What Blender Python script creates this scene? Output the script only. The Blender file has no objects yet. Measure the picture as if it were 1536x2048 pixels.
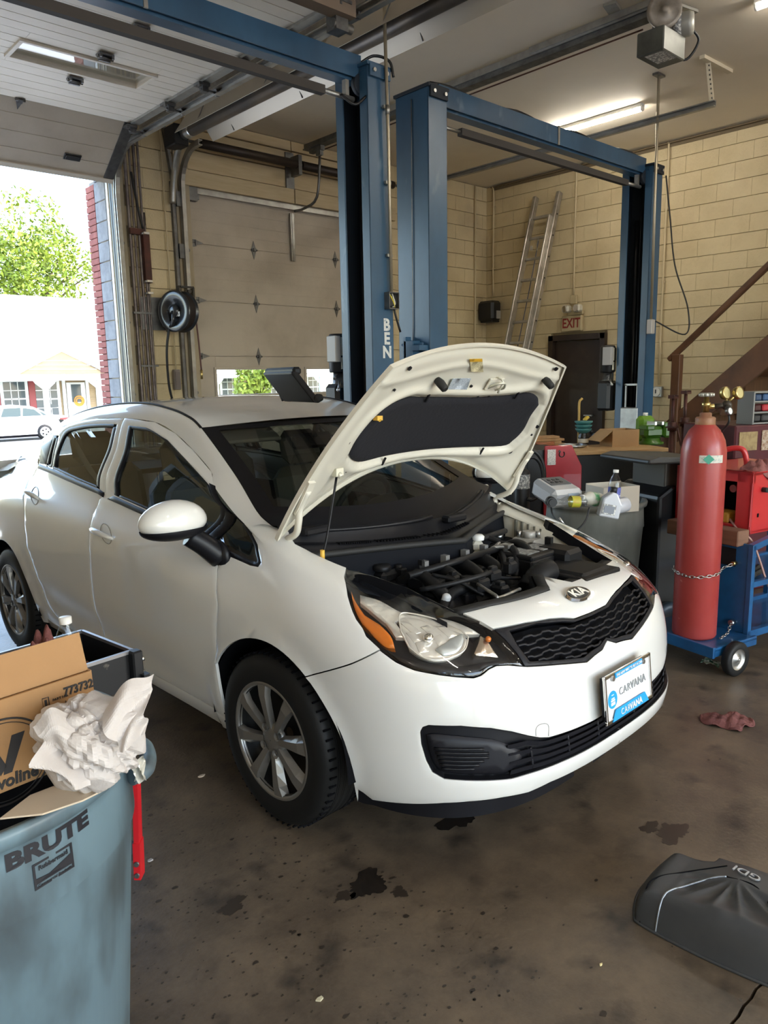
import bpy, math, random
import numpy as np
from math import sin, cos, pi, radians, sqrt, atan2, hypot
from mathutils import Vector, Matrix
from mathutils.geometry import delaunay_2d_cdt
random.seed(7)
SC = bpy.context.scene
COL = SC.collection
# ------------------------------------------------------------------ camera, sky, sun, exposure
FPX, YAW, PITCH, ROLL, CAMH = 1508.2, 0.742757, 0.17486, -0.0191505, 1.56594
_f = np.array([sin(YAW)*cos(PITCH), cos(YAW)*cos(PITCH), -sin(PITCH)])
_r = np.array([cos(YAW), -sin(YAW), 0.0]); _u = np.cross(_r, _f)
_R = cos(ROLL)*_r+sin(ROLL)*_u; _U = -sin(ROLL)*_r+cos(ROLL)*_u
cam_d = bpy.data.cameras.new('camera'); cam = bpy.data.objects.new('camera', cam_d); COL.objects.link(cam)
cam_d.sensor_fit = 'HORIZONTAL'; cam_d.sensor_width = 36.0; cam_d.lens = FPX/1536*36.0
cam_d.clip_start = 0.05; cam_d.clip_end = 400
m = Matrix.Identity(4)
for i in range(3):
    m[i][0] = _R[i]; m[i][1] = _U[i]; m[i][2] = -_f[i]
m[2][3] = CAMH
cam.matrix_world = m
SC.camera = cam
SC.view_settings.view_transform = 'Standard'; SC.view_settings.look = 'None'
SC.view_settings.gamma = 1.0; SC.view_settings.use_curve_mapping = False
SC.view_settings.exposure = 1.1
try:
    SC.cycles.use_denoising = True
    SC.cycles.max_bounces = 10; SC.cycles.diffuse_bounces = 5; SC.cycles.transparent_max_bounces = 16
    SC.cycles.sample_clamp_indirect = 12.0
    SC.cycles.caustics_reflective = False; SC.cycles.caustics_refractive = False
except Exception:
    pass
w = bpy.data.worlds.new('sky'); SC.world = w; w.use_nodes = True
nt = w.node_tree; bg = nt.nodes['Background']
sk = nt.nodes.new('ShaderNodeTexSky'); sk.sky_type = 'NISHITA'; sk.sun_disc = False
sk.sun_elevation = radians(48); sk.sun_rotation = radians(140); sk.air_density = 1.2; sk.dust_density = 2.0; sk.ozone_density = 1.0
nt.links.new(sk.outputs[0], bg.inputs[0]); bg.inputs[1].default_value = 0.80
sl = bpy.data.lights.new('sun', 'SUN'); sl.energy = 3.4; sl.angle = radians(0.6); sl.color = (1, .95, .86)
so = bpy.data.objects.new('sun', sl); COL.objects.link(so)
so.rotation_euler = Vector((-0.66, -0.05, -0.80)).to_track_quat('-Z', 'Y').to_euler()
# ------------------------------------------------------------------ measuring helpers (points of the photograph on real planes)
def ray(px, py):
    d = _f+_R*(px-768)/FPX-_U*(py-1024)/FPX
    return np.array([0, 0, CAMH]), d
def at(px, py, ax, val):
    o, d = ray(px, py); t = (val-o[ax])/d[ax]; return o+t*d
def dep(px, py, t):
    o, d = ray(px, py); return o+t*d
def project(Pw):
    q = np.asarray(Pw, float)-np.array([0, 0, CAMH]); z = q@_f
    return np.stack([768+FPX*(q@_R)/z, 1024-FPX*(q@_U)/z], -1)
# ------------------------------------------------------------------ materials
MATS = {}
def nd(nt, t, **k):
    n = nt.nodes.new(t)
    for a, b in k.items(): setattr(n, a, b)
    return n
def mat(name, col, rough=.5, metal=0., col2=None, scale=6., lo=.4, hi=.65, detail=6., bump=0., bscale=None, coat=0., spec=.5,
        emit=None, estr=0., trans=0., alpha=1., coord='pos', stretch=(1, 1, 1), rough2=None, col3=None, scale3=1., lo3=.5, hi3=.7, ior=1.45, coatr=.03, nrough=.6):
    if name in MATS: return MATS[name]
    M = bpy.data.materials.new(name); M.use_nodes = True; MATS[name] = M
    nt = M.node_tree; b = nt.nodes['Principled BSDF']
    b.inputs['Base Color'].default_value = (*col, 1); b.inputs['Roughness'].default_value = rough; b.inputs['Metallic'].default_value = metal
    b.inputs['Coat Weight'].default_value = coat; b.inputs['Coat Roughness'].default_value = coatr
    b.inputs['Specular IOR Level'].default_value = spec; b.inputs['Transmission Weight'].default_value = trans
    b.inputs['Alpha'].default_value = alpha; b.inputs['IOR'].default_value = ior
    if emit: b.inputs['Emission Color'].default_value = (*emit, 1); b.inputs['Emission Strength'].default_value = estr
    vec = None
    def getvec():
        g = nd(nt, 'ShaderNodeNewGeometry') if coord == 'pos' else nd(nt, 'ShaderNodeTexCoord')
        mp = nd(nt, 'ShaderNodeMapping'); mp.inputs['Scale'].default_value = stretch
        nt.links.new(g.outputs['Position' if coord == 'pos' else 'Object'], mp.inputs[0]); return mp.outputs[0]
    if col2 is not None or bump:
        vec = getvec()
    last = None
    if col2 is not None:
        n = nd(nt, 'ShaderNodeTexNoise'); n.inputs['Scale'].default_value = scale; n.inputs['Detail'].default_value = detail; n.inputs['Roughness'].default_value = nrough
        nt.links.new(vec, n.inputs['Vector'])
        r = nd(nt, 'ShaderNodeMapRange'); r.inputs[1].default_value = lo; r.inputs[2].default_value = hi
        nt.links.new(n.outputs[0], r.inputs[0])
        mx = nd(nt, 'ShaderNodeMix', data_type='RGBA'); mx.inputs[6].default_value = (*col, 1); mx.inputs[7].default_value = (*col2, 1)
        nt.links.new(r.outputs[0], mx.inputs[0]); last = mx.outputs[2]
        if rough2 is not None:
            rr = nd(nt, 'ShaderNodeMapRange'); rr.inputs[3].default_value = rough; rr.inputs[4].default_value = rough2
            nt.links.new(r.outputs[0], rr.inputs[0]); nt.links.new(rr.outputs[0], b.inputs['Roughness'])
        if col3 is not None:
            n3 = nd(nt, 'ShaderNodeTexNoise'); n3.inputs['Scale'].default_value = scale3; n3.inputs['Detail'].default_value = 4
            nt.links.new(vec, n3.inputs['Vector'])
            r3 = nd(nt, 'ShaderNodeMapRange'); r3.inputs[1].default_value = lo3; r3.inputs[2].default_value = hi3; nt.links.new(n3.outputs[0], r3.inputs[0])
            m3 = nd(nt, 'ShaderNodeMix', data_type='RGBA'); m3.inputs[7].default_value = (*col3, 1)
            nt.links.new(r3.outputs[0], m3.inputs[0]); nt.links.new(last, m3.inputs[6]); last = m3.outputs[2]
        nt.links.new(last, b.inputs['Base Color'])
    if bump:
        nb = nd(nt, 'ShaderNodeTexNoise'); nb.inputs['Scale'].default_value = bscale or scale*3; nb.inputs['Detail'].default_value = 5
        nt.links.new(vec, nb.inputs['Vector'])
        bp = nd(nt, 'ShaderNodeBump'); bp.inputs['Strength'].default_value = bump; bp.inputs['Distance'].default_value = .02
        nt.links.new(nb.outputs[0], bp.inputs['Height']); nt.links.new(bp.outputs[0], b.inputs['Normal'])
    return M
def glass(name, tint=(.85, .92, .9), refl=.9, dark=0.0):
    """thin pane: clear transmission with a fresnel mirror reflection"""
    if name in MATS: return MATS[name]
    M = bpy.data.materials.new(name); M.use_nodes = True; MATS[name] = M; nt = M.node_tree
    nt.nodes.remove(nt.nodes['Principled BSDF']); out = nt.nodes['Material Output']
    t = nd(nt, 'ShaderNodeBsdfTransparent'); t.inputs[0].default_value = (*tint, 1)
    g = nd(nt, 'ShaderNodeBsdfGlossy'); g.inputs['Roughness'].default_value = .0; g.inputs[0].default_value = (refl, refl, refl, 1)
    lw = nd(nt, 'ShaderNodeLayerWeight'); pw = nd(nt, 'ShaderNodeMath', operation='POWER'); pw.inputs[1].default_value = 4.0; nt.links.new(lw.outputs['Facing'], pw.inputs[0])
    lw.inputs[0].default_value = .5; fr = nd(nt, 'ShaderNodeMapRange'); fr.inputs[3].default_value = .045; fr.inputs[4].default_value = .95; nt.links.new(pw.outputs[0], fr.inputs[0])
    mx = nd(nt, 'ShaderNodeMixShader'); nt.links.new(fr.outputs[0], mx.inputs[0]); nt.links.new(t.outputs[0], mx.inputs[1]); nt.links.new(g.outputs[0], mx.inputs[2])
    nt.links.new(mx.outputs[0], out.inputs[0]); return M
# ------------------------------------------------------------------ geometry builder
class G:
    def __init__(s): s.v = []; s.f = []; s.sm = []
    def add(s, v, f, smooth=False):
        n = len(s.v); s.v += [tuple(map(float, p)) for p in v]; s.f += [tuple(i+n for i in q) for q in f]; s.sm += [smooth]*len(f); return s
    def box(s, c, d, rot=None, bev=0.):
        x, y, z = d[0]/2, d[1]/2, d[2]/2
        if bev > 0:
            b = min(bev, x*.95, y*.95, z*.95); vs = []; idx = {}
            for sx in (-1, 1):
                for sy in (-1, 1):
                    for sz in (-1, 1):
                        for k in range(3):
                            p = [sx*x, sy*y, sz*z]
                            for j in range(3):
                                if j != k: p[j] -= (sx, sy, sz)[j]*b
                            idx[(sx, sy, sz, k)] = len(vs); vs.append(p)
            fs = []
            for k in range(3):
                a, c2 = [(1, 2), (2, 0), (0, 1)][k]
                for sg in (-1, 1):
                    q = []
                    for (sa, sb) in ((-1, -1), (1, -1), (1, 1), (-1, 1)):
                        t = [0, 0, 0]; t[k] = sg; t[a] = sa; t[c2] = sb; q.append(idx[(*t, k)])
                    fs.append(q if sg > 0 else q[::-1])
            for k in range(3):
                a, c2 = [(1, 2), (2, 0), (0, 1)][k]
                for sa in (-1, 1):
                    for sb in (-1, 1):
                        q = []
                        for sg, kk in ((-1, a), (1, a), (1, c2), (-1, c2)):
                            t = [0, 0, 0]; t[k] = sg; t[a] = sa; t[c2] = sb; q.append(idx[(*t, kk)])
                        fs.append(q if sa*sb > 0 else q[::-1])
            for sx in (-1, 1):
                for sy in (-1, 1):
                    for sz in (-1, 1):
                        q = [idx[(sx, sy, sz, k)] for k in range(3)]; fs.append(q if sx*sy*sz > 0 else q[::-1])
        else:
            vs = [(-x, -y, -z), (x, -y, -z), (x, y, -z), (-x, y, -z), (-x, -y, z), (x, -y, z), (x, y, z), (-x, y, z)]
            fs = [(0, 3, 2, 1), (4, 5, 6, 7), (0, 1, 5, 4), (1, 2, 6, 5), (2, 3, 7, 6), (3, 0, 4, 7)]
        vs = np.array(vs, float)
        if rot is not None: vs = vs@np.array(rot).T
        return s.add(vs+np.array(c), fs)
    def bar(s, p0, p1, w, h, up=(0, 0, 1), bev=0.):
        p0 = np.array(p0, float); p1 = np.array(p1, float); d = p1-p0; L = np.linalg.norm(d); d = d/L
        u = np.array(up, float); a = np.cross(u, d)
        if np.linalg.norm(a) < 1e-4: a = np.cross([1, 0, 0], d)
        a /= np.linalg.norm(a); b = np.cross(d, a)
        return s.box((p0+p1)/2, (w, h, L), rot=np.stack([a, b, d], 1), bev=bev)
    def cyl(s, p0, p1, r, n=20, r2=None, cap=True):
        return s.rings([(p0, r), (p1, r if r2 is None else r2)], n, cap)
    def rings(s, pr, n=20, cap=True, smooth=True):
        """straight axis lathe: list of (point, radius)"""
        P = [np.array(p, float) for p, _ in pr]; d = P[-1]-P[0]; d = d/np.linalg.norm(d)
        a = np.cross(d, [0, 0, 1]) if abs(d[2]) < .9 else np.cross(d, [0, 1, 0])
        a /= np.linalg.norm(a); b = np.cross(d, a); n0 = len(s.v)
        t = np.arange(n)*2*pi/n
        for p, (_, r) in zip(P, pr):
            s.v += [tuple(q) for q in (p+r*(np.cos(t)[:, None]*a+np.sin(t)[:, None]*b))]
        for i in range(len(pr)-1):
            for k in range(n):
                s.f.append((n0+i*n+k, n0+i*n+(k+1) % n, n0+(i+1)*n+(k+1) % n, n0+(i+1)*n+k)); s.sm.append(smooth)
        if cap:
            s.f.append(tuple(n0+k for k in range(n))[::-1]); s.sm.append(False)
            e = n0+(len(pr)-1)*n; s.f.append(tuple(e+k for k in range(n))); s.sm.append(False)
        return s
    def lathe(s, prof, c=(0, 0, 0), axis='z', n=32, cap=False):
        """profile of (radius, height) about an axis through c"""
        ax = {'x': (1, 0, 0), 'y': (0, 1, 0), 'z': (0, 0, 1)}[axis] if isinstance(axis, str) else axis
        ax = np.array(ax, float); ax /= np.linalg.norm(ax); c = np.array(c, float)
        a = np.cross(ax, [0, 0, 1]) if abs(ax[2]) < .9 else np.cross(ax, [0, 1, 0]); a /= np.linalg.norm(a); b = np.cross(ax, a)
        n0 = len(s.v); t = np.arange(n)*2*pi/n
        for r, h in prof:
            s.v += [tuple(q) for q in (c+ax*h+r*(np.cos(t)[:, None]*a+np.sin(t)[:, None]*b))]
        for i in range(len(prof)-1):
            for k in range(n):
                s.f.append((n0+i*n+k, n0+i*n+(k+1) % n, n0+(i+1)*n+(k+1) % n, n0+(i+1)*n+k)); s.sm.append(True)
        if cap:
            s.f.append(tuple(n0+k for k in range(n))[::-1]); s.sm.append(False)
            e = n0+(len(prof)-1)*n; s.f.append(tuple(e+k for k in range(n))); s.sm.append(False)
        return s
    def tube(s, pts, r, n=8, smoothn=0, closed=False):
        P = np.array(pts, float)
        if smoothn: P = crv(P, smoothn, closed)
        m_ = len(P); T = np.gradient(P, axis=0); T /= np.linalg.norm(T, axis=1)[:, None]+1e-12
        a = np.cross(T[0], [0, 0, 1]);
        if np.linalg.norm(a) < 1e-3: a = np.cross(T[0], [0, 1, 0])
        a /= np.linalg.norm(a); n0 = len(s.v); t = np.arange(n)*2*pi/n
        R_ = np.interp(np.linspace(0, 1, m_), np.linspace(0, 1, len(r)), r) if hasattr(r, '__len__') else [r]*m_
        for i in range(m_):
            a = a-T[i]*(a@T[i]); a /= np.linalg.norm(a)+1e-12; b = np.cross(T[i], a)
            s.v += [tuple(q) for q in (P[i]+R_[i]*(np.cos(t)[:, None]*a+np.sin(t)[:, None]*b))]
        for i in range(m_-1 if not closed else m_):
            j = (i+1) % m_
            for k in range(n):
                s.f.append((n0+i*n+k, n0+i*n+(k+1) % n, n0+j*n+(k+1) % n, n0+j*n+k)); s.sm.append(True)
        if not closed:
            s.f.append(tuple(n0+k for k in range(n))[::-1]); s.sm.append(False)
            e = n0+(m_-1)*n; s.f.append(tuple(e+k for k in range(n))); s.sm.append(False)
        return s
    def prism(s, poly, o, ax, ay, depth, smooth=False):
        """2D outline extruded: point = o + x*ax + y*ay, thickness along ax x ay"""
        o = np.array(o, float); ax = np.array(ax, float); ay = np.array(ay, float); az = np.cross(ax, ay); az /= np.linalg.norm(az)
        A = sum(poly[i][0]*poly[(i+1) % len(poly)][1]-poly[(i+1) % len(poly)][0]*poly[i][1] for i in range(len(poly)))
        if A < 0: poly = poly[::-1]
        n = len(poly); v = [o+x*ax+y*ay for x, y in poly]; v2 = [p+az*depth for p in v]
        f = [tuple(range(n))[::-1], tuple(range(n, 2*n))]; sm_ = [False, False]
        n0 = len(s.v); s.v += [tuple(p) for p in v+v2]; s.f += [tuple(i+n0 for i in q) for q in f]; s.sm += sm_
        for i in range(n):
            j = (i+1) % n; s.f.append((n0+i, n0+j, n0+n+j, n0+n+i)); s.sm.append(smooth)
        return s
    def sphere(s, c, r, n=16, m_=10, sc=(1, 1, 1)):
        pr = [(max(1e-4, sin(pi*i/m_)), -cos(pi*i/m_)) for i in range(m_+1)]; n0 = len(s.v)
        s.lathe(pr, (0, 0, 0), 'z', n)
        for i in range(n0, len(s.v)):
            p = s.v[i]; s.v[i] = (c[0]+p[0]*r*sc[0], c[1]+p[1]*r*sc[1], c[2]+p[2]*r*sc[2])
        return s
    def grid(s, fn, nu, nv, smooth=True, closeu=False):
        n0 = len(s.v)
        for i in range(nu):
            for j in range(nv): s.v.append(tuple(map(float, fn(i/(nu-1 if not closeu else nu), j/(nv-1)))))
        for i in range(nu-1 if not closeu else nu):
            k = (i+1) % nu
            for j in range(nv-1): s.f.append((n0+i*nv+j, n0+k*nv+j, n0+k*nv+j+1, n0+i*nv+j+1)); s.sm.append(smooth)
        return s
    def xf(s, M_):
        M_ = np.array(M_); v = np.array(s.v); v = v@M_[:3, :3].T+M_[:3, 3]; s.v = [tuple(p) for p in v]; return s
    def mesh(s, name, mt=None):
        me = bpy.data.meshes.new(name); me.from_pydata(s.v, [], s.f)
        if len(s.sm) == len(me.polygons): me.polygons.foreach_set('use_smooth', s.sm)
        if mt: me.materials.append(mt)
        me.update(); return me
def crv(P, n=6, closed=False):
    P = np.array(P, float); out = []; m_ = len(P)
    for i in range(m_ if closed else m_-1):
        a = P[(i-1) % m_] if (closed or i > 0) else 2*P[0]-P[1]; b = P[i]; c = P[(i+1) % m_]
        d = P[(i+2) % m_] if (closed or i+2 < m_) else 2*P[-1]-P[-2]
        for k in range(n):
            t = k/n; out.append(.5*((2*b)+(-a+c)*t+(2*a-5*b+4*c-d)*t*t+(-a+3*b-3*c+d)*t**3))
    if not closed: out.append(P[-1])
    return np.array(out)
WM = {}
def thing(name, label, cat, loc=(0, 0, 0), rz=0., group=None):
    o = bpy.data.objects.new(name, None); COL.objects.link(o); o.empty_display_size = .1
    o.location = loc; o.rotation_euler = (0, 0, rz); o['label'] = label; o['category'] = cat
    if group: o['group'] = group
    WM[o.name] = Matrix.Translation(Vector(loc)) @ Matrix.Rotation(rz, 4, 'Z'); return o
def tag(o, label, cat, group=None):
    o['label'] = label; o['category'] = cat
    if group: o['group'] = group
    return o
def obj(name, g, mt, parent=None, local=False, label=None, bevel=0., kind=None, sub=0, solid=0.):
    """link one mesh; coordinates are world unless local=True (then in the parent's own space)"""
    me = g if isinstance(g, bpy.types.Mesh) else g.mesh(name, mt)
    o = bpy.data.objects.new(name, me); COL.objects.link(o)
    if parent is not None:
        o.parent = parent
        if not local: o.matrix_parent_inverse = WM[parent.name].inverted()
        WM[o.name] = WM[parent.name] if local else Matrix.Identity(4)
    else: WM[o.name] = Matrix.Identity(4)
    if solid:
        md = o.modifiers.new('solid', 'SOLIDIFY'); md.thickness = solid; md.offset = -1
    if bevel:
        md = o.modifiers.new('bevel', 'BEVEL'); md.width = bevel; md.segments = 2; md.limit_method = 'ANGLE'; md.angle_limit = radians(40)
    if sub:
        md = o.modifiers.new('sub', 'SUBSURF'); md.levels = sub; md.render_levels = sub
    if label: o['label'] = label
    if kind: o['kind'] = kind
    return o
def copy_tree(o, loc=None, rz=None, label=None):
    r = o.copy(); COL.objects.link(r)
    if loc is not None: r.location = loc
    if rz is not None: r.rotation_euler = (0, 0, rz)
    if label: r['label'] = label
    def rec(a, b):
        for ch in [c for c in bpy.data.objects if c.parent == a]:
            c2 = ch.copy(); COL.objects.link(c2); c2.parent = b; c2.matrix_parent_inverse = ch.matrix_parent_inverse.copy(); rec(ch, c2)
    rec(o, r); return r
FONT_CACHE = {}
def text_geo(txt, size, extrude=0., bold=0., shear=0., spacing=1.):
    cu = bpy.data.curves.new('txt', 'FONT'); cu.body = txt; cu.size = size; cu.extrude = extrude; cu.offset = bold; cu.shear = shear; cu.space_character = spacing
    cu.align_x = 'CENTER'; cu.align_y = 'CENTER'; cu.resolution_u = 3
    o = bpy.data.objects.new('txt', cu); COL.objects.link(o); bpy.context.view_layer.update()
    dg = bpy.context.evaluated_depsgraph_get(); me = o.evaluated_get(dg).to_mesh()
    g = G(); g.add([tuple(v.co) for v in me.vertices], [tuple(p.vertices) for p in me.polygons])
    o.evaluated_get(dg).to_mesh_clear(); bpy.data.objects.remove(o); bpy.data.curves.remove(cu); return g
def text_on(txt, size, o, ax, ay, bold=0., lift=.001, shear=0., spacing=1., sx=1., extrude=0.0008):
    g = text_geo(txt, size, extrude, bold, shear, spacing); o = np.array(o, float); ax = np.array(ax, float)/np.linalg.norm(ax); ay = np.array(ay, float)
    ay = ay-ax*(ay@ax); ay /= np.linalg.norm(ay); az = np.cross(ax, ay)
    g.v = [tuple(o+ax*x*sx+ay*y+az*(z+lift)) for x, y, z in g.v]; return g
X, Y, Z = np.eye(3)
# ================================================================== the setting
XR, YD, HC = 9.48, 7.89, 4.41
M_block = mat('painted_block', (.66, .55, .345), .62, col2=(.54, .435, .255), scale=1.6, lo=.42, hi=.72, bump=.25, bscale=60, col3=(.40, .32, .20), scale3=.9, lo3=.57, hi3=.80)
M_joint = mat('block_joint', (.42, .335, .195), .8)
M_ceil = mat('ceiling_paint', (.84, .77, .655), .7, col2=(.75, .68, .57), scale=.7, lo=.4, hi=.75)
M_conc = mat('concrete_base', (.05, .045, .04), .9)
M_floor = mat('shop_floor', (.150, .110, .071), .46, col2=(.060, .045, .032), scale=3.4, lo=.33, hi=.67, detail=13, bump=.10, bscale=70, rough2=.33,
              col3=(.020, .016, .013), scale3=6.5, lo3=.55, hi3=.78, nrough=.74)
M_stain = mat('oil', (.018, .014, .011), .12, spec=.6)
st = 'structure'
# floor: two slabs with an open joint between them, on a base
c1 = at(1536, 1950, 2, 0); c2_ = at(1460, 2048, 2, 0); jd = (c1-c2_)[:2]/np.linalg.norm((c1-c2_)[:2]); jn = np.array([-jd[1], jd[0]])
floor = obj('floor', G().box((2, .9, -.135), (17.2, 14.7, .17)), M_conc); floor['kind'] = st
def slab(poly):
    return G().prism([tuple(p) for p in poly], (0, 0, -.05), X, Y, .05)
A_ = c1[:2]+jd*9; B_ = c1[:2]-jd*14; gap = .004
y0_, y1_, x0_, x1_ = -6.3, YD+.33, -6.0, XR
# joint runs nearly along x; clip to the room box by y = line(x)
yl = lambda x, s: c1[1]+(x-c1[0])*jd[1]/jd[0]+s
xa, xb = -6.0, XR
def joint_edge(s):
    n_ = 400; rnd = random.Random(3); xs = np.linspace(xa, xb, n_)
    return [(x, yl(x, s)+rnd.uniform(-.004, .004)) for x in xs]
slope = jd[1]/jd[0]
e1 = joint_edge(gap); e2 = joint_edge(-gap)
f1 = obj('slab', slab(e1+[(xb, y1_), (xa, y1_)]), M_floor, floor); f2 = obj('slab', slab([(xa, y0_), (xb, y0_)]+e2[::-1]), M_floor, floor)
# oil stains and wet spots: thin films with a shape of their own
def blot(px, py, r, mt, sq=1., seed=0, n=72):
    c = at(px, py, 2, 0); rn = random.Random(seed); ph = [rn.uniform(0, 6.28) for _ in range(5)]
    pts = []
    for i in range(n):
        t = 2*pi*i/n; k = r*(1+.22*sin(2*t+ph[0])+.16*sin(3*t+ph[1])+.12*sin(5*t+ph[2])+.07*sin(9*t+ph[3])+.06*sin(17*t+ph[4])+rn.uniform(-.05, .05))
        pts.append((c[0]+k*cos(t), c[1]+sq*k*sin(t)))
    return G().prism(pts, (0, 0, .0004), X, Y, .0006)
for i, (px, py, r, sq) in enumerate([(735, 1768, .075, .6), (920, 1632, .085, .7), (465, 1812, .045, .6), (1345, 1665, .06, .8), (1300, 1655, .035, .8), (690, 1792, .03, .7), (800, 1785, .026, .8)]):
    o = obj('oil_stain', blot(px, py, r, None, sq, i), M_stain if i < 2 else mat('oil_old', (.034, .025, .018), .3), floor)
rn = random.Random(11); g = G()
for i in range(1300):
    x = rn.uniform(.5, 1.5) if i % 2 else rn.uniform(.4, 5); y = rn.uniform(1., 2.6) if i % 2 else rn.uniform(.6, 4.2); r = rn.uniform(.0015, .006)*(1 if rn.random() < .9 else 2); n = 7
    k = [rn.uniform(.6, 1.3) for _ in range(n)]
    g.prism([(x+r*k[j]*cos(2*pi*j/n), y+r*.7*k[j]*sin(2*pi*j/n)) for j in range(n)], (0, 0, .0004), X, Y, .0005)
o = obj('floor_pitting', g, mat('oil_old', (.034, .025, .018), .3), floor, kind='stuff')
ceil = obj('ceiling', G().box(((x0_+XR)/2, .85, HC+.1), (XR-x0_+.4, 14.7, .2)), M_ceil); ceil['kind'] = st
# ---- block walls: every block in view its own object
def block_mesh(l, h, name, t=.05):
    return G().box((0, 0, 0), (l, t, h), bev=.0022).mesh(name, M_block)
BL, BH, JT = .4064, .2032, .0055
bm_full = block_mesh(BL-.002, BH-JT, 'block')
def block_wall(wall, plane, u0, u1, z0, z1, holes, udir, phase, zphase, facing, visible):
    """u along wall; blocks centred 2 cm behind the face"""
    rest = G(); r0 = int((z0-zphase)//BH)-1
    for r in range(r0, r0+40):
        za, zb = zphase+r*BH, zphase+(r+1)*BH
        if zb <= z0+.03 or za >= z1-.03: continue
        off = phase+(BL/2 if r % 2 else 0); k0 = int((u0-off)//BL)
        for k in range(k0, k0+60):
            ua, ub = off+k*BL, off+(k+1)*BL
            a, b = max(ua, u0), min(ub, u1); c, d = max(za, z0), min(zb, z1)
            if b-a < .05 or d-c < .05: continue
            segs = [(a, b)]
            for (ha, hb, hz0, hz1) in holes:
                if d > hz0+.05 and c < hz1-.05:
                    ns = []
                    for (p, q) in segs:
                        if q <= ha or p >= hb: ns.append((p, q)); continue
                        if ha-p > .04: ns.append((p, ha))
                        if q-hb > .04: ns.append((hb, q))
                    segs = ns
            for (p, q) in segs:
                uc, zc = (p+q)/2, (c+d)/2
                dep_ = .0285-random.uniform(0, .002)
                pos = (plane+dep_*facing, uc, zc) if udir == 'y' else (uc, plane+dep_*facing, zc)
                full = abs(q-p-BL) < .01 and abs(d-c-BH) < .01
                if visible(uc, zc):
                    me = bm_full
                    o = bpy.data.objects.new('block', me); COL.objects.link(o); o.parent = wall
                    o.location = pos
                    if udir == 'y': o.rotation_euler = (0, 0, pi/2)
                    if not full: o.scale = ((q-p-.002)/(BL-.002), 1, (d-c-JT)/(BH-JT))
                else:
                    dd = (.05, q-p-JT, d-c-JT) if udir == 'y' else (q-p-JT, .05, d-c-JT)
                    rest.box(pos, dd)
    if rest.v:
        obj('block_field', rest, M_block, wall, kind='stuff')
zph = at(1536, 240+.254*127, 0, XR)[2]; zph -= BH*int(zph/BH)
yph = at(1391.4, 565, 0, XR)[1]
DX0, DX1, DZ = 5.72, 6.64, 2.13      # exit door opening along y
wr = obj('wall_right', G().box((XR+.11, (YD-6.4)/2+.1, HC/2), (.12, YD+6.4+.4, HC)), M_joint); wr['kind'] = st
rowp = int(round((2.67-zph)/BH))
block_wall(wr, XR, -6.2, YD, 0, HC, [(DX0, DX1, 0, DZ)], 'y', yph if rowp % 2 == 0 else yph-BL/2, zph, 1, lambda u, z: 3.2 < u < YD and (z > .9))
# door wall: piers, header and the solid part beyond door two
D1L, D1R, D2L, D2R, DH = .45, 3.52, 4.39, 7.40, 3.68
wb = G()
wb.box(((3.52+4.39)/2, YD+.17, HC/2), (D2L-D1R, .3, HC))
wb.box(((D2R+XR)/2, YD+.17, HC/2), (XR-D2R, .3, HC))
wb.box(((D1L-6)/2, YD+.17, HC/2), (6+D1L, .3, HC))
wb.box(((D1L+D1R)/2, YD+.17, (DH+HC)/2), (D1R-D1L, .3, HC-DH)); wb.box(((D2L+D2R)/2, YD+.17, (DH+HC)/2), (D2R-D2L, .3, HC-DH))
wbk = obj('wall_back', wb, M_joint); wbk['kind'] = st
block_wall(wbk, YD-.03, D2R+.05, XR, 0, HC, [], 'x', XR-.1, zph, 1, lambda u, z: z > .9)
block_wall(wbk, YD-.03, D1R+.12, D2L-.13, 0, HC, [], 'x', D1R+.15, zph, 1, lambda u, z: z > .9)
M_board = mat('header_board', (.58, .47, .30), .6, col2=(.50, .39, .23), scale=5, stretch=(.6, 1, 5), lo=.35, hi=.7)
for (z0, z1, xx0, xx1) in ((DH, DH+.17, D2L-.1, D2R+.1), (DH+.18, DH+.385, D2L, D2R+.05), (DH+.395, DH+.60, D2L, D2R+.05), (DH+.61, HC-.005, D2L, D2R+.05)):
    for (a, b) in ((xx0, 5.80), (5.81, xx1)):
        obj('header_board', G().box(((a+b)/2, YD-.012-(.02 if z0 == DH else 0), (z0+z1)/2), (b-a-.004, .05 if z0 != DH else .09, z1-z0-.006)), M_board, wbk, bevel=.004)
# far left and rear shell: the rear wall has two open bays that let the daylight in
wl = obj('wall_left', G().box((-6.1, .8, HC/2), (.2, 14.4, HC)), M_block); wl['kind'] = st
wf = G()
for (a, b) in ((-6.2, -4.8), (-1.0, -.6), (3.2, 3.6), (7.4, XR+.2)): wf.box(((a+b)/2, -6.3, HC/2), (b-a, .2, HC))
for (a, b) in ((-4.8, -1.0), (-.6, 3.2), (3.6, 7.4)): wf.box(((a+b)/2, -6.3, (3.95+HC)/2), (b-a, .2, HC-3.95))
wf = obj('wall_front', wf, M_block); wf['kind'] = st
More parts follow.
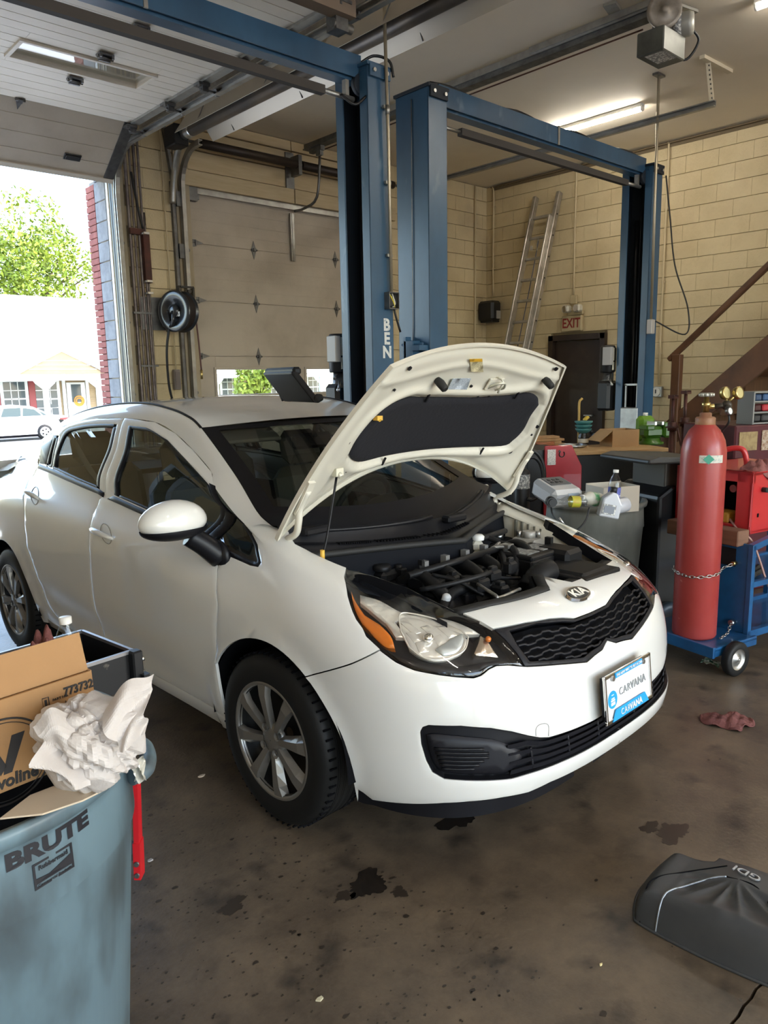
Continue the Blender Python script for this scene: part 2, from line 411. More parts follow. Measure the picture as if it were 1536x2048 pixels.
# exit door in the right wall
M_dbrown = mat('brown_door_paint', (.028, .016, .012), .38, col2=(.04, .025, .018), scale=4)
d3 = thing('door_3', '', '', (XR, (DX0+DX1)/2, 0)); d3['kind'] = st
for k in ('label', 'category'): del d3[k]
obj('door_leaf', G().box((XR+.02, (DX0+DX1)/2, 1.03), (.045, DX1-DX0-.14, 2.03)), M_dbrown, d3, bevel=.003)
fr = G(); fr.box((XR-.005, DX0+.035, DZ/2), (.12, .08, DZ)); fr.box((XR-.005, DX1-.035, DZ/2), (.12, .08, DZ)); fr.box((XR-.005, (DX0+DX1)/2, DZ-.035), (.12, DX1-DX0, .08))
obj('door_frame', fr, M_dbrown, d3, bevel=.003)
obj('door_handle', G().cyl((XR-.01, DX0+.17, 1.0), (XR-.07, DX0+.17, 1.0), .012, 10).bar((XR-.07, DX0+.16, 1.0), (XR-.07, DX0+.29, 1.0), .018, .018), mat('steel', (.55, .55, .55), .3, 1.), d3)
# ================================================================== overhead doors, tracks, piers
M_doorin = mat('door_panel_dirty', (.50, .44, .36), .55, col2=(.38, .325, .26), scale=1.7, lo=.38, hi=.75, bump=.06, bscale=90, coord='pos')
M_doorlt = mat('door_panel_light', (.84, .78, .68), .5, col2=(.74, .675, .575), scale=1.5, lo=.4, hi=.8, bump=.05, bscale=90)
M_galv = mat('galvanised', (.42, .42, .40), .42, .85, col2=(.30, .29, .27), scale=9, lo=.35, hi=.7)
M_galvd = mat('galvanised_dark', (.20, .20, .20), .45, .8, col2=(.12, .12, .12), scale=9)
M_black = mat('black_plastic', (.012, .012, .013), .45)
M_rubber = mat('rubber', (.014, .014, .014), .65)
M_steel = mat('steel', (.55, .55, .55), .3, 1.)
M_jamb = mat('jamb_board', (.44, .37, .26), .6, col2=(.34, .28, .18), scale=3, stretch=(3, 3, .5), lo=.35, hi=.7)
M_sky_pane = glass('pane_glass', (.93, .95, .94))
SEC = .61
def ribs(g, p0, ex, en, L, H, n=5):
    """faint horizontal ribs on a section: grooves as thin recessed strips are modelled as raised flat bands"""
    for i in range(n):
        h0 = H*i/n+.006; h1 = H*(i+1)/n-.006
        yield h0, h1
def section(name, o, eu, en, L, H, mt, parent, holes=(), n=5, t=.045):
    """one insulated section: o lower left corner on the inner face, along X, eu up the panel, en facing the room"""
    o = np.array(o, float); eu = np.array(eu, float); en = np.array(en, float); g = G()
    R_ = np.stack([X, eu, en], 1)
    us = [0, L]
    for (a, b, c, d) in holes: us += [a, b]
    us = sorted(set(us))
    for (ua, ub) in zip(us[:-1], us[1:]):
        hs = [(c, d) for (a, b, c, d) in holes if ua >= a-1e-6 and ub <= b+1e-6]
        if not hs: zs = [(0, H)]
        else: zs = [(0, hs[0][0]), (hs[0][1], H)]
        for (za, zb) in zs:
            g.box(o+X*(ua+ub)/2+eu*(za+zb)/2-en*(t/2+.003), (ub-ua, zb-za, t), rot=R_)
            for i in range(n):
                h0, h1 = max(za, H*i/n+.004), min(zb, H*(i+1)/n-.004)
                if h1-h0 > .01: g.box(o+X*(ua+ub)/2+eu*(h0+h1)/2-en*.0015, (ub-ua-(.004 if ua == 0 or ub == L else 0), h1-h0, .003), rot=R_)
    return obj(name, g, mt, parent)
def window_in(o, eu, en, a, b, c, d, parent, mt):
    o = np.array(o, float); R_ = np.stack([X, eu, en], 1); g = G(); fw = .03
    for (ua, ub, za, zb) in ((a-fw, b+fw, c-fw, c), (a-fw, b+fw, d, d+fw), (a-fw, a, c, d), (b, b+fw, c, d)):
        g.box(o+X*(ua+ub)/2+eu*(za+zb)/2+en*.006, (ub-ua, zb-za, .02), rot=R_)
    f_ = obj('window_frame', g, mt, parent, bevel=.003)
    obj('pane', G().box(o+X*(a+b)/2+eu*(c+d)/2-en*.025, (b-a, d-c, .004), rot=R_), M_sky_pane, f_)
def hinge(p, eu, en, parent, s=1.):
    p = np.array(p, float); eu = np.array(eu, float); en = np.array(en, float); g = G()
    g.prism([(-.038*s, 0), (-.028*s, .02*s), (0, .105*s), (.028*s, .02*s), (.038*s, 0), (.028*s, -.02*s), (0, -.105*s), (-.028*s, -.02*s)], p, X, eu, .005)
    g.cyl(p-X*.04*s+en*.012, p+X*.04*s+en*.012, .012*s, 10)
    g.box(p+en*.02, (.03*s, .035*s, .03*s), rot=np.stack([X, eu, en], 1))
    obj('hinge', g, M_galvd, parent)
# ---- door two, closed
d2 = thing('door_2', '', '', ((D2L+D2R)/2, YD, 0)); d2['kind'] = st; del d2['label']; del d2['category']
YF = YD+.03; zs2 = [.0, .61, 1.23, 1.86, 2.48, 3.10, 3.72]
wz = (1.42-1.23, 1.715-1.23)
for i in range(6):
    holes = [(4.65-D2L, 5.76-D2L, .185, .475), (5.96-D2L, 7.06-D2L, .185, .475)] if i == 2 else []
    section('door_section', (D2L, YF, zs2[i]), Z, -Y, D2R-D2L, zs2[i+1]-zs2[i]+.004, M_doorin, d2, holes)
    for (a, b, c, d) in holes: window_in((D2L, YF, zs2[i]), Z, -Y, a, b, c, d, d2, M_doorin)
    if i:
        for x in (5.245, 6.49): hinge((x, YF-.004, zs2[i]), Z, -Y, d2)
        g = G(); p = np.array((D2L+.03, YF-.01, zs2[i])); g.box(p+(.02, -.02, 0), (.05, .03, .07)); g.prism([(0, -.03), (.10, 0), (0, .03)], p+(.03, -.035, 0), X, Z, .012); g.cyl(p+(-.09, -.03, 0), p+(.04, -.03, 0), .008, 8); g.cyl(p+(-.105, -.03, 0), p+(-.085, -.03, 0), .025, 14)
        obj('roller', g, M_galvd, d2)
obj('top_strut', G().box(((D2L+D2R)/2, YF-.03, 3.675), (D2R-D2L-.05, .06, .075)).box(((D2L+D2R)/2, YF-.055, 3.675), (D2R-D2L-.05, .012, .11)), M_galv, d2)
obj('top_bracket', G().box((D2L+.06, YF-.04, 3.62), (.10, .07, .16)).box((D2L+.12, YF-.05, 3.62), (.03, .02, .12)).cyl((D2L-.08, YF-.06, 3.66), (D2L+.1, YF-.06, 3.66), .008, 8), M_galvd, d2)
g = G().box((5.80, YF-.03, 3.30), (.055, .03, .56)).box((5.80, YF-.045, 3.30), (.02, .012, .56))
obj('arm_bracket', g, M_galv, d2)
# ---- vertical and horizontal tracks (C section)
def track(path, side, parent, name='track', w=.055, mt=None):
    P = np.array(path, float); g = G(); T = np.gradient(P, axis=0); T /= np.linalg.norm(T, axis=1)[:, None]
    sx = side; prof = [(-.028, 0), (-.028, .045), (-.018, .045), (-.018, .006), (.018, .006), (.018, .045), (.028, .045), (.028, 0)]
    n0 = len(g.v); k = len(prof)
    for p, t in zip(P, T):
        nrm = np.cross(X, t); 
        for a, b in prof: g.v.append(tuple(p+nrm*a+X*sx*b))
    for i in range(len(P)-1):
        for j in range(k):
            g.f.append((n0+i*k+j, n0+i*k+(j+1) % k, n0+(i+1)*k+(j+1) % k, n0+(i+1)*k+j)); g.sm.append(False)
    g.f.append(tuple(range(n0, n0+k))); g.sm.append(False); e = n0+(len(P)-1)*k; g.f.append(tuple(range(e, e+k))[::-1]); g.sm.append(False)
    return obj(name, g, mt or M_galv, parent)
def track_path(x, yv, zt, r, yend, z0=0., drop=0.):
    pts = [(x, yv, z0), (x, yv, zt-r)]
    for i in range(1, 9):
        a = pi/2*i/8; pts.append((x, yv-r+r*cos(a), zt-r+r*sin(a)))
    pts.append((x, (yv-r+yend)/2, zt-drop/2)); pts.append((x, yend, zt-drop)); return pts
t2 = thing('door_track', 'galvanised track with brackets at the left edge of the closed overhead door', 'track', (D2L-.1, YD-.1, 0))
track(track_path(D2L-.13, YD-.1, 4.0, .36, 7.35), 1, t2)
g = G()
for z in (3.52, 2.98, 2.2, 1.3): g.box((D2L-.13, YD-.085, z), (.10, .03, .15)).box((D2L-.17, YD-.065, z), (.02, .05, .15))
obj('track_bracket', g, M_galvd, t2)
obj('angle_iron', G().box((D2L-.20, YD-.05, 1.85), (.035, .05, 3.7)).bar((D2L-.16, YD-.06, 3.5), (D2L-.27, YD-.06, 4.30), .05, .03), M_galvd, t2)
# pier face: painted boards with bolts either side, block between, reveal of grey block and red brick
for (xa, xb) in ((D1R, D1R+.115), (D2L-.125, D2L)):
    b = obj('jamb_board', G().box(((xa+xb)/2, YD-.035, 2.05), (xb-xa, .06, 4.1)), M_jamb, wbk, bevel=.003)
    for z in (3.0, 2.2, 1.45, .7): obj('bolt', G().cyl(((xa+xb)/2, YD-.064, z), ((xa+xb)/2, YD-.082, z), .02, 6), M_galvd, b)
obj('wood_batten', G().box((D2L-.15, YD-.03, 2.1), (.03, .05, 4.2)), M_jamb, wbk)
M_cmu = mat('grey_block', (.30, .30, .31), .85, col2=(.22, .22, .23), scale=9, bump=.3, bscale=60)
M_brick = mat('red_brick', (.36, .115, .09), .85, col2=(.26, .075, .06), scale=7, bump=.3, bscale=60)
M_mortar = mat('mortar', (.30, .28, .26), .9)
obj('reveal_core', G().box((D1R+.14, YD+.30, 1.85), (.22, .58, 3.7)), M_mortar, wbk)
for i in range(19): obj('grey_block', G().box((D1R+.046, YD+.235, .1+i*.2032), (.12, .27, .195), bev=.005), M_cmu, wbk)
gb = G().box((0, 0, 0), (.12, .22, .061), bev=.004).mesh('brick', M_brick)
for i in range(54):
    o = bpy.data.objects.new('brick', gb); COL.objects.link(o); o.parent = wbk; o.location = (D1R+.046+random.uniform(-.003, .003), YD+.485, .03+i*.0677)
obj('weather_strip', G().box((D1R+.004, YD+.012, 1.85), (.016, .03, 3.7)).box((D1R+.006, YD-.02, 1.85), (.014, .05, 3.7)), M_black, wbk)
obj('opening_trim', G().box((D1R-.002, YD+.075, 1.85), (.012, .05, 3.7)), mat('white_trim', (.7, .72, .74), .4), wbk)
# ---- door one, open overhead
d1 = thing('door_1', '', '', ((D1L+D1R)/2, 5.5, 3.9)); d1['kind'] = st; del d1['label']; del d1['category']
ZD = 3.92; ys1 = [7.10, 6.36, 5.78, 5.20, 4.62, 4.02]
k0 = np.array((D1L, 7.10, ZD+.06)); k1 = np.array((D1L, 7.70, 3.575)); eu = (k0-k1)/np.linalg.norm(k0-k1); en = np.cross(X, eu)
en = en if en[1] < 0 else -en
M_doorsh = M_doorin
section('door_section', k1, eu, en, D1R-D1L-.05, np.linalg.norm(k0-k1)-.006, M_doorin, d1, n=4)
obj('bottom_seal', G().bar(k1+X*0-eu*.01, k1+X*(D1R-D1L-.05)-eu*.01, .05, .03, up=en), mat('pale_seal', (.55, .50, .42), .6), d1)
pc = k1+X*(3.02-D1L)+eu*.19
obj('lift_handle', G().box(pc+en*.004, (.16, .075, .012), rot=np.stack([X, eu, en], 1), bev=.005).box(pc+en*.012, (.13, .045, .012), rot=np.stack([X, eu, en], 1), bev=.004), M_black, d1)
for i in range(5):
    y1, y0 = ys1[i], ys1[i+1]; H = y1-y0
    holes = [(2.12-D1L, 3.07-D1L, .13, .37)] if i == 1 else []
    if i == 1: holes = [(2.10-D1L, 3.07-D1L, .12, .42)]
    section('door_section', (D1L, y1, ZD+.03), -Y, -Z, D1R-D1L-.05, H+.004, M_doorlt, d1, holes)
    for (a, b, c, d) in holes: window_in((D1L, y1, ZD+.03), -Y, -Z, a, b, c, d, d1, M_doorlt)
for i, y in enumerate(ys1[:-1]):
    g = G(); p = np.array((2.62 if i else 2.44, y, ZD+.028))
    if i == 0: hinge(p+(0, .0, .0), eu, en, d1); continue
    g.box(p+(0, 0, -.012), (.11, .075, .012)).box(p+(0, .02, -.03), (.085, .02, .035)).cyl(p+(-.06, 0, -.03), p+(.06, 0, -.03), .011, 10).box(p+(-.045, -.03, -.024), (.015, .02, .03)).box(p+(.045, -.03, -.024), (.015, .02, .03))
    obj('hinge', g, M_galvd, d1)
for y in ys1:
    g = G(); p = np.array((D1R-.11, y, ZD)); g.box(p+(0, 0, -.005), (.10, .09, .02)).box(p+(.02, 0, -.03), (.05, .05, .05)).cyl(p+(-.02, 0, -.035), p+(.15, 0, -.035), .009, 8).cyl(p+(.12, 0, -.035), p+(.155, 0, -.035), .026, 14).box(p+(-.04, -.03, -.02), (.015, .03, .03))
    obj('roller', g, M_galvd, d1)
obj('end_stile', G().box((D1R-.09, 5.55, ZD+.018), (.075, 3.0, .02)), M_galv, d1)
g = G(); p = k1+X*(D1R-D1L-.10); g.bar(p+eu*.0+en*.004, p+eu*.70+en*.004, .10, .012, up=en)
obj('end_stile', g, M_galvd, d1)
obj('top_strut', G().box(((D1L+D1R)/2, 4.03, ZD-.03), (D1R-D1L-.05, .10, .10)), mat('strut_brown', (.20, .15, .11), .6), d1)
obj('top_bracket', G().box((D1R-.10, 4.08, ZD-.09), (.10, .10, .13)).cyl((D1R-.16, 4.06, ZD-.12), (D1R, 4.06, ZD-.12), .03, 12), M_galvd, d1)
t1 = thing('door_track', 'long galvanised roller track beside the raised overhead door', 'track', (D1R+.03, YD-.1, 0))
track(track_path(D1R+.045, YD-.1, ZD-.03, .42, 1.2), -1, t1)
obj('angle_iron', G().box((D1R+.055, 4.3, ZD+.035), (.04, 6.0, .012)).box((D1R+.075, 4.3, ZD+.06), (.010, 6.0, .06)), M_galv, t1)
obj('hanger', G().box((D1R+.09, 3.0, 4.2), (.04, .03, .42)).box((D1R+.09, 6.0, 4.2), (.04, .03, .42)), M_galv, t1)
# torsion shaft over door two, opener rails
sh = thing('torsion_shaft', 'dark torsion spring shaft running above the closed overhead door', 'shaft', (5.9, 7.65, 4.09))
obj('spring', G().cyl((4.45, 7.65, 4.085), (5.72, 7.65, 4.085), .048, 16).cyl((5.80, 7.65, 4.085), (7.3, 7.65, 4.085), .048, 16), mat('spring_steel', (.055, .042, .035), .5, .6), sh)
obj('shaft', G().cyl((4.3, 7.65, 4.085), (7.5, 7.65, 4.085), .016, 12), M_galvd, sh)
obj('centre_bracket', G().box((5.76, 7.70, 4.08), (.05, .16, .22)).box((5.76, 7.84, 4.05), (.12, .02, .42)), M_galvd, sh)
M_rail = mat('opener_rail', (.20, .205, .20), .5, .7, col2=(.11, .11, .11), scale=8)
op = thing('door_opener', 'grey trolley door opener with motor, pulley and long rail under the ceiling', 'door opener', (5.9, 3.2, 4.2))
xo = 5.88
obj('rail', G().box((xo, 5.45, 4.295), (.075, 4.4, .055)).box((xo, 5.45, 4.262), (.11, 4.4, .012)), M_rail, op)
obj('rail_angle', G().box((xo-.05, 5.0, 4.335), (.012, 3.6, .06)).box((xo-.05, 3.75, 4.345), (.05, 1.2, .05)), M_galv, op)
obj('chain', G().cyl((xo+.05, 3.35, 4.225), (xo+.05, 7.5, 4.225), .007, 8), mat('chain_brown', (.10, .05, .035), .5, .5), op)
obj('trolley', G().box((xo, 7.45, 4.24), (.06, .22, .07)).box((xo, 7.40, 4.19), (.05, .08, .07)), M_rail, op)
obj('door_arm', G().tube([(xo+.02, 7.42, 4.17), (xo+.02, 7.50, 3.72), (xo-.01, 7.72, 3.62), (xo-.07, 7.84, 3.60)], .016, 8, 4), M_galvd, op)
M_opg = mat('opener_grey', (.12, .125, .11), .45, .2, col2=(.08, .082, .075), scale=6)
mc = at(1322, 95, 0, xo)          # gearbox centre
bx = thing_c = np.array([xo, mc[1], mc[2]])
obj('motor_box', G().box(bx, (.34, .22, .17), bev=.008), M_opg, op)
obj('box_label', G().box(bx+(-.04, -.02, -.0855), (.2, .15, .002)), mat('label_white', (.7, .7, .66), .6, col2=(.25, .25, .25), scale=60, lo=.45, hi=.5), op)
pl = bx+(-.02, -.02, .20)
obj('pulley', G().lathe([(.02, -.015), (.10, -.018), (.125, -.022), (.125, .012), (.10, .008), (.03, .01), (.028, .03), (.0, .03)], pl+(-.1, -.06, 0), (-.75, -.66, 0), 28), mat('pulley_iron', (.30, .27, .23), .5, .4, col2=(.20, .17, .14), scale=10), op)
mp = bx+(.14, -.06, .17)
obj('motor', G().lathe([(.0, -.13), (.06, -.13), (.085, -.115), (.088, .08), (.075, .11), (.0, .115)], mp, (.35, -.94, 0), 24), mat('motor_grey', (.33, .33, .30), .4, .3), op)
obj('motor_strap', G().lathe([(.0895, -.03), (.092, -.03), (.092, .03), (.0895, .03)], mp, (.35, -.94, 0), 24), mat('label_white', (.7, .7, .66), .6), op)
obj('motor_cord', G().tube([mp+(.06, -.08, -.03), mp+(.14, -.1, -.1), mp+(.10, -.03, -.22), bx+(.16, -.0, -.02)], .010, 8, 6), M_black, op)
obj('hanger', G().bar((xo-.1, 3.25, 4.40), (xo+.45, 3.12, 4.385), .05, .02).bar(bx+(0, .05, .1), bx+(0, .05, HC-bx[2]), .05, .02).bar((xo-.2, 3.5, 4.39), (xo-.02, 3.55, 4.39), .10, .02), M_galv, op)
# far rail end with perforated hanger
t3 = thing('door_track', 'galvanised horizontal track hung from a perforated angle near the right wall', 'track', (7.42, 5, 4.0))
track([(7.42, 6.9, 4.02), (7.42, 5.2, 4.02), (7.42, 3.42, 4.02)], -1, t3)
hg = G(); pb = np.array((7.45, 3.47, 4.02)); hg.bar(pb, pb+(-.07, .03, .39), .045, .006, up=(1, 0, 0)); hg.bar((7.24, 3.49, 4.395), (7.79, 3.47, 4.395), .05, .03)
obj('perforated_hanger', hg, mat('cream_angle', (.62, .55, .42), .5), t3)
g = G()
for i in range(9): g.cyl(pb+np.array((-.07, .03, .39))*(i+.7)/10+(-.002, -.006, 0), pb+np.array((-.07, .03, .39))*(i+.7)/10+(-.004, -.010, 0), .009, 8)
obj('holes', g, M_black, t3)
# ---- radiant tube heater
ht = thing('tube_heater', 'long radiant tube heater under a reflector hood below the ceiling', 'heater', (4.1, 4.5, 4.0))
HXC = 4.08
obj('burner_tube', G().cyl((HXC, 7.15, 4.03), (HXC, .5, 4.03), .057, 20), mat('heater_tube', (.10, .088, .08), .42, .5, col2=(.16, .13, .10), scale=3), ht)
pf = [(-.21, -.075), (-.19, -.045), (-.075, .115), (.075, .115), (.19, -.045), (.21, -.075)]
g = G()
for (a, b) in zip(pf[:-1], pf[1:]):
    for yy0, yy1 in ((7.1, 4.9), (4.92, 2.7), (2.72, .5)):
        p0 = np.array((HXC+(a[0]+b[0])/2, (yy0+yy1)/2, 4.03+(a[1]+b[1])/2)); d = np.array((b[0]-a[0], 0, b[1]-a[1])); L = np.linalg.norm(d); d /= L
        g.box(p0, (L+.003, yy0-yy1+.03, .003), rot=np.stack([d, Y, np.cross(d, Y)], 1))
obj('reflector', g, mat('reflector_alu', (.56, .50, .41), .4, .35), ht)
obj('flex_connector', G().rings([((HXC, 7.13, 4.03), .05), ((HXC, 7.17, 4.03), .062), ((HXC, 7.20, 4.03), .05), ((HXC, 7.23, 4.03), .062), ((HXC, 7.26, 4.03), .05), ((HXC, 7.32, 4.03), .055)], 18), mat('foil', (.7, .7, .68), .3, .9), ht)
obj('burner_box', G().box((HXC-.03, 7.42, 4.02), (.16, .22, .2), bev=.01), M_black, ht)
for i, y in enumerate((6.7, 5.6, 4.15, 3.2)):
    obj('wire_hanger', G().tube([(HXC-.2, y, 3.96), (HXC-.1, y, 4.16), (HXC, y, 4.18), (HXC+.1, y, 4.16), (HXC+.2, y, 3.96)], .005, 6).tube([(HXC, y, 4.18), (HXC-.05, y+.02, 4.40)], .004, 6), M_galvd, ht)
# flue elbow from heater down the pier
obj('flue_elbow', G().tube([(HXC+.02, 7.45, 3.98), (HXC+.05, 7.6, 3.85), (HXC+.06, 7.72, 3.6), (HXC+.06, 7.75, 3.45)], .035, 12, 5), M_galv, ht)
# ---- two post lifts
M_blue = mat('lift_blue', (.034, .098, .185), .38, col2=(.024, .068, .130), scale=2.4, lo=.38, hi=.70, stretch=(1, 1, .5), coat=.25, col3=(.13, .20, .28), scale3=5, lo3=.66, hi3=.78, coatr=.25)
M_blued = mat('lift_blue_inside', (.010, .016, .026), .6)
M_oil = mat('hyd_black', (.01, .01, .012), .3)
M_lg = mat('lift_letter', (.62, .64, .64), .5, col2=(.30, .36, .42), scale=25, lo=.55, hi=.65)
LH = 3.70; LY0, LY1 = 4.20, 4.55
def lift_column(parent, xw, xo_, letters=None):
    """C section: web at xw, flanges reaching to xo_, open towards xo_"""
    s = 1 if xo_ > xw else -1; g = G(); t = .012
    g.box((xw+s*t/2, (LY0+LY1)/2, LH/2), (t, LY1-LY0, LH))
    for y in (LY0+t/2, LY1-t/2): g.box(((xw+xo_)/2, y, LH/2), (abs(xo_-xw), t, LH))
    for y0, y1 in ((LY0, LY0+.085), (LY1-.085, LY1)): g.box((xo_-s*t/2, (y0+y1)/2, LH/2), (t, y1-y0, LH))
    c = obj('column', g, M_blue, parent, bevel=.006)
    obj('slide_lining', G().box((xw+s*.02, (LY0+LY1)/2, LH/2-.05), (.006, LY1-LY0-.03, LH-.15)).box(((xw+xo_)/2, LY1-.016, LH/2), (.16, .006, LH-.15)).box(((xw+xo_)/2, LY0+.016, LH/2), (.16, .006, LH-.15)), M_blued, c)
    obj('base_plate', G().box(((xw+xo_)/2, (LY0+LY1)/2, .012), (.5, .5, .024)), M_blue, parent)
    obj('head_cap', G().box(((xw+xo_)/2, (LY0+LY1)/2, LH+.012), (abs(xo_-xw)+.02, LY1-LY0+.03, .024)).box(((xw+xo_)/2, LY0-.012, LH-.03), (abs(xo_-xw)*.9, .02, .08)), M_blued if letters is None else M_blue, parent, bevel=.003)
    obj('cap_bolts', G().cyl(((xw+xo_)/2-.06, LY0-.022, LH-.03), ((xw+xo_)/2-.06, LY0-.034, LH-.03), .014, 8).cyl(((xw+xo_)/2+.06, LY0-.022, LH-.03), ((xw+xo_)/2+.06, LY0-.034, LH-.03), .014, 8), M_steel, parent)
    obj('lift_cylinder', G().cyl(((xw+xo_)/2-s*.02, LY1-.13, .2), ((xw+xo_)/2-s*.02, LY1-.13, LH-.5), .022, 12).cyl(((xw+xo_)/2, LY0+.17, .1), ((xw+xo_)/2, LY0+.17, LH-.1), .006, 8), M_oil, parent)
    if letters:
        xm = (xw+xo_)/2
        for i, ch in enumerate(letters):
            if ch == ' ': continue
            gg = text_on(ch, .118, (xm+.035, LY0-.001, 1.955-i*.099-(.035 if i > 3 else 0)), X, Z, bold=.0048, lift=.001)
            obj('letter', gg, M_lg, c)
    return c
def lift_beam(parent, xa, xb, conduit):
    g = G(); yb = LY0+.17
    g.box(((xa+xb)/2, yb, 3.71), (xb-xa, .16, .13), bev=.004).box(((xa+xb)/2, yb, 3.645), (xb-xa, .10, .05)).box(((xa+xb)/2, yb-.078, 3.71), (xb-xa, .012, .15))
    b = obj('crossbeam', g, M_blue, parent, bevel=.003)
    for x, s in ((xa, 1), (xb, -1)):
        obj('pulley', G().cyl((x+s*.02-.02*s, yb-.09, 3.60), (x+s*.02-.02*s, yb-.05, 3.60), .07, 18), M_blued, parent)
        obj('pulley_arm', G().bar((x+s*.02, yb-.10, 3.68), (x-s*.09, yb-.10, 3.55), .02, .06, up=Y), M_blue, parent)
    obj('splice_plate', G().box(((xa+xb)/2, yb-.086, 3.71), (.025, .012, .16)), M_galv, parent)
    obj('safety_bar', G().bar((xa+.28, yb-.05, 3.50), (xb-.32, yb-.05, 3.50), .05, .055), mat('foam_bar', (.055, .050, .047), .8), parent)
    obj('bar_end', G().cyl((xb-.33, yb-.05, 3.50), (xb-.05, yb-.05, 3.50), .018, 10).cyl((xa+.05, yb-.05, 3.50), (xa+.29, yb-.05, 3.50), .014, 10).box((xb-.12, yb-.05, 3.56), (.03, .04, .10)), M_galv, parent)
    return b
la = thing('vehicle_lift', 'blue two post lift straddling the white sedan, lettered post nearest the closed door', 'vehicle lift', (2.2, 4.37, 0))
lift_column(la, 3.99, 3.775, 'BEN PEARSON'); lift_column(la, .40, .615, None); lift_beam(la, .6, 3.80, False)
obj('hydraulic_hose', G().tube([(3.62, 4.30, 3.50), (3.70, 4.25, 3.44), (3.78, 4.22, 3.50)], .010, 8, 6), M_oil, la)
obj('hydraulic_hose', G().tube([(3.80, 4.3, 3.74), (3.88, 4.24, 3.79), (3.97, 4.18, 3.76), (4.0, 4.17, 3.66)], .010, 8, 6), M_oil, la)
lb = thing('vehicle_lift', 'blue two post lift in the far bay, crossbeam ending before the ladder wall', 'vehicle lift', (6.17, 4.37, 0))
lift_column(lb, 4.38, 4.59, None); lift_column(lb, 7.955, 7.745, None); lift_beam(lb, 4.59, 7.76, False)
xs = np.linspace(4.55, 7.75, 16)
obj('hydraulic_hose', G().tube([(x, 4.34, 3.795+(.02*sin(i*1.5))) for i, x in enumerate(xs)], .014, 8, 3), M_oil, lb)
obj('release_cable', G().tube([(4.374, 4.37, 3.65), (4.372, 4.375, 2.6), (4.374, 4.38, 1.82)], .004, 6, 4), M_galvd, lb)
obj('latch_box', G().box((4.34, 4.36, 1.78), (.09, .10, .16), bev=.005).box((4.33, 4.27, 1.80), (.10, .10, .04)).cyl((4.32, 4.45, 1.83), (4.32, 4.22, 1.83), .010, 8).box((4.325, 4.40, 1.72), (.06, .03, .34)), M_blue, lb)
obj('carriage', G().box((7.80, 4.37, 1.05), (.12, .22, .30), bev=.01).bar((7.79, 4.30, 1.2), (7.79, 4.30, 1.45), .02, .02).bar((7.79, 4.44, 1.2), (7.79, 4.44, 1.45), .02, .02).bar((7.79, 4.28, 1.45), (7.79, 4.46, 1.45), .02, .02), M_galv, lb)
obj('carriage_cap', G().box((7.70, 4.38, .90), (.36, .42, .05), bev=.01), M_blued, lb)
# power units
def power_unit(o, nm):
    o = np.array(o, float); p = thing('power_unit', nm, 'motor', tuple(o))
    obj('motor', G().rings([(o+(0, 0, .42), .075), (o+(0, 0, .43), .082), (o+(0, 0, .70), .082), (o+(0, 0, .72), .07)], 22).box(o+(0, 0, .56), (.02, .19, .26)), M_black, p)
    obj('switch_box', G().box(o+(-.10, -.06, .60), (.055, .11, .2), bev=.005), mat('box_grey', (.42, .40, .38), .45), p)
    obj('label', G().box(o+(-.01, -.086, .62), (.075, .004, .14)).box(o+(-.02, -.088, .49), (.06, .004, .09)), mat('label_cream', (.72, .68, .55), .6), p)
    obj('pump', G().rings([(o+(0, 0, .42), .05), (o+(0, 0, .34), .055), (o+(0, 0, .32), .07)], 16).cyl(o+(-.04, -.03, .40), o+(-.10, -.06, .37), .012, 8), M_galvd, p)
    obj('lever', G().cyl(o+(-.05, -.06, .35), o+(-.12, -.13, .29), .009, 8).sphere(o+(-.125, -.135, .285), .016), M_steel, p)
    obj('reservoir', G().box(o+(0, 0, .16), (.20, .17, .34), bev=.03).box(o+(-.0, -.088, .16), (.03, .006, .28)), M_black, p)
    obj('bracket', G().box(o+(.11, .05, .3), (.012, .12, .5)), M_blue, p)
    return p
pu = at(675, 745, 1, 4.75); power_unit((pu[0]+.02, 4.75, pu[2]-.42), 'black hydraulic power unit seen between the closed overhead door and the lettered post')
pu2 = at(1213, 745, 1, 4.68); power_unit((pu2[0]+.02, 4.68, pu2[2]-.42), 'black hydraulic power unit standing in front of the brown exit door')
# conduit up the lettered post with open junction box
cd = thing('conduit', 'vertical metal conduit with an open junction box on the lettered blue post', 'conduit', (3.96, 4.17, 2))
M_emt = mat('conduit_brass', (.50, .44, .33), .4, .7)
pt = [(3.905, 4.16, 4.40), (3.935, 4.165, 3.2), (3.945, 4.17, 2.19)]
obj('pipe', G().tube(pt, .012, 10), M_emt, cd)
obj('pipe_straps', G().box((3.925, 4.178, 3.45), (.05, .02, .02)).box((3.935, 4.18, 2.95), (.05, .02, .02)).box((3.94, 4.18, 2.45), (.05, .02, .02)).cyl((3.93, 4.163, 3.40), (3.93, 4.163, 3.46), .016, 10), M_galv, cd)
jb = np.array((3.95, 4.18, 2.13))
g = G(); g.box(jb+(0, .015, 0), (.10, .01, .12)).box(jb+(-.048, -.01, 0), (.006, .05, .12)).box(jb+(.048, -.01, 0), (.006, .05, .12)).box(jb+(0, -.01, .058), (.10, .05, .006)).box(jb+(0, -.01, -.058), (.10, .05, .006))
obj('junction_box', g, M_galvd, cd)
for i, cc in enumerate(((.75, .6, .08), (.7, .7, .66), (.02, .02, .02))):
    obj('wire', G().tube([jb+(-.03+.03*i, -.01, .05), jb+(-.03+.02*i, -.035, .02), jb+(.0+.01*i, -.03, -.02), jb+(.02-.02*i, -.015, -.045)], .005, 6, 5), mat('wire%d' % i, cc, .5), cd)
obj('cord', G().tube([jb+(.02, -.01, -.06), jb+(.04, -.01, -.12), jb+(.09, 0, -.22)], .008, 6, 5), M_black, cd)
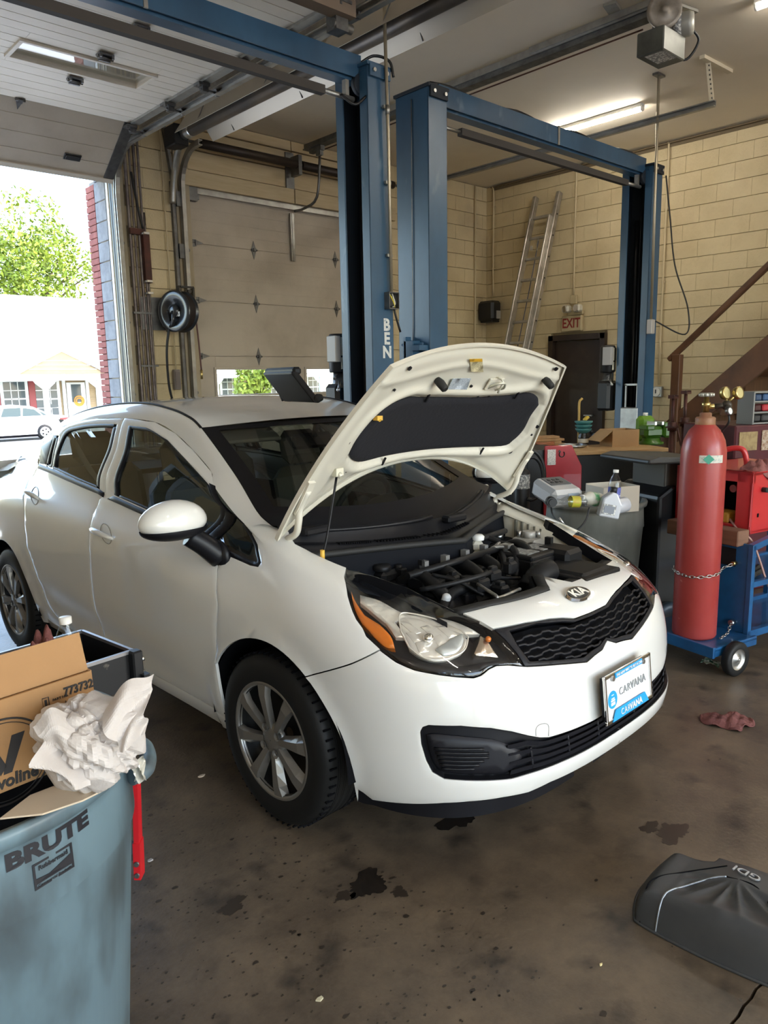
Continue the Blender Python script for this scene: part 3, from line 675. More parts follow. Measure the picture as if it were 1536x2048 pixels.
# ================================================================== the white sedan
CX, CY, CA = 2.219347, 2.1376, -1.54
_ca, _sa = cos(CA), sin(CA)
def c2w(p):
    p = np.asarray(p, float); return np.stack([CX+_ca*p[..., 0]-_sa*p[..., 1], CY+_sa*p[..., 0]+_ca*p[..., 1], p[..., 2]], -1)
def w2c(p):
    dx, dy = p[0]-CX, p[1]-CY; return np.array([_ca*dx+_sa*dy, -_sa*dx+_ca*dy, p[2]])
def catp(px, py, ax, val):
    """point of the photograph on a plane of the car's own axes"""
    o, d = ray(px, py); o2 = w2c(o); d2 = w2c(o+d)-o2; t = (val-o2[ax])/d2[ax]; return o2+t*d2
CAMC = w2c(np.array([0, 0, CAMH]))
# ---- body side and nose as one smooth wrapped sheet: s runs from the front centre round the corner and back, z is height
_Z=np.array([.12,.15,.25,.35,.47,.58,.68,.74,.79,.84,.91,.97,1.03,1.12,1.25,1.40,1.50])
_X0=np.array([.76,.80,.865,.885,.872,.855,.81,.765,.72,.57,.36,.12,-.1,-.25,-.6,-.95,-1.2])
_B0=np.array([.74,.765,.81,.832,.845,.852,.85,.845,.835,.815,.765,.70,.695,.69,.66,.60,.54])
_BD=np.array([.72,.75,.80,.83,.852,.86,.86,.857,.852,.843,.815,.775,.745,.712,.668,.606,.55])
_N=np.array([3.0,3.0,3.0,3.0,3.0,3.0,3.1,2.9,2.6,2.5,2.3,2.2,2.2,2.2,2.2,2.2,2.2])
_XJ=np.array([.05,.05,.05,.05,.05,.05,.05,.05,.03,.0,-.08,-.2,-.33,-.6,-.9,-1.3,-1.5])
def spl(xk,yk):
    # natural-ish monotone cubic (pchip)
    h=np.diff(xk); d=np.diff(yk)/h; m=np.zeros_like(yk)
    for i in range(1,len(xk)-1):
        if d[i-1]*d[i]>0:
            w1=2*h[i]+h[i-1]; w2=h[i]+2*h[i-1]; m[i]=(w1+w2)/(w1/d[i-1]+w2/d[i])
    m[0]=d[0]; m[-1]=d[-1]
    def f(x):
        x=np.asarray(x,float); i=np.clip(np.searchsorted(xk,x)-1,0,len(h)-1); t=(x-xk[i])/h[i]
        return ((2*t**3-3*t**2+1)*yk[i]+(t**3-2*t**2+t)*h[i]*m[i]+(-2*t**3+3*t**2)*yk[i+1]+(t**3-t**2)*h[i]*m[i+1])
    return f
fX0,fB0,fBD,fN,fXJ=[spl(_Z,v) for v in (_X0,_B0,_BD,_N,_XJ)]
SF=1.40   # s length of the rounded front
def sm(t): t=np.clip(t,0,1); return t*t*(3-2*t)
def S(s,z,rel=True):
    """right half body sheet, y<0.  s=0 front centre, s>SF along the side"""
    s=np.asarray(s,float); z=np.asarray(z,float); s,z=np.broadcast_arrays(s,z)
    x0,b0,bd,n,xj=fX0(z),fB0(z),fBD(z),fN(z),fXJ(z)
    ph=np.clip(s/SF,0,1)*np.pi/2
    c,q=np.cos(ph),np.sin(ph); r=(np.abs(c)**n+np.abs(q)**n)**(-1/n)
    x=np.where(s<SF,xj+(x0-xj)*r*c,xj-(s-SF)); y=np.where(s<SF,b0*r*q,0)
    b=b0+(bd-b0)*sm((xj-x)/.8)
    b=b-.03*np.where(z>.95,sm((z-.95)/.1),0)*(np.clip(-x-1.3,-1.2,2))**2*np.where(x<-1.3,1,0.6)
    b=b-.035*np.clip(-2.1-x,0,2)**2
    e=np.clip((-2.75-x)/.78,0,1); b=b*(1-e**3)**(1/2.2)
    y=np.where(s<SF,y,b)
    if rel: y=y+relief(x,y,z)
    return np.stack([x,-y,z],-1)
def relief(x,y,z):
    o=np.zeros_like(x)
    side=sm((y-.6)/.12)
    for wx in (0,-2.57):
        r=np.hypot(x-wx,z-.305); o=o+.012*sm((.415-r)/.035)*side
    # shoulder crease through the handles
    zc=.845+.055*(-x-.4); d=z-zc; o=o+np.where(d>0,.010*np.exp(-(d/.05)**2),.010*np.exp(-(d/.10)**2))*side*sm((-x-.1)/.8)*sm((-x+.3)/1)
    zc=.36+.05*(-x-.5)+.02*np.clip(-x-1.4,0,2)**2; d=z-zc; o=o-.012*np.exp(-(d/.07)**2)*sm((-x-.35)/.5)*sm((2.3+x)/.4)*side
    return o

def SN(s, z, off=0.):
    """sheet point moved along its outward normal"""
    p = S(s, z); e = 2e-3
    a = S(np.asarray(s)+e, z)-S(np.asarray(s)-e, z); b = S(s, np.asarray(z)+e)-S(s, np.asarray(z)-e)
    n = np.cross(a, b); n = n/(np.linalg.norm(n, axis=-1, keepdims=True)+1e-12)
    # outward: away from the axis x=-1.3,y=0
    sg = np.sign(n[..., 0]*(p[..., 0]+1.0)*.35-n[..., 1]*1.0*np.abs(p[..., 1])*2 if False else (n[..., 1]*p[..., 1]+n[..., 0]*np.clip(p[..., 0], 0, 2)))
    sg = np.where(sg == 0, 1, sg)
    n = n*sg[..., None]
    return p+n*np.asarray(off)[..., None] if np.ndim(off) else p+n*off
_gs, _gz = np.meshgrid(np.linspace(0, 4.2, 211), np.linspace(.13, 1.46, 134), indexing='ij')
_gp = S(_gs, _gz); _gn = SN(_gs, _gz, 1.)-_gp
_gf = ((CAMC-_gp)*_gn).sum(-1) > 0
_gpx = project(c2w(_gp)); _gpx[~_gf] = 1e6
def tr1(px, py):
    d = np.hypot(_gpx[..., 0]-px, _gpx[..., 1]-py); i = np.unravel_index(d.argmin(), d.shape); q = np.array([_gs[i], _gz[i]])
    best = (1e9, q)
    for k in range(25):
        qs = np.array([q[0], q[0]+1e-4, q[0]]); qz = np.array([q[1], q[1], q[1]+1e-4]); f = project(c2w(S(qs, qz)))
        e = np.array([px, py])-f[0]; er = np.abs(e).max()
        if er < best[0]: best = (er, q.copy())
        if er < .05: break
        J = np.stack([(f[1]-f[0])/1e-4, (f[2]-f[0])/1e-4], 1)
        q = q+np.clip(np.linalg.lstsq(J, e, rcond=None)[0], -.04, .04); q[0] = np.clip(q[0], 0, 4.3); q[1] = np.clip(q[1], .12, 1.47)
    return best[1]
def TR(pts): return [tuple(tr1(*p)) for p in pts]
def s_of_x(x, z): return SF+float(fXJ(z))-x
def XZ(pts): return [(s_of_x(x, z), z) for x, z in pts]
# ---- 2D outline tools
def smooth_loop(poly, n=5, corner=38, closed=True):
    P = [np.array(p, float) for p in poly]; m_ = len(P); cor = []
    for i in range(m_):
        a = P[i]-P[i-1]; b = P[(i+1) % m_]-P[i]
        an = abs(math.degrees(atan2(a[0]*b[1]-a[1]*b[0], a@b)))
        if an > corner: cor.append(i)
    if not cor: return [tuple(q) for q in crv(P, n, True)]
    out = []
    for k in range(len(cor)):
        i0 = cor[k]; i1 = cor[(k+1) % len(cor)]
        idx = [i0]; j = i0
        while True:
            j = (j+1) % m_; idx.append(j)
            if j == i1: break
        seg = [P[j] for j in idx]
        out += [tuple(q) for q in (crv(seg, n)[:-1] if len(seg) > 2 else seg[:-1])]
    return out
def dens(poly, d):
    out = []
    for i in range(len(poly)):
        a = np.array(poly[i]); b = np.array(poly[(i+1) % len(poly)]); k = max(1, int(np.linalg.norm(b-a)/d))
        out += [tuple(a+(b-a)*t/k) for t in range(k)]
    return out
def inside(P, poly):
    P = np.asarray(P); c = np.zeros(len(P), bool); q = np.asarray(poly); x, y = P[:, 0], P[:, 1]; j = len(q)-1
    for i in range(len(q)):
        k = (q[i, 1] > y) != (q[j, 1] > y)
        with np.errstate(divide='ignore', invalid='ignore'):
            xx = (q[j, 0]-q[i, 0])*(y-q[i, 1])/(q[j, 1]-q[i, 1])+q[i, 0]
        c ^= k & (x < xx); j = i
    return c
def dist_poly(P, poly):
    P = np.asarray(P); q = np.asarray(poly); best = np.full(len(P), 1e9)
    for i in range(len(q)):
        a = q[i]; b = q[(i+1) % len(q)]; d = b-a; L = d@d
        if L < 1e-14: continue
        t = np.clip(((P-a)@d)/L, 0, 1); best = np.minimum(best, np.linalg.norm(P-(a+t[:, None]*d), axis=1))
    return best
def area(poly):
    q = np.asarray(poly); return .5*np.sum(q[:, 0]*np.roll(q[:, 1], -1)-np.roll(q[:, 0], -1)*q[:, 1])
def patch_geo(poly, fn, holes=(), res=.03, edge=.0007, skirt=.012, rim=.0022, center=False, off=0., d=.016):
    """triangulated patch cut from a sheet fn(s,z,off) by an outline, with rolled edges and a return flange"""
    loops = [dens(poly, d)]+[dens(h, d) for h in holes]
    if area(loops[0]) < 0: loops[0] = loops[0][::-1]
    for i in range(1, len(loops)):
        if area(loops[i]) > 0: loops[i] = loops[i][::-1]
    pts = []; edges = []; flag = []
    for lp in loops:
        n0 = len(pts); k = len(lp); pts += lp; flag += [1]*k; edges += [(n0+i, n0+(i+1) % k) for i in range(k)]
    nb = len(pts)
    B = np.array(loops[0]); lo, hi = B.min(0), B.max(0)
    gx, gy = np.meshgrid(np.arange(lo[0], hi[0]+res, res), np.arange(lo[1], hi[1]+res, res), indexing='ij')
    Q = np.stack([gx.ravel(), gy.ravel()], 1)+np.random.RandomState(1).uniform(-1e-4, 1e-4, (gx.size, 2))
    ok = inside(Q, loops[0])
    for h in loops[1:]: ok &= ~inside(Q, h)
    dd = np.full(len(Q), 1e9)
    for lp in loops: dd = np.minimum(dd, dist_poly(Q, lp))
    Q = Q[ok & (dd > max(rim*1.6, res*.35))]
    ins = []
    if rim > 0:
        for lp in loops:
            L = np.array(lp); t = np.roll(L, -1, 0)-np.roll(L, 1, 0); nrm = np.stack([-t[:, 1], t[:, 0]], 1); nrm /= np.linalg.norm(nrm, axis=1)[:, None]+1e-12
            ins.append(L+nrm*rim)
        I = np.concatenate(ins); ok = inside(I, loops[0])
        for h in loops[1:]: ok &= ~inside(I, h)
        dd = np.full(len(I), 1e9)
        for lp in loops: dd = np.minimum(dd, dist_poly(I, lp))
        I = I[ok & (dd > rim*.8)]
        allp = [Vector(p) for p in pts]+[Vector(p) for p in I]+[Vector(p) for p in Q]
    else: allp = [Vector(p) for p in pts]+[Vector(p) for p in Q]
    r = delaunay_2d_cdt(allp, edges, [], 0, 1e-6, True)
    V = np.array([tuple(v) for v in r[0]]); F = np.array([f for f in r[2] if len(f) == 3])
    cen = V[F].mean(1); ok = inside(cen, loops[0])
    for h in loops[1:]: ok &= ~inside(cen, h)
    F = F[ok]
    isb = np.array([any(o < nb for o in orig) for orig in r[3]])
    cent = (V[:, 0] < 1e-6) if center else np.zeros(len(V), bool)
    o_ = np.where(isb & ~cent, off-edge, off)
    P = fn(V[:, 0], V[:, 1], o_)
    # orient
    Pn = fn(V[:, 0], V[:, 1], o_+.01)-P
    fn_ = np.cross(P[F[:, 1]]-P[F[:, 0]], P[F[:, 2]]-P[F[:, 0]]); flip = (fn_*(Pn[F].mean(1))).sum(1) < 0
    F[flip] = F[flip][:, ::-1]
    g = G(); g.add(P, F, True)
    if skirt > 0:
        P2 = fn(V[:, 0], V[:, 1], o_-skirt)
        ec = {}
        for f in F:
            for a, b in ((f[0], f[1]), (f[1], f[2]), (f[2], f[0])): ec[(a, b)] = 1
        for (a, b) in list(ec):
            if (b, a) not in ec and not (cent[a] and cent[b]): g.add([P[a], P[b], P2[b], P2[a]], [(1, 0, 3, 2)])
    return g
def mirrored(g):
    h = G(); h.v = [(x, -y, z) for x, y, z in g.v]; h.f = [f[::-1] for f in g.f]; h.sm = list(g.sm); return h
def weld(me, d=1e-4):
    import bmesh
    bm = bmesh.new(); bm.from_mesh(me); bmesh.ops.remove_doubles(bm, verts=[v for v in bm.verts if abs(v.co.y) < 2e-4], dist=d); bm.to_mesh(me); bm.free()
# ---- materials
M_paint = mat('white_paint', (.70, .69, .655), .30, coat=1.0, coatr=.02, spec=.4)
M_paintc = M_paint
M_blk = mat('trim_black', (.008, .008, .010), .36, spec=.28)
M_blk2 = mat('grille_black', (.010, .010, .013), .45, spec=.3)
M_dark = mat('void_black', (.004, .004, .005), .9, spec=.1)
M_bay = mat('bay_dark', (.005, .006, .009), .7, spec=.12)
M_glass = glass('car_glass', (.46, .50, .48), .95)
M_wind = glass('windshield_glass', (.50, .54, .51), .95)
M_chrome = mat('chrome', (.85, .84, .82), .06, 1.)
M_refl = mat('lamp_reflector', (.86, .82, .75), .22, .5, bump=.2, bscale=14)
M_lens = glass('lamp_lens', (.97, .97, .96), .95)
M_amber = mat('amber_lens', (.62, .16, .012), .25, spec=.6, coat=.5)
M_tire = mat('tire_rubber', (.010, .010, .010), .55, spec=.3)
M_hub = mat('hubcap_silver', (.24, .225, .205), .30, .55)
M_cloth = mat('seat_cloth', (.15, .14, .12), .9)
M_int = mat('interior_dark', (.045, .043, .040), .7)
M_intl = mat('interior_trim', (.23, .21, .18), .7)
car = thing('car', 'white four-door sedan with its hood propped open in the bay', 'car', (CX, CY, 0), CA)
def cobj(name, g, mt, parent=None, **k): return obj(name, g, mt, parent or car, local=True, **k)
def panel(name, poly, holes=(), mt=None, both=True, parent=None, sub=None, **k):
    g = patch_geo(poly, SN, holes, **k); o = cobj(name, g, mt or M_paint, parent); o2 = None
    if both: o2 = cobj(name, mirrored(g), mt or M_paint, parent)
    return o, o2
def cpanel(name, poly, holes=(), mt=None, parent=None, **k):
    """panel that crosses the centre line"""
    g = patch_geo(poly, SN, holes, center=True, **k); h = mirrored(g); n = len(g.v)
    g.add(h.v, h.f); g.sm = g.sm[:len(g.f)-len(h.f)]+h.sm
    me = g.mesh(name, mt or M_paint); weld(me); return cobj(name, me, None, parent)
# ---- outlines measured on the sheet
arc = lambda x0, r, a0, a1, n=22: [(x0+r*cos(a0+(a1-a0)*i/n), .305+r*sin(a0+(a1-a0)*i/n)) for i in range(n+1)]
gapF = TR([(433, 1300), (433, 1180), (435, 1141), (439, 1114), (446, 1107)])
zsill = .245
xf = lambda s, z: float(fXJ(z))-(s-SF)
sF = gapF[0][0]; xF = xf(*gapF[0])
bev_ = lambda pts: pts
# fender
hlrear = TR([(692, 1136), (687.5, 1152), (695, 1192), (712, 1239), (732, 1273), (759, 1298)])
fend_top = TR([(504, 1068), (488.5, 1048), (499.5, 1034), (515, 1025), (526, 1037), (544, 1052), (577, 1063), (579, 1072), (590, 1088), (623, 1105), (657, 1121), (692, 1135)])
qwin = TR([(446, 1107), (500, 1131), (516, 1134), (522, 1125), (517, 1101), (504, 1068)])
bgap = TR([(759, 1298), (700, 1327), (637, 1357)])
arcF = XZ(arc(.01, .385, radians(35), radians(186)))
arcFpts = [(SF+float(fXJ(z))-x if x <= float(fXJ(z)) else None, z) for x, z in arc(.01, .385, radians(-12), radians(188), 40)]
def s_from_xz(x, z):
    """parameter of the sheet point at (x,z), also on the rounded front"""
    if x <= float(fXJ(z)): return s_of_x(x, z)
    a, b = 0., SF
    for _ in range(40):
        m_ = (a+b)/2
        if S(m_, z)[0] > x: a = m_
        else: b = m_
    return (a+b)/2
arcFull = [(s_from_xz(x, z), z) for x, z in arc(.01, .385, radians(-14), radians(190), 44)]   # front bottom over the top to the rear bottom
zb = bgap[-1][1]
kf = min(range(len(arcFull)//2), key=lambda i: abs(arcFull[i][1]-zb))
arc_fender = arcFull[kf:]; arc_bumper = arcFull[:kf+1]; bgap[-1] = (arcFull[kf][0]-.004, arcFull[kf][1])
fender_poly = [(sF, zsill)]+gapF+qwin[1:-1]+fend_top+hlrear+bgap[1:-1]+arc_fender+[(arc_fender[-1][0]+.01, zsill)]
fender, fenderL = panel('fender', fender_poly, res=.035)
# rocker and doors
bg = TR([(211, 986.5), (199, 999), (186, 1028), (180, 1053), (178, 1097), (180, 1130)])
sB = bg[-1][0]-.01; zdb = .30
Dpx = [(429, 974), (423, 944), (386, 900), (350, 866), (310, 844), (249, 836.5)]
Dp = TR(Dpx)
belt_tri = TR([(446, 1107), (426, 1078)])
gl_front = TR([(257, 851), (299, 858), (335, 880), (368, 915), (401, 951), (419, 971), (424, 984), (407, 1077), (302, 1023), (228, 990)])
fd_poly = [(sF+.0045, zdb)]+[(s+.0045, z) for s, z in gapF]+[belt_tri[1]]+Dp+[(s-.002, z) for s, z in bg]+[(sB-.002, zdb)]
front_door, fdL = panel('front_door', fd_poly, [smooth_loop(gl_front, 4, 24)], res=.035)
gl_rear = TR([(129, 862), (159, 851.5), (193, 848), (232.5, 848), (231, 860), (199, 975), (196, 977), (106, 937), (114, 895)])
gl_rq = TR([(106, 876), (117, 871), (109, 905), (104, 934), (93, 929)])
rgap = TR([(74, 937), (58, 960), (51.6, 979), (49, 1020), (49.4, 1056), (52.6, 1089), (69, 1138), (86, 1181), (95, 1207), (105, 1224), (122, 1233)])
Dr = TR([(246.5, 836.5), (193, 837), (150, 843.6), (114, 859), (95, 874), (83, 889), (75, 914)])
rd_poly = [(sB+.0025, zdb)]+[(s+.0025, z) for s, z in bg[::-1]]+Dr+rgap[:-1]+[(rgap[-1][0], zdb+.02), (rgap[-1][0]-.10, zdb)]
rear_door, rdL = panel('rear_door', rd_poly, [smooth_loop(gl_rear), smooth_loop(gl_rq)], res=.035)
arcR = [(s_from_xz(x, z), z) for x, z in arc(-2.57, .375, radians(-8), radians(188), 40)]
q_poly = [(rgap[-1][0]+.004, zdb+.02)]+[(s+.0045, z) for s, z in rgap[::-1]]+[(rgap[0][0]+.06, rgap[0][1]+.02), (s_of_x(-2.75, 1.12), 1.12), (s_of_x(-3.05, 1.06), 1.06), (s_of_x(-3.36, 1.03), 1.03), (s_of_x(-3.42, .7), .7), (s_of_x(-3.40, .3), .3), (arcR[-1][0]+.02, .27)]+arcR[::-1]+[(rgap[-1][0]+.07, .27)]
quarter, quL = panel('quarter_panel', q_poly, res=.05)
rocker, rkL = panel('rocker_panel', [(sF-.02, zdb-.005), (arcR[0][0]-.07, zdb-.005), (arcR[0][0]-.05, .235), (arc_fender[-1][0]+.02, .225), (sF-.04, zsill-.006), (sF-.002, zsill-.004)], res=.05)
# side glass and its black mouldings
def sglass(nm, poly, par, off=-.010):
    for i, (gg, p) in enumerate(((patch_geo(poly, SN, res=.08, edge=0, skirt=0, rim=0, off=off), par[0]),)):
        cobj(nm, gg, M_glass, p); cobj(nm, mirrored(gg), M_glass, par[1])
def grow(poly, d):
    q = np.array(poly); 
    if area(q) < 0: q = q[::-1]
    t = np.roll(q, -1, 0)-np.roll(q, 1, 0); n = np.stack([t[:, 1], -t[:, 0]], 1); n /= np.linalg.norm(n, axis=1)[:, None]+1e-12
    return [tuple(p) for p in q+n*d]
for nm, poly, par in (('window_glass', smooth_loop(gl_front, 4, 24), (front_door, fdL)), ('window_glass', smooth_loop(gl_rear), (rear_door, rdL)), ('quarter_glass', smooth_loop(gl_rq), (rear_door, rdL))):
    sglass(nm, grow(poly, .01), par)
    gg = patch_geo(grow(poly, .001), SN, [grow(poly, -.013)], res=.05, edge=.002, rim=.003, skirt=.012, off=.001)
    cobj('window_seal', gg, M_blk, par[0]); cobj('window_seal', mirrored(gg), M_blk, par[1])
qpoly = TR([(430, 977), (486, 1048), (504, 1070), (516, 1101), (521, 1124), (516, 1132), (500, 1129), (446, 1105), (427, 1080)])
qg = patch_geo(smooth_loop(qpoly), SN, res=.06, edge=0, skirt=0, rim=0, off=-.006); cobj('quarter_window', qg, M_glass); cobj('quarter_window', mirrored(qg), M_glass)
qi = TR([(434, 990), (484, 1052), (510, 1100), (514, 1118), (508, 1122), (447, 1095), (432, 1076)])
gg = patch_geo(smooth_loop(qpoly), SN, [smooth_loop(qi)], res=.05, edge=.002, rim=.003, off=.0); cobj('window_seal', gg, M_blk); cobj('window_seal', mirrored(gg), M_blk)
cobj('division_bar', patch_geo(TR([(418, 966), (431, 972), (428, 1080), (404, 1080)]), SN, res=.05, edge=.002, rim=.003, off=.003), M_blk, front_door)
# belt mouldings
def strip(pa, pb, off, mt, nm, par):
    gg = patch_geo(list(pa)+list(pb)[::-1], SN, res=.05, edge=.003, rim=.003, off=off); cobj(nm, gg, mt, par[0]); cobj(nm, mirrored(gg), mt, par[1])
strip(TR([(228, 992), (302, 1025), (410, 1078), (426, 1080)]), TR([(215, 998), (300, 1036), (408, 1090), (445, 1106)]), .006, M_blk, 'belt_moulding', (front_door, fdL))
strip(TR([(79, 928), (106, 938), (198, 979), (209, 985)]), TR([(76, 937), (104, 948), (196, 988), (207, 995)]), .006, M_blk, 'belt_moulding', (rear_door, rdL))
ap = TR([(82, 893), (106, 877), (92, 929), (79, 927)]); gg = patch_geo(ap, SN, res=.05, edge=.002, rim=.003, off=.002); cobj('pillar_cover', gg, M_blk, rear_door); cobj('pillar_cover', mirrored(gg), M_blk, rdL)
# ---- pillars, roof, screens
def pc(px, py, y): return catp(px, py, 1, y)
Wf = [pc(544, 1052, -.655), pc(515, 1025, -.64), pc(470, 950, -.585), pc(402, 856, -.535), pc(370, 830, -.53), pc(330, 815, -.53), pc(290, 807, -.53), pc(240, 808, -.53)]
Wf = [np.array(p) for p in Wf]; Wr = [np.array(p) for p in ((-1.95, -.53, 1.437), (-2.25, -.53, 1.385), (-2.55, -.545, 1.29), (-2.82, -.57, 1.175), (-3.02, -.60, 1.09))]
Wc = crv(Wf+Wr, 8)
Ds = TR([(499.5, 1036), (488, 1047)])+[Dp[0]]+Dp[1:]+Dr[1:]+[rgap[0]]
Dc = np.array([SN(s, z, .0) for s, z in Ds]); Dc[0] = Wc[3]+(.0, -.03, -.004)
Dc = crv(np.vstack([Dc, SN(rgap[0][0]+.30, 1.135)[None], SN(rgap[0][0]+.55, 1.085)[None]]), 6)
def resamp(C, n):
    L = np.r_[0, np.cumsum(np.linalg.norm(np.diff(C, axis=0), axis=1))]; t = np.linspace(0, L[-1], n); return np.stack([np.interp(t, L, C[:, k]) for k in range(3)], 1)
NS = 70
# match stations by x so the strip does not twist
def byx(C, xs):
    o = np.argsort(-C[:, 0]); C = C[o]; return np.stack([np.interp(-xs, -C[:, 0], C[:, k]) for k in range(3)], 1)
tw = resamp(Wc, NS); td = resamp(Dc, NS)
g = G(); NV = 9
def unis(i, j):
    a = td[i]; b = tw[i]; t = j/(NV-1); p = a*(1-t)+b*t
    out = np.array([.15, -.62, .77]); out = out/np.linalg.norm(out); L = np.linalg.norm(b-a)
    return p+out*(.20*L*4*t*(1-t)*.42)
for i in range(NS):
    for j in range(NV): g.v.append(tuple(unis(i, j)))
for i in range(NS-1):
    for j in range(NV-1): g.f.append((i*NV+j, i*NV+j+1, (i+1)*NV+j+1, (i+1)*NV+j)); g.sm.append(True)
cobj('roof_rail', g, M_paint, solid=.0); cobj('roof_rail', mirrored(g), M_paint)
# roof skin between the two rail edges
ixr = [i for i, p in enumerate(Wc) if p[0] <= Wf[3][0]+1e-6 and p[0] > -2.26]
rl = resamp(Wc[ixr], 40)
def roofp(u, v):
    p = rl[min(39, int(round(u*39)))]; y = p[1]*(1-2*v); k = 1-(1-2*v)**2; f = max(0, 1-u*6)**2; r_ = max(0, (u-.8)*5)**2
    return (p[0]+.115*k*f-.10*k*r_, y, p[2]+.022*k+.004*k*f)
cobj('roof', G().grid(roofp, 40, 21), M_paint)
cobj('roof_moulding', G().tube(Wc[ixr][:, :]+np.array((0, 0, .001)), .006, 6), M_blk); cobj('roof_moulding', mirrored(G().tube(Wc[ixr]+np.array((0, 0, .001)), .006, 6)), M_blk)
# windshield
iw = [i for i, p in enumerate(Wc) if p[0] >= Wf[3][0]-1e-6]; wl_ = resamp(Wc[iw], 24)
def windp(u, v, d=0.):
    p = wl_[min(23, int(round(u*23)))]; y = p[1]*(1-2*v); k = 1-(1-2*v)**2; bow = .19+(.115-.19)*u
    return (p[0]+bow*k-d*.7, y, p[2]-.055*k*(1-u)+.012*k*u-d*.7)
ws = cobj('windshield', G().grid(windp, 24, 25), M_wind)
# ceramic border of the windshield
def border(u0, u1, v0, v1): return lambda u, v: tuple(np.array(windp(u0+(u1-u0)*u, v0+(v1-v0)*v))+(.002, 0, .002))
gb_ = G()
gb_.grid(lambda u, v: tuple(np.array(windp(u, .0+.055*v))+(.002, 0, .002)), 24, 3); gb_.grid(lambda u, v: tuple(np.array(windp(u, .945+.055*v))+(.002, 0, .002)), 24, 3)
gb_.grid(lambda u, v: tuple(np.array(windp(u*5/23, v))+(.002, 0, .002)), 6, 25); gb_.grid(lambda u, v: tuple(np.array(windp(1-u/23*.8, v))+(.002, 0, .002)), 3, 25)
cobj('ceramic_border', gb_, M_blk, ws)
# backlight and deck
ib = [i for i, p in enumerate(Wc) if p[0] <= -2.24]; bl = resamp(Wc[ib], 14)
cobj('rear_window', G().grid(lambda u, v: (bl[int(round(u*13))][0]-.10*(1-(1-2*v)**2)*(1-.3*u), bl[int(round(u*13))][1]*(1-2*v), bl[int(round(u*13))][2]+.018*(1-(1-2*v)**2)), 14, 15), M_glass)
cobj('decklid', G().grid(lambda u, v: (-3.0-.46*u-.03*(1-(1-2*v)**2), (.66-.06*u)*(2*v-1), 1.10-.05*u+.02*(1-(1-2*v)**2)-.06*abs(2*v-1)**6), 12, 15).grid(lambda u, v: (-3.47-.05*(1-(1-2*v)**2), .60*(2*v-1), 1.06-.75*u), 12, 15), M_paint)
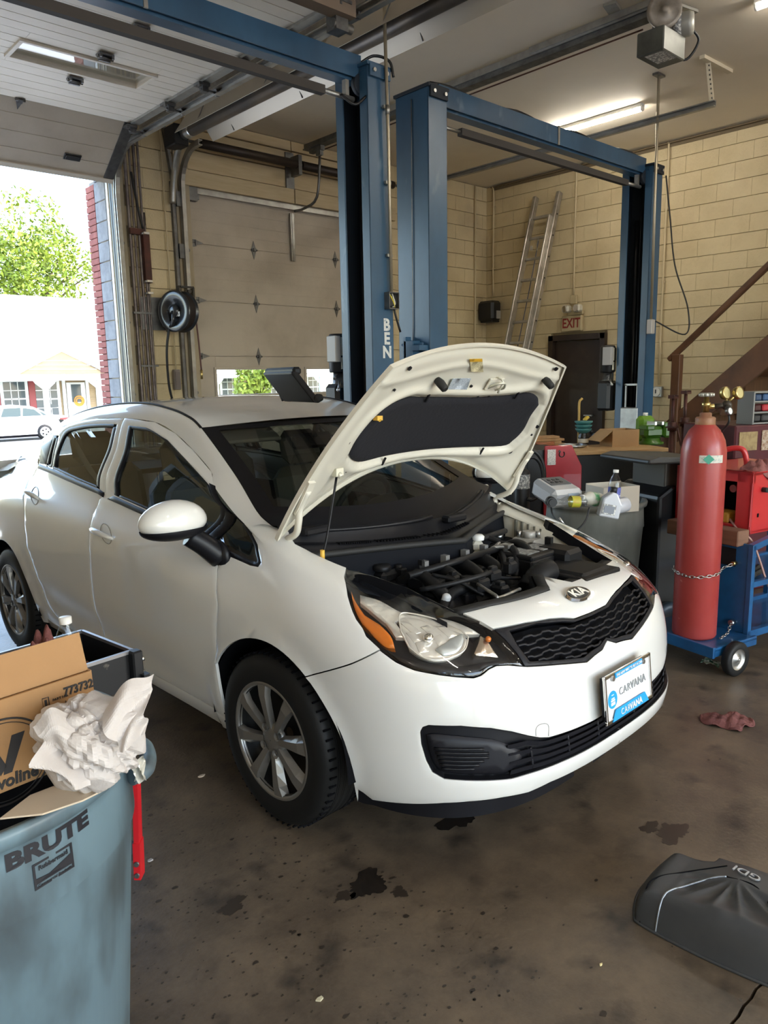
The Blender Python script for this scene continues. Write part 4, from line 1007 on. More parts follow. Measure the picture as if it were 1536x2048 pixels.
# ---- head lamps
HLpx = [(692, 1136), (687.5, 1152), (695, 1192), (712, 1239), (732, 1273), (759, 1298), (791, 1322), (828, 1338), (878, 1347.6), (920, 1352.5), (947, 1354), (962, 1349), (977, 1336), (992, 1329), (1014, 1328), (1050, 1331), (1034, 1305.5), (1011, 1278), (987, 1257), (960, 1241), (927, 1227), (878, 1205), (816, 1174), (754, 1152), (717, 1140)]
HL = TR(HLpx)
def lamp_side(mir):
    f_ = (lambda g: mirrored(g)) if mir else (lambda g: g)
    root = cobj('headlight', f_(patch_geo(HL, lambda s, z, o: SN(s, z, o), res=.02, edge=.0, skirt=.0, rim=0, off=-.050)), M_blk)
    wall = G(); L = dens(HL, .015)
    if area(L) < 0: L = L[::-1]
    A = np.array([SN(s, z, -.004) for s, z in L]); B = np.array([SN(s, z, -.050) for s, z in L]); n = len(L)
    wall.add(np.vstack([A, B]), [(i, (i+1) % n, n+(i+1) % n, n+i) for i in range(n)]); cobj('lamp_housing', f_(wall), M_blk, root)
    def inner(nm, px, off, mt, **k):
        return cobj(nm, f_(patch_geo(smooth_loop(TR(px), 4), SN, res=.015, edge=.004, rim=.004, skirt=.03, off=off, d=.012, **k)), mt, root)
    inner('chrome_strip', [(720, 1174), (760, 1185), (808, 1210), (860, 1216), (905, 1224), (940, 1238), (966, 1256), (930, 1252), (880, 1238), (836, 1222), (806, 1222), (790, 1228), (812, 1262), (790, 1262), (772, 1232), (740, 1206), (720, 1190)], -.030, M_refl)
    inner('amber_reflector', [(702, 1171), (708, 1188), (728, 1220), (758, 1238), (774, 1255), (788, 1290), (768, 1287), (745, 1268), (722, 1238), (706, 1200)], -.020, M_amber)
    mainpx = [(800, 1218), (830, 1217), (880, 1229), (925, 1250), (940, 1266), (930, 1296), (890, 1313), (850, 1311), (818, 1288), (801, 1252)]
    inner('main_reflector', mainpx, -.032, M_refl)
    cobj('reflector_rim', f_(G().tube(np.array([SN(*q, -.022) for q in smooth_loop(TR(mainpx), 5)]), .0028, 6, closed=True)), M_refl, root)
    for k, (px_, py_) in enumerate(((822, 1240), (832, 1262), (846, 1284), (866, 1250), (884, 1268), (900, 1250))):
        q = tr1(px_, py_); cobj('reflector_facet', f_(patch_geo([(q[0]-.018, q[1]-.010), (q[0]+.016, q[1]-.014), (q[0]+.019, q[1]+.011), (q[0]-.014, q[1]+.014)], SN, res=.05, edge=.006, rim=.006, skirt=.01, off=-.024)), M_refl, root)
    cobj('bulb_shield', f_(G().sphere(SN(*tr1(858, 1268), -.020), .016, 12, 8, (1., 1.2, .8))), M_chrome, root)
    lobe = patch_geo(smooth_loop(TR([(872, 1290), (900, 1272), (926, 1256), (932, 1268), (926, 1286), (912, 1300), (890, 1304)])), SN, res=.015, edge=.004, rim=.004, skirt=.02, off=-.022, d=.012)
    cobj('low_beam_lens', f_(lobe), mat('frosted_reflector', (.55, .58, .58), .35, .6), root)
    inner('turn_reflector', [(966, 1262), (978, 1270), (992, 1290), (1004, 1308), (985, 1306), (958, 1304), (954, 1300)], -.022, mat('turn_reflector', (.62, .52, .42), .2, .9, bump=.4, bscale=40))
    cobj('turn_bulb', f_(G().sphere(SN(*tr1(980, 1273), -.016), .010, 10, 8)), M_amber, root)
    inner('lower_bezel', [(770, 1292), (800, 1306), (860, 1322), (930, 1326), (975, 1318), (1010, 1316), (1035, 1322), (1014, 1326), (990, 1327), (972, 1335), (955, 1347), (920, 1346), (870, 1340), (820, 1328), (790, 1314)], -.022, M_blk)
    lens = patch_geo(HL, SN, res=.02, edge=.002, skirt=.0, rim=.004, off=-.002); cobj('lens', f_(lens), M_lens, root)
    return root
lamp_side(False); lamp_side(True)
# ---- bumper, nose panel, grille, intake
def zc(px, py): return catp(px, py, 1, 0.)[2]
def C0(z): return (0.0, z)
noseB = TR([(987, 1256), (1050, 1244), (1100, 1236), (1125, 1234.5), (1150, 1236)])
noseT = TR([(1101, 1180), (1050, 1197), (980, 1212.6), (927, 1226)])
zt0 = noseT[0][1]+.022; zg0 = noseB[-1][1]
nose_side = [h for h in HL[18:21]]
nose = cpanel('nose_panel', [C0(zg0-.002), C0(zt0)]+noseT+[HL[19], HL[18]]+noseB, res=.025)
grB = TR([(1053, 1332), (1120, 1327.6), (1174, 1323), (1191, 1308), (1205, 1298)])
zgb = grB[-1][1]+.018
gr_out = [C0(zg0-.004)]+[(s, z-.003) for s, z in noseB[::-1]]+[HL[17], HL[16], HL[15]]+grB+[C0(zgb)]
gr_in = TR([(1150, 1243), (1125, 1242), (1074, 1246), (1019, 1261), (1035, 1290), (1060, 1323), (1120, 1320), (1168, 1315), (1184, 1302), (1200, 1292)])
gfr = patch_geo(gr_out, SN, [], res=.02, edge=.002, rim=.003, off=-.001, center=True) if False else None
gin = [C0(gr_in[0][1]-.003)]+gr_in+[C0(gr_in[-1][1]+.014)]
ring = [p for p in gr_out]+[]
frame_poly = gr_out[:]+gin[::-1]           # half ring from the centre line outwards and back
gr = cpanel('grille', [gr_out[0]]+gr_out[1:]+[gin[-1]]+gin[::-1][1:]+[], mt=M_blk2, res=.02, edge=.002, rim=.003, off=.001)
cpanel('grille_back', gin, mt=M_dark, parent=gr, res=.04, edge=0, rim=0, skirt=0, off=-.035)
gp = np.array(gin)
for k in range(8):
    pts = []; f0 = (k+.35)/5.6
    for i in range(61):
        s = .46*i/60
        zs_t = np.interp(s, [p[0] for p in gr_in[:4]][0:4], [p[1] for p in gr_in[:4]]) if s > gr_in[0][0] else gr_in[0][1]-.003
        pts.append(s)
    # rows follow the top edge, dropping step by step
    srow = np.linspace(0, .45, 90)
    topz = np.interp(srow, [0]+[p[0] for p in gr_in[:4]], [gin[0][1]]+[p[1] for p in gr_in[:4]])
    botz = np.interp(srow, [0]+[p[0] for p in gr_in[::-1][:6]], [gin[-1][1]]+[p[1] for p in gr_in[::-1][:6]])
    zz = topz*(1-.35)+(gin[0][1])*.35-.014-k*.0160
    zz = zz+.0024*np.sign(np.sin(srow*2*pi/.085+(pi if k % 2 else 0)))*np.minimum(1, 3*np.abs(np.sin(srow*2*pi/.085)))
    ok = (zz < topz-.003) & (zz > botz+.003) & inside(np.stack([srow+1e-5, zz], 1), gp)
    run = []; 
    for i in range(len(srow)+1):
        if i < len(srow) and ok[i]: run.append(i)
        else:
            if len(run) > 6:
                C = SN(srow[run], zz[run], -.006)
                
                for sg in (1, -1): cobj('slat', G().tube(C*np.array((1, sg, 1)), .0042, 6), M_blk2, gr)
            run = []
# emblem
sE, zE = 0.0, tr1(1160, 1197)[1]+.008
pe = SN(0., zE, .004); t1_ = SN(0., zE+.01)-SN(0., zE-.01); t1_ /= np.linalg.norm(t1_); nE = np.cross([0, 1, 0], t1_); nE = nE if nE[0] > 0 else -nE
def disc(rx, ry, h0, h1):
    g = G(); n = 36; ring0 = [pe+np.array([0, 1, 0])*rx*cos(t)+t1_*ry*sin(t)+nE*h0 for t in np.arange(n)*2*pi/n]; ring1 = [pe+np.array([0, 1, 0])*rx*.96*cos(t)+t1_*ry*.95*sin(t)+nE*h1 for t in np.arange(n)*2*pi/n]
    g.add(ring0+ring1, [(i, (i+1) % n, n+(i+1) % n, n+i) for i in range(n)]+[tuple(range(n, 2*n))]); return g
em = cobj('emblem', disc(.066, .036, -.004, .006), M_chrome)
cobj('emblem_field', disc(.058, .029, .0, .0075), M_blk, em)
ktxt = text_on('KIA', .050, pe+nE*.008, [0, 1, 0], t1_, bold=.0016, lift=.0, sx=1.15, extrude=.0015)
cobj('emblem_letters', ktxt, mat('badge_letter', (.78, .76, .70), .25, .4), em)
# bumper
low = TR([(716, 1579), (745, 1600), (801, 1606.6), (888, 1606), (938, 1603), (1006, 1594.6), (1057, 1584.5), (1101, 1564), (1158, 1537)])
z_low0 = low[-1][1]-.004
intk = TR([(840, 1464), (845, 1454), (857, 1450), (922, 1451.5), (982, 1456), (1023, 1462.6), (1057, 1471), (1080, 1475), (1098, 1474.5), (1141, 1461), (1185, 1442)])
intb = TR([(1192, 1491), (1124, 1525), (1057, 1549), (1023, 1559), (955, 1563), (888, 1559), (864, 1545), (852, 1522), (842, 1488)])
zi_t, zi_b = intk[-1][1], intb[0][1]
ar_b = [p for p in arc_bumper]
bump_poly = [C0(zgb-.002)]+[(s, z-.003) for s, z in grB[::-1]]+[(s, z-.004) for s, z in HL[15:4:-1]]+[(bgap[1][0]-.003, bgap[1][1]-.003), (bgap[2][0]+.002, bgap[2][1]-.004)]+ar_b[::-1][1:]+low+[C0(z_low0)]
# the intake cuts through the centre line, so the bumper is an upper and a lower loop joined at the sides
bump_up = [C0(zi_t)]+[C0(zgb-.002)]+bump_poly[1:-1][:len(grB)+11+2+len(ar_b)-1]
full = [C0(zi_t), C0(zgb-.002)]+bump_poly[1:-1]+[C0(z_low0), C0(zi_b)]+intb+intk
bumper = cpanel('bumper', full, res=.03)
# intake bezel and grille bars
ib_poly = [C0(zi_t+.002)]+[(s, z) for s, z in intk[::-1]]+intb[::-1]+[C0(zi_b-.002)]
intake = cpanel('lower_intake', ib_poly, mt=M_blk, res=.025, edge=.0, rim=.0, skirt=0, off=-.028)
L = [p for p in dens(grow(ib_poly, -.0025), .015)]
fa = np.array([SN(s, z, -.002) for s, z in L]); fb = np.array([SN(s, z, -.028) for s, z in L]); n = len(L); g = G()
g.add(np.vstack([fa, fb]), [(i, (i+1) % n, n+(i+1) % n, n+i) for i in range(n) if not (L[i][0] < .004 and L[(i+1) % n][0] < .004)]); h = mirrored(g); g.add(h.v, h.f); cobj('intake_lip', g, M_blk, intake)
for k in range(4):
    f_ = (k+.5)/4; pts = []
    tz = lambda s: np.interp(s, [0]+[p[0] for p in intk[::-1][:5]], [zi_t]+[p[1] for p in intk[::-1][:5]])
    bz = lambda s: np.interp(s, [0]+[p[0] for p in intb[:4]], [zi_b]+[p[1] for p in intb[:4]])
    ss = np.linspace(0, .54, 40); zz = bz(ss)+(tz(ss)-bz(ss))*(.12+.22*k); P_ = SN(ss, zz, -.010)
    g = G(); 
    for sg in (1, -1):
        C = P_*np.array((1, sg, 1)); a = C+(0, 0, .008); b = C+(-.004, 0, -.008); c = SN(ss, zz, -.03)*np.array((1, sg, 1))
        m_ = len(C); fs = [(i, i+1, m_+i+1, m_+i) for i in range(m_-1)]+[(2*m_+i, 2*m_+i+1, i+1, i) for i in range(m_-1)]+[(m_+i, m_+i+1, 2*m_+i+1, 2*m_+i) for i in range(m_-1)]
        g.add(np.vstack([a, b, c+(0, 0, 0)]), fs)
    cobj('bar', g, M_blk2, intake)
for s in (.13, .30, .46):
    P_ = SN(np.full(6, s), np.linspace(zi_b+.01, zi_t-.008, 6), -.016); g = G().tube(P_, .005, 6).tube(P_*np.array((1, -1, 1)), .005, 6); cobj('upright', g, M_blk2, intake)
fogp = TR([(852, 1477), (870, 1475), (920, 1479), (985, 1484), (1020, 1493), (1055, 1508), (1050, 1527), (1018, 1552), (955, 1556), (888, 1552), (868, 1538), (857, 1510)])
for mm in (0, 1):
    gg = patch_geo(smooth_loop(fogp, 4), SN, res=.02, edge=.010, rim=.012, skirt=.012, off=-.012); fz = cobj('fog_cover', mirrored(gg) if mm else gg, M_blk2, intake)
    for k in range(6):
        y = 1500+k*8.0; x0 = 868+k*3.; x1 = 985-abs(k-1.5)*10
        C = np.array([SN(*q, -.008) for q in TR([(x0, y), ((x0+x1)/2, y+1.5), (x1, y+1)])]); g = G().tube(crv(C, 4), .0045, 6); cobj('rib', mirrored(g) if mm else g, M_blk, fz)
# tow eye cover outline, chin spoiler
tw_ = TR([(1072, 1472), (1072, 1458), (1078, 1450), (1090, 1447), (1097, 1452), (1097, 1472)]); cobj('tow_cover', G().tube([SN(s, z, .0003) for s, z in crv(tw_, 4)], .0011, 5), mat('gap_grey', (.25, .24, .22), .6), bumper)
g = G().grid(lambda u, v: tuple(S(.08+1.0*u, .155+.001)*np.array((1, 1, 0))*np.array((.925, .93, 0))+np.array((0, 0, .150+.055*v))), 30, 3); h = mirrored(g); g.add(h.v, h.f); cobj('chin_spoiler', g, M_blk, bumper)
# number plate
pl_c = np.array((.905, 0, .512)); tilt = radians(-6); pt_ = np.array((sin(-tilt)*-1, 0, cos(tilt))); pn = np.cross([0, 1, 0], pt_); pn = pn if pn[0] > 0 else -pn
Rp = np.stack([pn, [0, 1, 0], pt_], 1)
# ---- number plate (a dealer plate in a chrome frame)
M_plate = mat('plate_white', (.78, .78, .76), .35)
M_cv = mat('plate_blue', (.02, .32, .68), .4)
M_pgrey = mat('plate_grey', (.28, .29, .30), .4)
PW, PH = .305, .152
pq = lambda x, y, d=0.: pl_c+Rp[:, 1]*x+Rp[:, 2]*y+Rp[:, 0]*d
plate = cobj('licence_plate', G().box(pl_c, (.003, PW, PH), rot=Rp), M_plate)
g = G()
for (a, b, w_, h_) in ((0, PH/2, PW+.014, .012), (0, -PH/2, PW+.014, .012), (PW/2, 0, .012, PH+.012), (-PW/2, 0, .012, PH+.012)): g.box(pq(a, b, .002), (.009, w_, h_), rot=Rp)
cobj('plate_frame', g, M_chrome, plate, bevel=.002)
cobj('plate_backing', G().box(pq(0, 0, -.012), (.018, PW-.02, PH-.01), rot=Rp), M_blk, plate)
cobj('blue_band', G().box(pq(.0, PH/2-.006, .0075), (.002, .185, .018), rot=Rp), M_cv, plate)
g = G(); g.prism([(-.125, -PH/2-.004), (.125, -PH/2-.004), (.100, -PH/2+.033), (-.100, -PH/2+.033)], pq(0, 0, .006), Rp[:, 1], Rp[:, 2], .0025); cobj('blue_band', g, M_cv, plate)
n = 28; g = G().prism([(.030*cos(2*pi*i/n), .030*sin(2*pi*i/n)) for i in range(n)], pq(-.108, -.008, .0015), Rp[:, 1], Rp[:, 2], .001); cobj('round_badge', g, M_cv, plate)
g = G()
for (x, y, w_, h_) in ((-.108, -.022, .026, .010), (-.108, -.011, .026, .006), (-.108, -.004, .020, .004), (-.108, .008, .014, .0025)): g.box(pq(x, y, .003), (.0012, w_, h_), rot=Rp)
cobj('badge_mark', g, M_plate, plate)
cobj('plate_lettering', text_on('CAR', .037, pq(-.027, .004, .0025), Rp[:, 1], Rp[:, 2], bold=-.0003, sx=1.0, spacing=1.12), M_pgrey, plate)
cobj('plate_lettering', text_on('VANA', .037, pq(.066, .004, .0025), Rp[:, 1], Rp[:, 2], bold=.0006, sx=1.0, spacing=1.1), M_pgrey, plate)
cobj('plate_lettering', text_on('CAR', .030, pq(-.042, -PH/2+.014, .009), Rp[:, 1], Rp[:, 2], bold=-.0002, spacing=1.1), M_plate, plate)
cobj('plate_lettering', text_on('VANA', .030, pq(.030, -PH/2+.014, .009), Rp[:, 1], Rp[:, 2], bold=.001, spacing=1.1), M_plate, plate)
cobj('plate_lettering', text_on('THE NEW WAY TO BUY A CAR', .0125, pq(0, PH/2-.006, .009), Rp[:, 1], Rp[:, 2], bold=.0002), M_plate, plate)
for x in (-.105, .105): cobj('plate_screw', G().cyl(pq(x, PH/2-.012, .002), pq(x, PH/2-.012, .010), .009, 12), M_steel, plate)
# ---- wheels
def wheel(x, y, sgn, tread_open):
    w_ = cobj('wheel', None, None) if False else None
    tr_ = [(.195, .088), (.215, .098), (.25, .102), (.285, .098), (.303, .086), (.312, .066), (.3135, .03), (.3135, -.03), (.312, -.066), (.303, -.086), (.27, -.10), (.2, -.09)]
    g = G().lathe([(r, h*sgn) for r, h in tr_], (x, y, .3150), (0, 1, 0), 64); tire = cobj('tire', g, M_tire)
    g = G()
    for hh in (-.045, -.017, .012, .041): g.lathe([(.3142, hh-.004), (.3085, hh-.003), (.3085, hh+.003), (.3142, hh+.004)], (x, y, .3150), (0, 1, 0), 64)
    cobj('tread_groove', g, M_dark, tire)
    g = G()
    for i in range(60):
        a = 2*pi*i/60; p = np.array((x+.312*cos(a), y, .3150+.312*sin(a))); t = np.array((-sin(a), 0, cos(a))); r_ = np.array((cos(a), 0, sin(a)))
        for s2 in (-1, 1): g.box(p+Y*s2*.072-r_*.001, (.004, .030, .006), rot=np.stack([r_, (Y+t*.35*s2)/1.06, t], 1)) if False else g.box(p+Y*s2*.070, (.006, .028, .006), rot=np.stack([t, Y, r_], 1))
    cobj('tread_block', g, M_dark, tire, kind='stuff')
    c = np.array((x, y+sgn*.078, .3150)); A = np.array((0, 1, 0))*sgn
    cobj('wheel_rim', G().lathe([(.205, .02), (.205, -.03), (.19, -.06), (.13, -.07), (.02, -.07)], c, A, 40), mat('steel_wheel', (.012, .012, .012), .5), tire)
    # hubcap: outer ring, eight flat spokes with angled flanks, hub with four lug recesses
    hp = lambda r, a, d: c+A*d+np.array((r*cos(a), 0, r*sin(a)))
    g = G().lathe([(.222, .006), (.219, .018), (.206, .022), (.199, .016), (.196, .002)], c, A, 48)
    cap = cobj('hubcap', g, M_hub, tire)
    hubg = G().lathe([(.062, -.01), (.060, .006), (.048, .012), (.034, .016), (.002, .017)], c, A, 32); cobj('hubcap_centre', hubg, M_hub, cap)
    for k in range(8):
        a = 2*pi*k/8+.20; g = G()
        wi, wo = .155, .145        # half angles of the flat at hub and rim
        rows = [(.046, .30, .015), (.075, .185, .017), (.12, .135, .021), (.165, .125, .024), (.204, .135, .019)]
        V_ = []
        for (r, ha, d) in rows: V_ += [hp(r, a-ha*1.0, d), hp(r, a+ha*.72, d)]
        for (r, ha, d) in rows: V_ += [hp(r, a-ha*1.0-.03, d-.022), hp(r, a+ha*.72+.16*(.05/r)**.15*(.9 if r < .2 else .6), d-.022)]
        m_ = len(rows); fs = []
        for i in range(m_-1):
            fs += [(2*i, 2*i+1, 2*i+3, 2*i+2), (2*i+1, 2*m_+2*i+1, 2*m_+2*i+3, 2*i+3), (2*i, 2*i+2, 2*m_+2*i+2, 2*m_+2*i)]
        if sgn > 0: fs = fs
        g.add(V_, fs); cobj('spoke', g, M_hub, cap)
    for k in range(4):
        a = 2*pi*k/4+.6; p = hp(.050, a, .012)
        cobj('lug_recess', G().lathe([(.017, .008), (.013, .008), (.012, -.006), (.002, -.006)], p, A, 16).lathe([(.008, -.005), (.008, .002), (.001, .003)], p, A, 6), M_hub, cap)
    return tire
wheel(0, -.752, -1, True); wheel(-2.57, -.748, -1, False); wheel(0, .752, 1, True); wheel(-2.57, .748, 1, False)
# arch liners and dark underbody
for wx in (.01, -2.57):
    for sg in (-1, 1):
        rr = .392
        g = G().grid(lambda u, v: (wx+rr*cos(-.02+u*(pi+.04)), sg*(.838-.30*v), .305+rr*sin(-.02+u*(pi+.04))), 30, 3)
        g.grid(lambda u, v: (wx+rr*(1-v*.9)*cos(-.02+u*(pi+.04)), sg*.54, .305+rr*(1-v*.9)*sin(-.02+u*(pi+.04))), 30, 4)
        cobj('arch_liner', g, M_dark)
g = G().box((-1.3, 0, .215), (1.9, 1.52, .03)).box((.1, 0, .20), (.8, .98, .03)).box((-2.9, 0, .26), (.8, 1.0, .05)).box((-2.57, 0, .33), (.9, 1.05, .04)); cobj('underbody', g, M_dark)
# ---- hood, propped open
HO = np.array((-.078, 0, 1.013)); HA = .944
he = np.array((cos(HA), 0, sin(HA))); hn = np.array((-sin(HA), 0, cos(HA)))
def HS(y, v, off=0.):
    y = np.asarray(y, float); v = np.asarray(v, float)
    n_ = .13+.044*v-.138*v*v-.236*y*y+off
    p = HO+he*v[..., None]+hn*n_[..., None]; p[..., 1] += y; return p
def hood_yv(u, t):
    ym = .705+(.515-.705)*t**1.6; y = u*ym
    vl = .17-.172*min(1.15, (abs(y)/.66))**2.2; vt = .765-.06*(y/.515)**2
    return y, vl+(vt-vl)*t
def HTR(pts):
    out = []
    for px, py in pts:
        q = np.array([0., .45])
        for k in range(30):
            f = project(c2w(HS(np.array([q[0], q[0]+1e-4, q[0]]), np.array([q[1], q[1], q[1]+1e-4]))))
            J = np.stack([(f[1]-f[0])/1e-4, (f[2]-f[0])/1e-4], 1); e = np.array([px, py])-f[0]
            q = q+np.clip(np.linalg.solve(J, e), -.1, .1)
            if np.abs(e).max() < .05: break
        out.append(tuple(q))
    return out
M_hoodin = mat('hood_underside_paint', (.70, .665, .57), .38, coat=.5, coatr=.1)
g = G().grid(lambda u, v: HS(*hood_yv(2*u-1, v), .016), 41, 31); hood = cobj('hood', g, M_paint)
edge_loop = [hood_yv(-1+2*i/40, 0) for i in range(41)]+[hood_yv(1, i/20) for i in range(1, 21)]+[hood_yv(1-2*i/40, 1) for i in range(1, 41)]+[hood_yv(-1, 1-i/20) for i in range(1, 20)]
EL = np.array(edge_loop)
hemg = G(); n = len(EL); a = HS(EL[:, 0], EL[:, 1], .016); b = HS(EL[:, 0], EL[:, 1], -.002); cc = HS(EL[:, 0]*.985, EL[:, 1]+(.4-EL[:, 1])*.02, -.003)
hemg.add(np.vstack([a, b, cc]), [(i, (i+1) % n, n+(i+1) % n, n+i) for i in range(n)]+[(n+i, n+(i+1) % n, 2*n+(i+1) % n, 2*n+i) for i in range(n)]); cobj('hem', hemg, M_hoodin, hood)
padpx = [(697.6, 907.8), (714, 875), (746.8, 834), (779.6, 809.4), (816.5, 795), (853.4, 795), (943.6, 796), (1021.5, 791), (1054, 786), (1072.8, 792), (1076, 809), (1060.5, 830), (1046, 858), (1025.6, 879), (1001, 891), (919, 893.5), (837, 899.6), (763, 912), (722, 922), (703.8, 918)]
pad = HTR(padpx)
fnH = lambda s, z, o: HS(s, z, -np.asarray(o)) if np.ndim(o) else HS(s, z, -o)
def relief_h(y, v):
    """pressed frame of the inner panel: a raised rim round the pad, flutes to the corners"""
    P_ = np.stack([np.ravel(y), np.ravel(v)], 1); d = dist_poly(P_, pad_s); ins = inside(P_, pad_s); d = np.where(ins, -d, d)
    r = .014*np.exp(-((d-.035)/.020)**2)-.010*(d < .012)
    e = dist_poly(P_, EL); r = r-.016*np.exp(-(e/.030)**2)
    r = r+.008*np.exp(-((np.ravel(v)-.655-.02*np.cos(np.ravel(y)*7))/.016)**2)
    return r.reshape(np.shape(y))
pad_s = smooth_loop(pad, 4)
nu, nv = 81, 61; yy = np.zeros((nu, nv)); vv = np.zeros((nu, nv))
for i in range(nu):
    for j in range(nv): yy[i, j], vv[i, j] = hood_yv((-1+2*i/(nu-1))*.985, .012+.976*j/(nv-1))
inn = HS(yy, vv, -(.004+relief_h(yy, vv))); g = G(); g.v = [tuple(p) for p in inn.reshape(-1, 3)]
for i in range(nu-1):
    for j in range(nv-1): g.f.append((i*nv+j, i*nv+j+1, (i+1)*nv+j+1, (i+1)*nv+j)); g.sm.append(True)
cobj('inner_panel', g, M_hoodin, hood)
M_pad = mat('hood_pad', (.011, .011, .015), .92, bump=.12, bscale=60)
padobj = cobj('insulation_pad', patch_geo(pad_s, fnH, res=.03, edge=.008, rim=.012, skirt=.012, off=.012), M_pad, hood)
def hdisc(px, py, r, off, mt, nm, par=hood):
    y, v = HTR([(px, py)])[0]; k = 14; pts = [(y+r*cos(2*pi*i/k), v+r*sin(2*pi*i/k)) for i in range(k)]
    c_ = np.array(pts); P_ = HS(c_[:, 0], c_[:, 1], -off); g = G(); g.add(P_, [tuple(range(k))]); g.add(np.vstack([P_, HS(c_[:, 0], c_[:, 1], -off+.006)]), [(i, (i+1) % k, k+(i+1) % k, k+i) for i in range(k)]); return cobj(nm, g, mt, par)
for (px, py, r) in ((816.5, 734, .0085), (1109, 735.6, .009), (786, 777, .005), (698.5, 881.6, .010), (690.7, 937.4, .010), (939.6, 769.6, .006), (1071.7, 851, .008), (1017.5, 900.5, .011), (1103, 770.5, .005), (975, 790, .004), (1060, 867, .005), (953, 790, .004)): hdisc(px, py, r, .012, M_blk, 'hole')
def hq(px, py, off): y, v = HTR([(px, py)])[0]; return HS(np.array(y), np.array(v), -off)
for (px, py) in ((872, 758), (1086, 756)):
    c_ = hq(px, py, .006); cobj('bump_stop', G().rings([(c_, .014), (c_-hn*.02, .017), (c_-hn*.050+he*-.004, .015), (c_-hn*.055+he*-.004, .010)], 14), M_rubber, hood)
def hpatch(px4, off, mt, nm):
    q = HTR(px4); return cobj(nm, patch_geo(q, fnH, res=.03, edge=0, rim=0, skirt=.002, off=off), mt, hood)
hpatch([(934.6, 713.5), (960, 713.5), (962, 740), (937.5, 739)], .0145, mat('sticker_cream', (.62, .56, .36), .5, col2=(.40, .34, .2), scale=300, lo=.45, hi=.55), 'caution_sticker')
hpatch([(934.6, 713.5), (959, 713.0), (959.8, 718.5), (935, 719)], .016, mat('sticker_orange', (.72, .40, .03), .5), 'sticker_header')
hpatch([(901, 753), (937, 752.6), (929, 775), (891, 774.5)], .0145, mat('sticker_grey', (.33, .38, .45), .5, col2=(.62, .66, .70), scale=350, lo=.5, hi=.56), 'emission_sticker')
st_c = hq(985, 764, .012); g = G().tube([st_c+Y*-.03+he*-.02, st_c+Y*-.028-hn*.03+he*.02, st_c-hn*.04+he*.03+Y*.0, st_c+Y*.028-hn*.03+he*.0, st_c+Y*.03+he*-.03], .0055, 8, 5).tube([st_c+he*.03, st_c+he*.03-hn*.03, st_c+he*-.02-hn*.035], .004, 8, 4); cobj('latch_striker', g, mat('cream_steel', (.62, .60, .50), .4, .3), hood)
cobj('striker_plate', G().bar(st_c+Y*-.045-hn*.002, st_c+Y*.045-hn*.002, .05, .006, up=hn), M_hoodin, hood)
c_ = hq(750, 830, .012); cobj('prop_clip', G().box(c_-hn*.006, (.022, .026, .016)).cyl(c_, c_-hn*.02, .006, 8), mat('clip_yellow', (.68, .40, .06), .5), hood)
for (px, py) in ((850, 791), (1029, 786), (763, 918), (959, 898)):
    c_ = hq(px, py, .015); cobj('pad_clip', G().bar(c_-he*.018, c_+he*.018, .008, .006, up=hn), M_blk, hood)
# hinges and prop rod
for sg, px0, py0, px1, py1 in ((-1, 617, 985, 595, 1085), (1, 1033, 930, 1030, 1000)):
    a = np.array(HS(np.array(sg*.655), np.array(.10), -.012)); b = np.array((-.14, sg*.635, .955)); 
    g = G().tube([a+he*.10, a+he*.02, a-he*.03+hn*-.02, (a+b)/2+np.array((.02, 0, -.01)), b+np.array((.0, 0, .03)), b], .013, 8, 5); g.box(b+np.array((.0, 0, -.02)), (.05, .02, .06)).bar(a+he*.14, a-he*.01, .03, .012, up=hn)
    cobj('hood_hinge', g, M_hoodin, hood)
pt0 = hq(671, 940, .012); pr1 = catp(645, 1112, 1, -.615)
cobj('prop_rod', G().tube([pr1, (pr1*3+pt0)/4+np.array((.006, .0, 0)), pt0], .0045, 8, 4), M_blk, hood)
cobj('prop_grommet', G().cyl(pr1-np.array((0, 0, .015)), pr1+np.array((0, 0, .022)), .0085, 10), mat('clip_yellow', (.68, .40, .06), .5), car)
cobj('prop_socket', G().box(pt0, (.03, .035, .03)).cyl(pt0-hn*.03, pt0+hn*.0, .011, 10), mat('cream_steel', (.62, .60, .50), .4, .3), hood)
# ---- door mirrors
def mirror(sg):
    c = catp(346, 1044, 1, -.945)*np.array((1, -sg, 1)); f_ = sg
    def shell(u, v):
        a = 2*pi*u; b = pi*v
        x = -cos(b); k = sin(b)**.75
        yy_ = .130*cos(a)*k; zz_ = .082*sin(a)*k
        if cos(a)*f_ > 0: yy_ *= 1.05
        return (c[0]+(.085*x if x > 0 else .045*x)-.02*abs(yy_)*0, c[1]+yy_, c[2]+zz_*(1. if zz_ > 0 else .72)+.10*(yy_*f_)*(-1)*.9*0)
    arm = cobj('door_mirror', G().tube([c+np.array((0, -f_*.06, -.06)), c+np.array((.02, -f_*.11, -.10)), c+np.array((.04, -f_*.165, -.155))], [.040, .042, .045], 12, 4).sphere(c+np.array((.04, -f_*.165, -.15)), .05, 12, 8, (1.2, .5, 1.2)), M_blk, front_door if sg < 0 else fdL)
    cobj('mirror_cap', G().grid(shell, 28, 18, closeu=True), M_paint, arm)
    def lower(u, v):
        a = pi+pi*u; b = pi*v; x = -cos(b); k = sin(b)**.75
        return (c[0]+(.086*x if x > 0 else .046*x), c[1]+.1325*cos(a)*k, c[2]-.020+.047*sin(a)*k)
    cobj('mirror_base', G().grid(lower, 20, 16), M_blk, arm)
    cobj('mirror_glass', G().prism([(.11*cos(t), .06*sin(t)) for t in np.linspace(0, 2*pi, 24)[:-1]], c+np.array((-.046, 0, 0)), [0, 1, 0], [0, 0, 1], .002), M_chrome, arm)
mirror(-1); mirror(1)
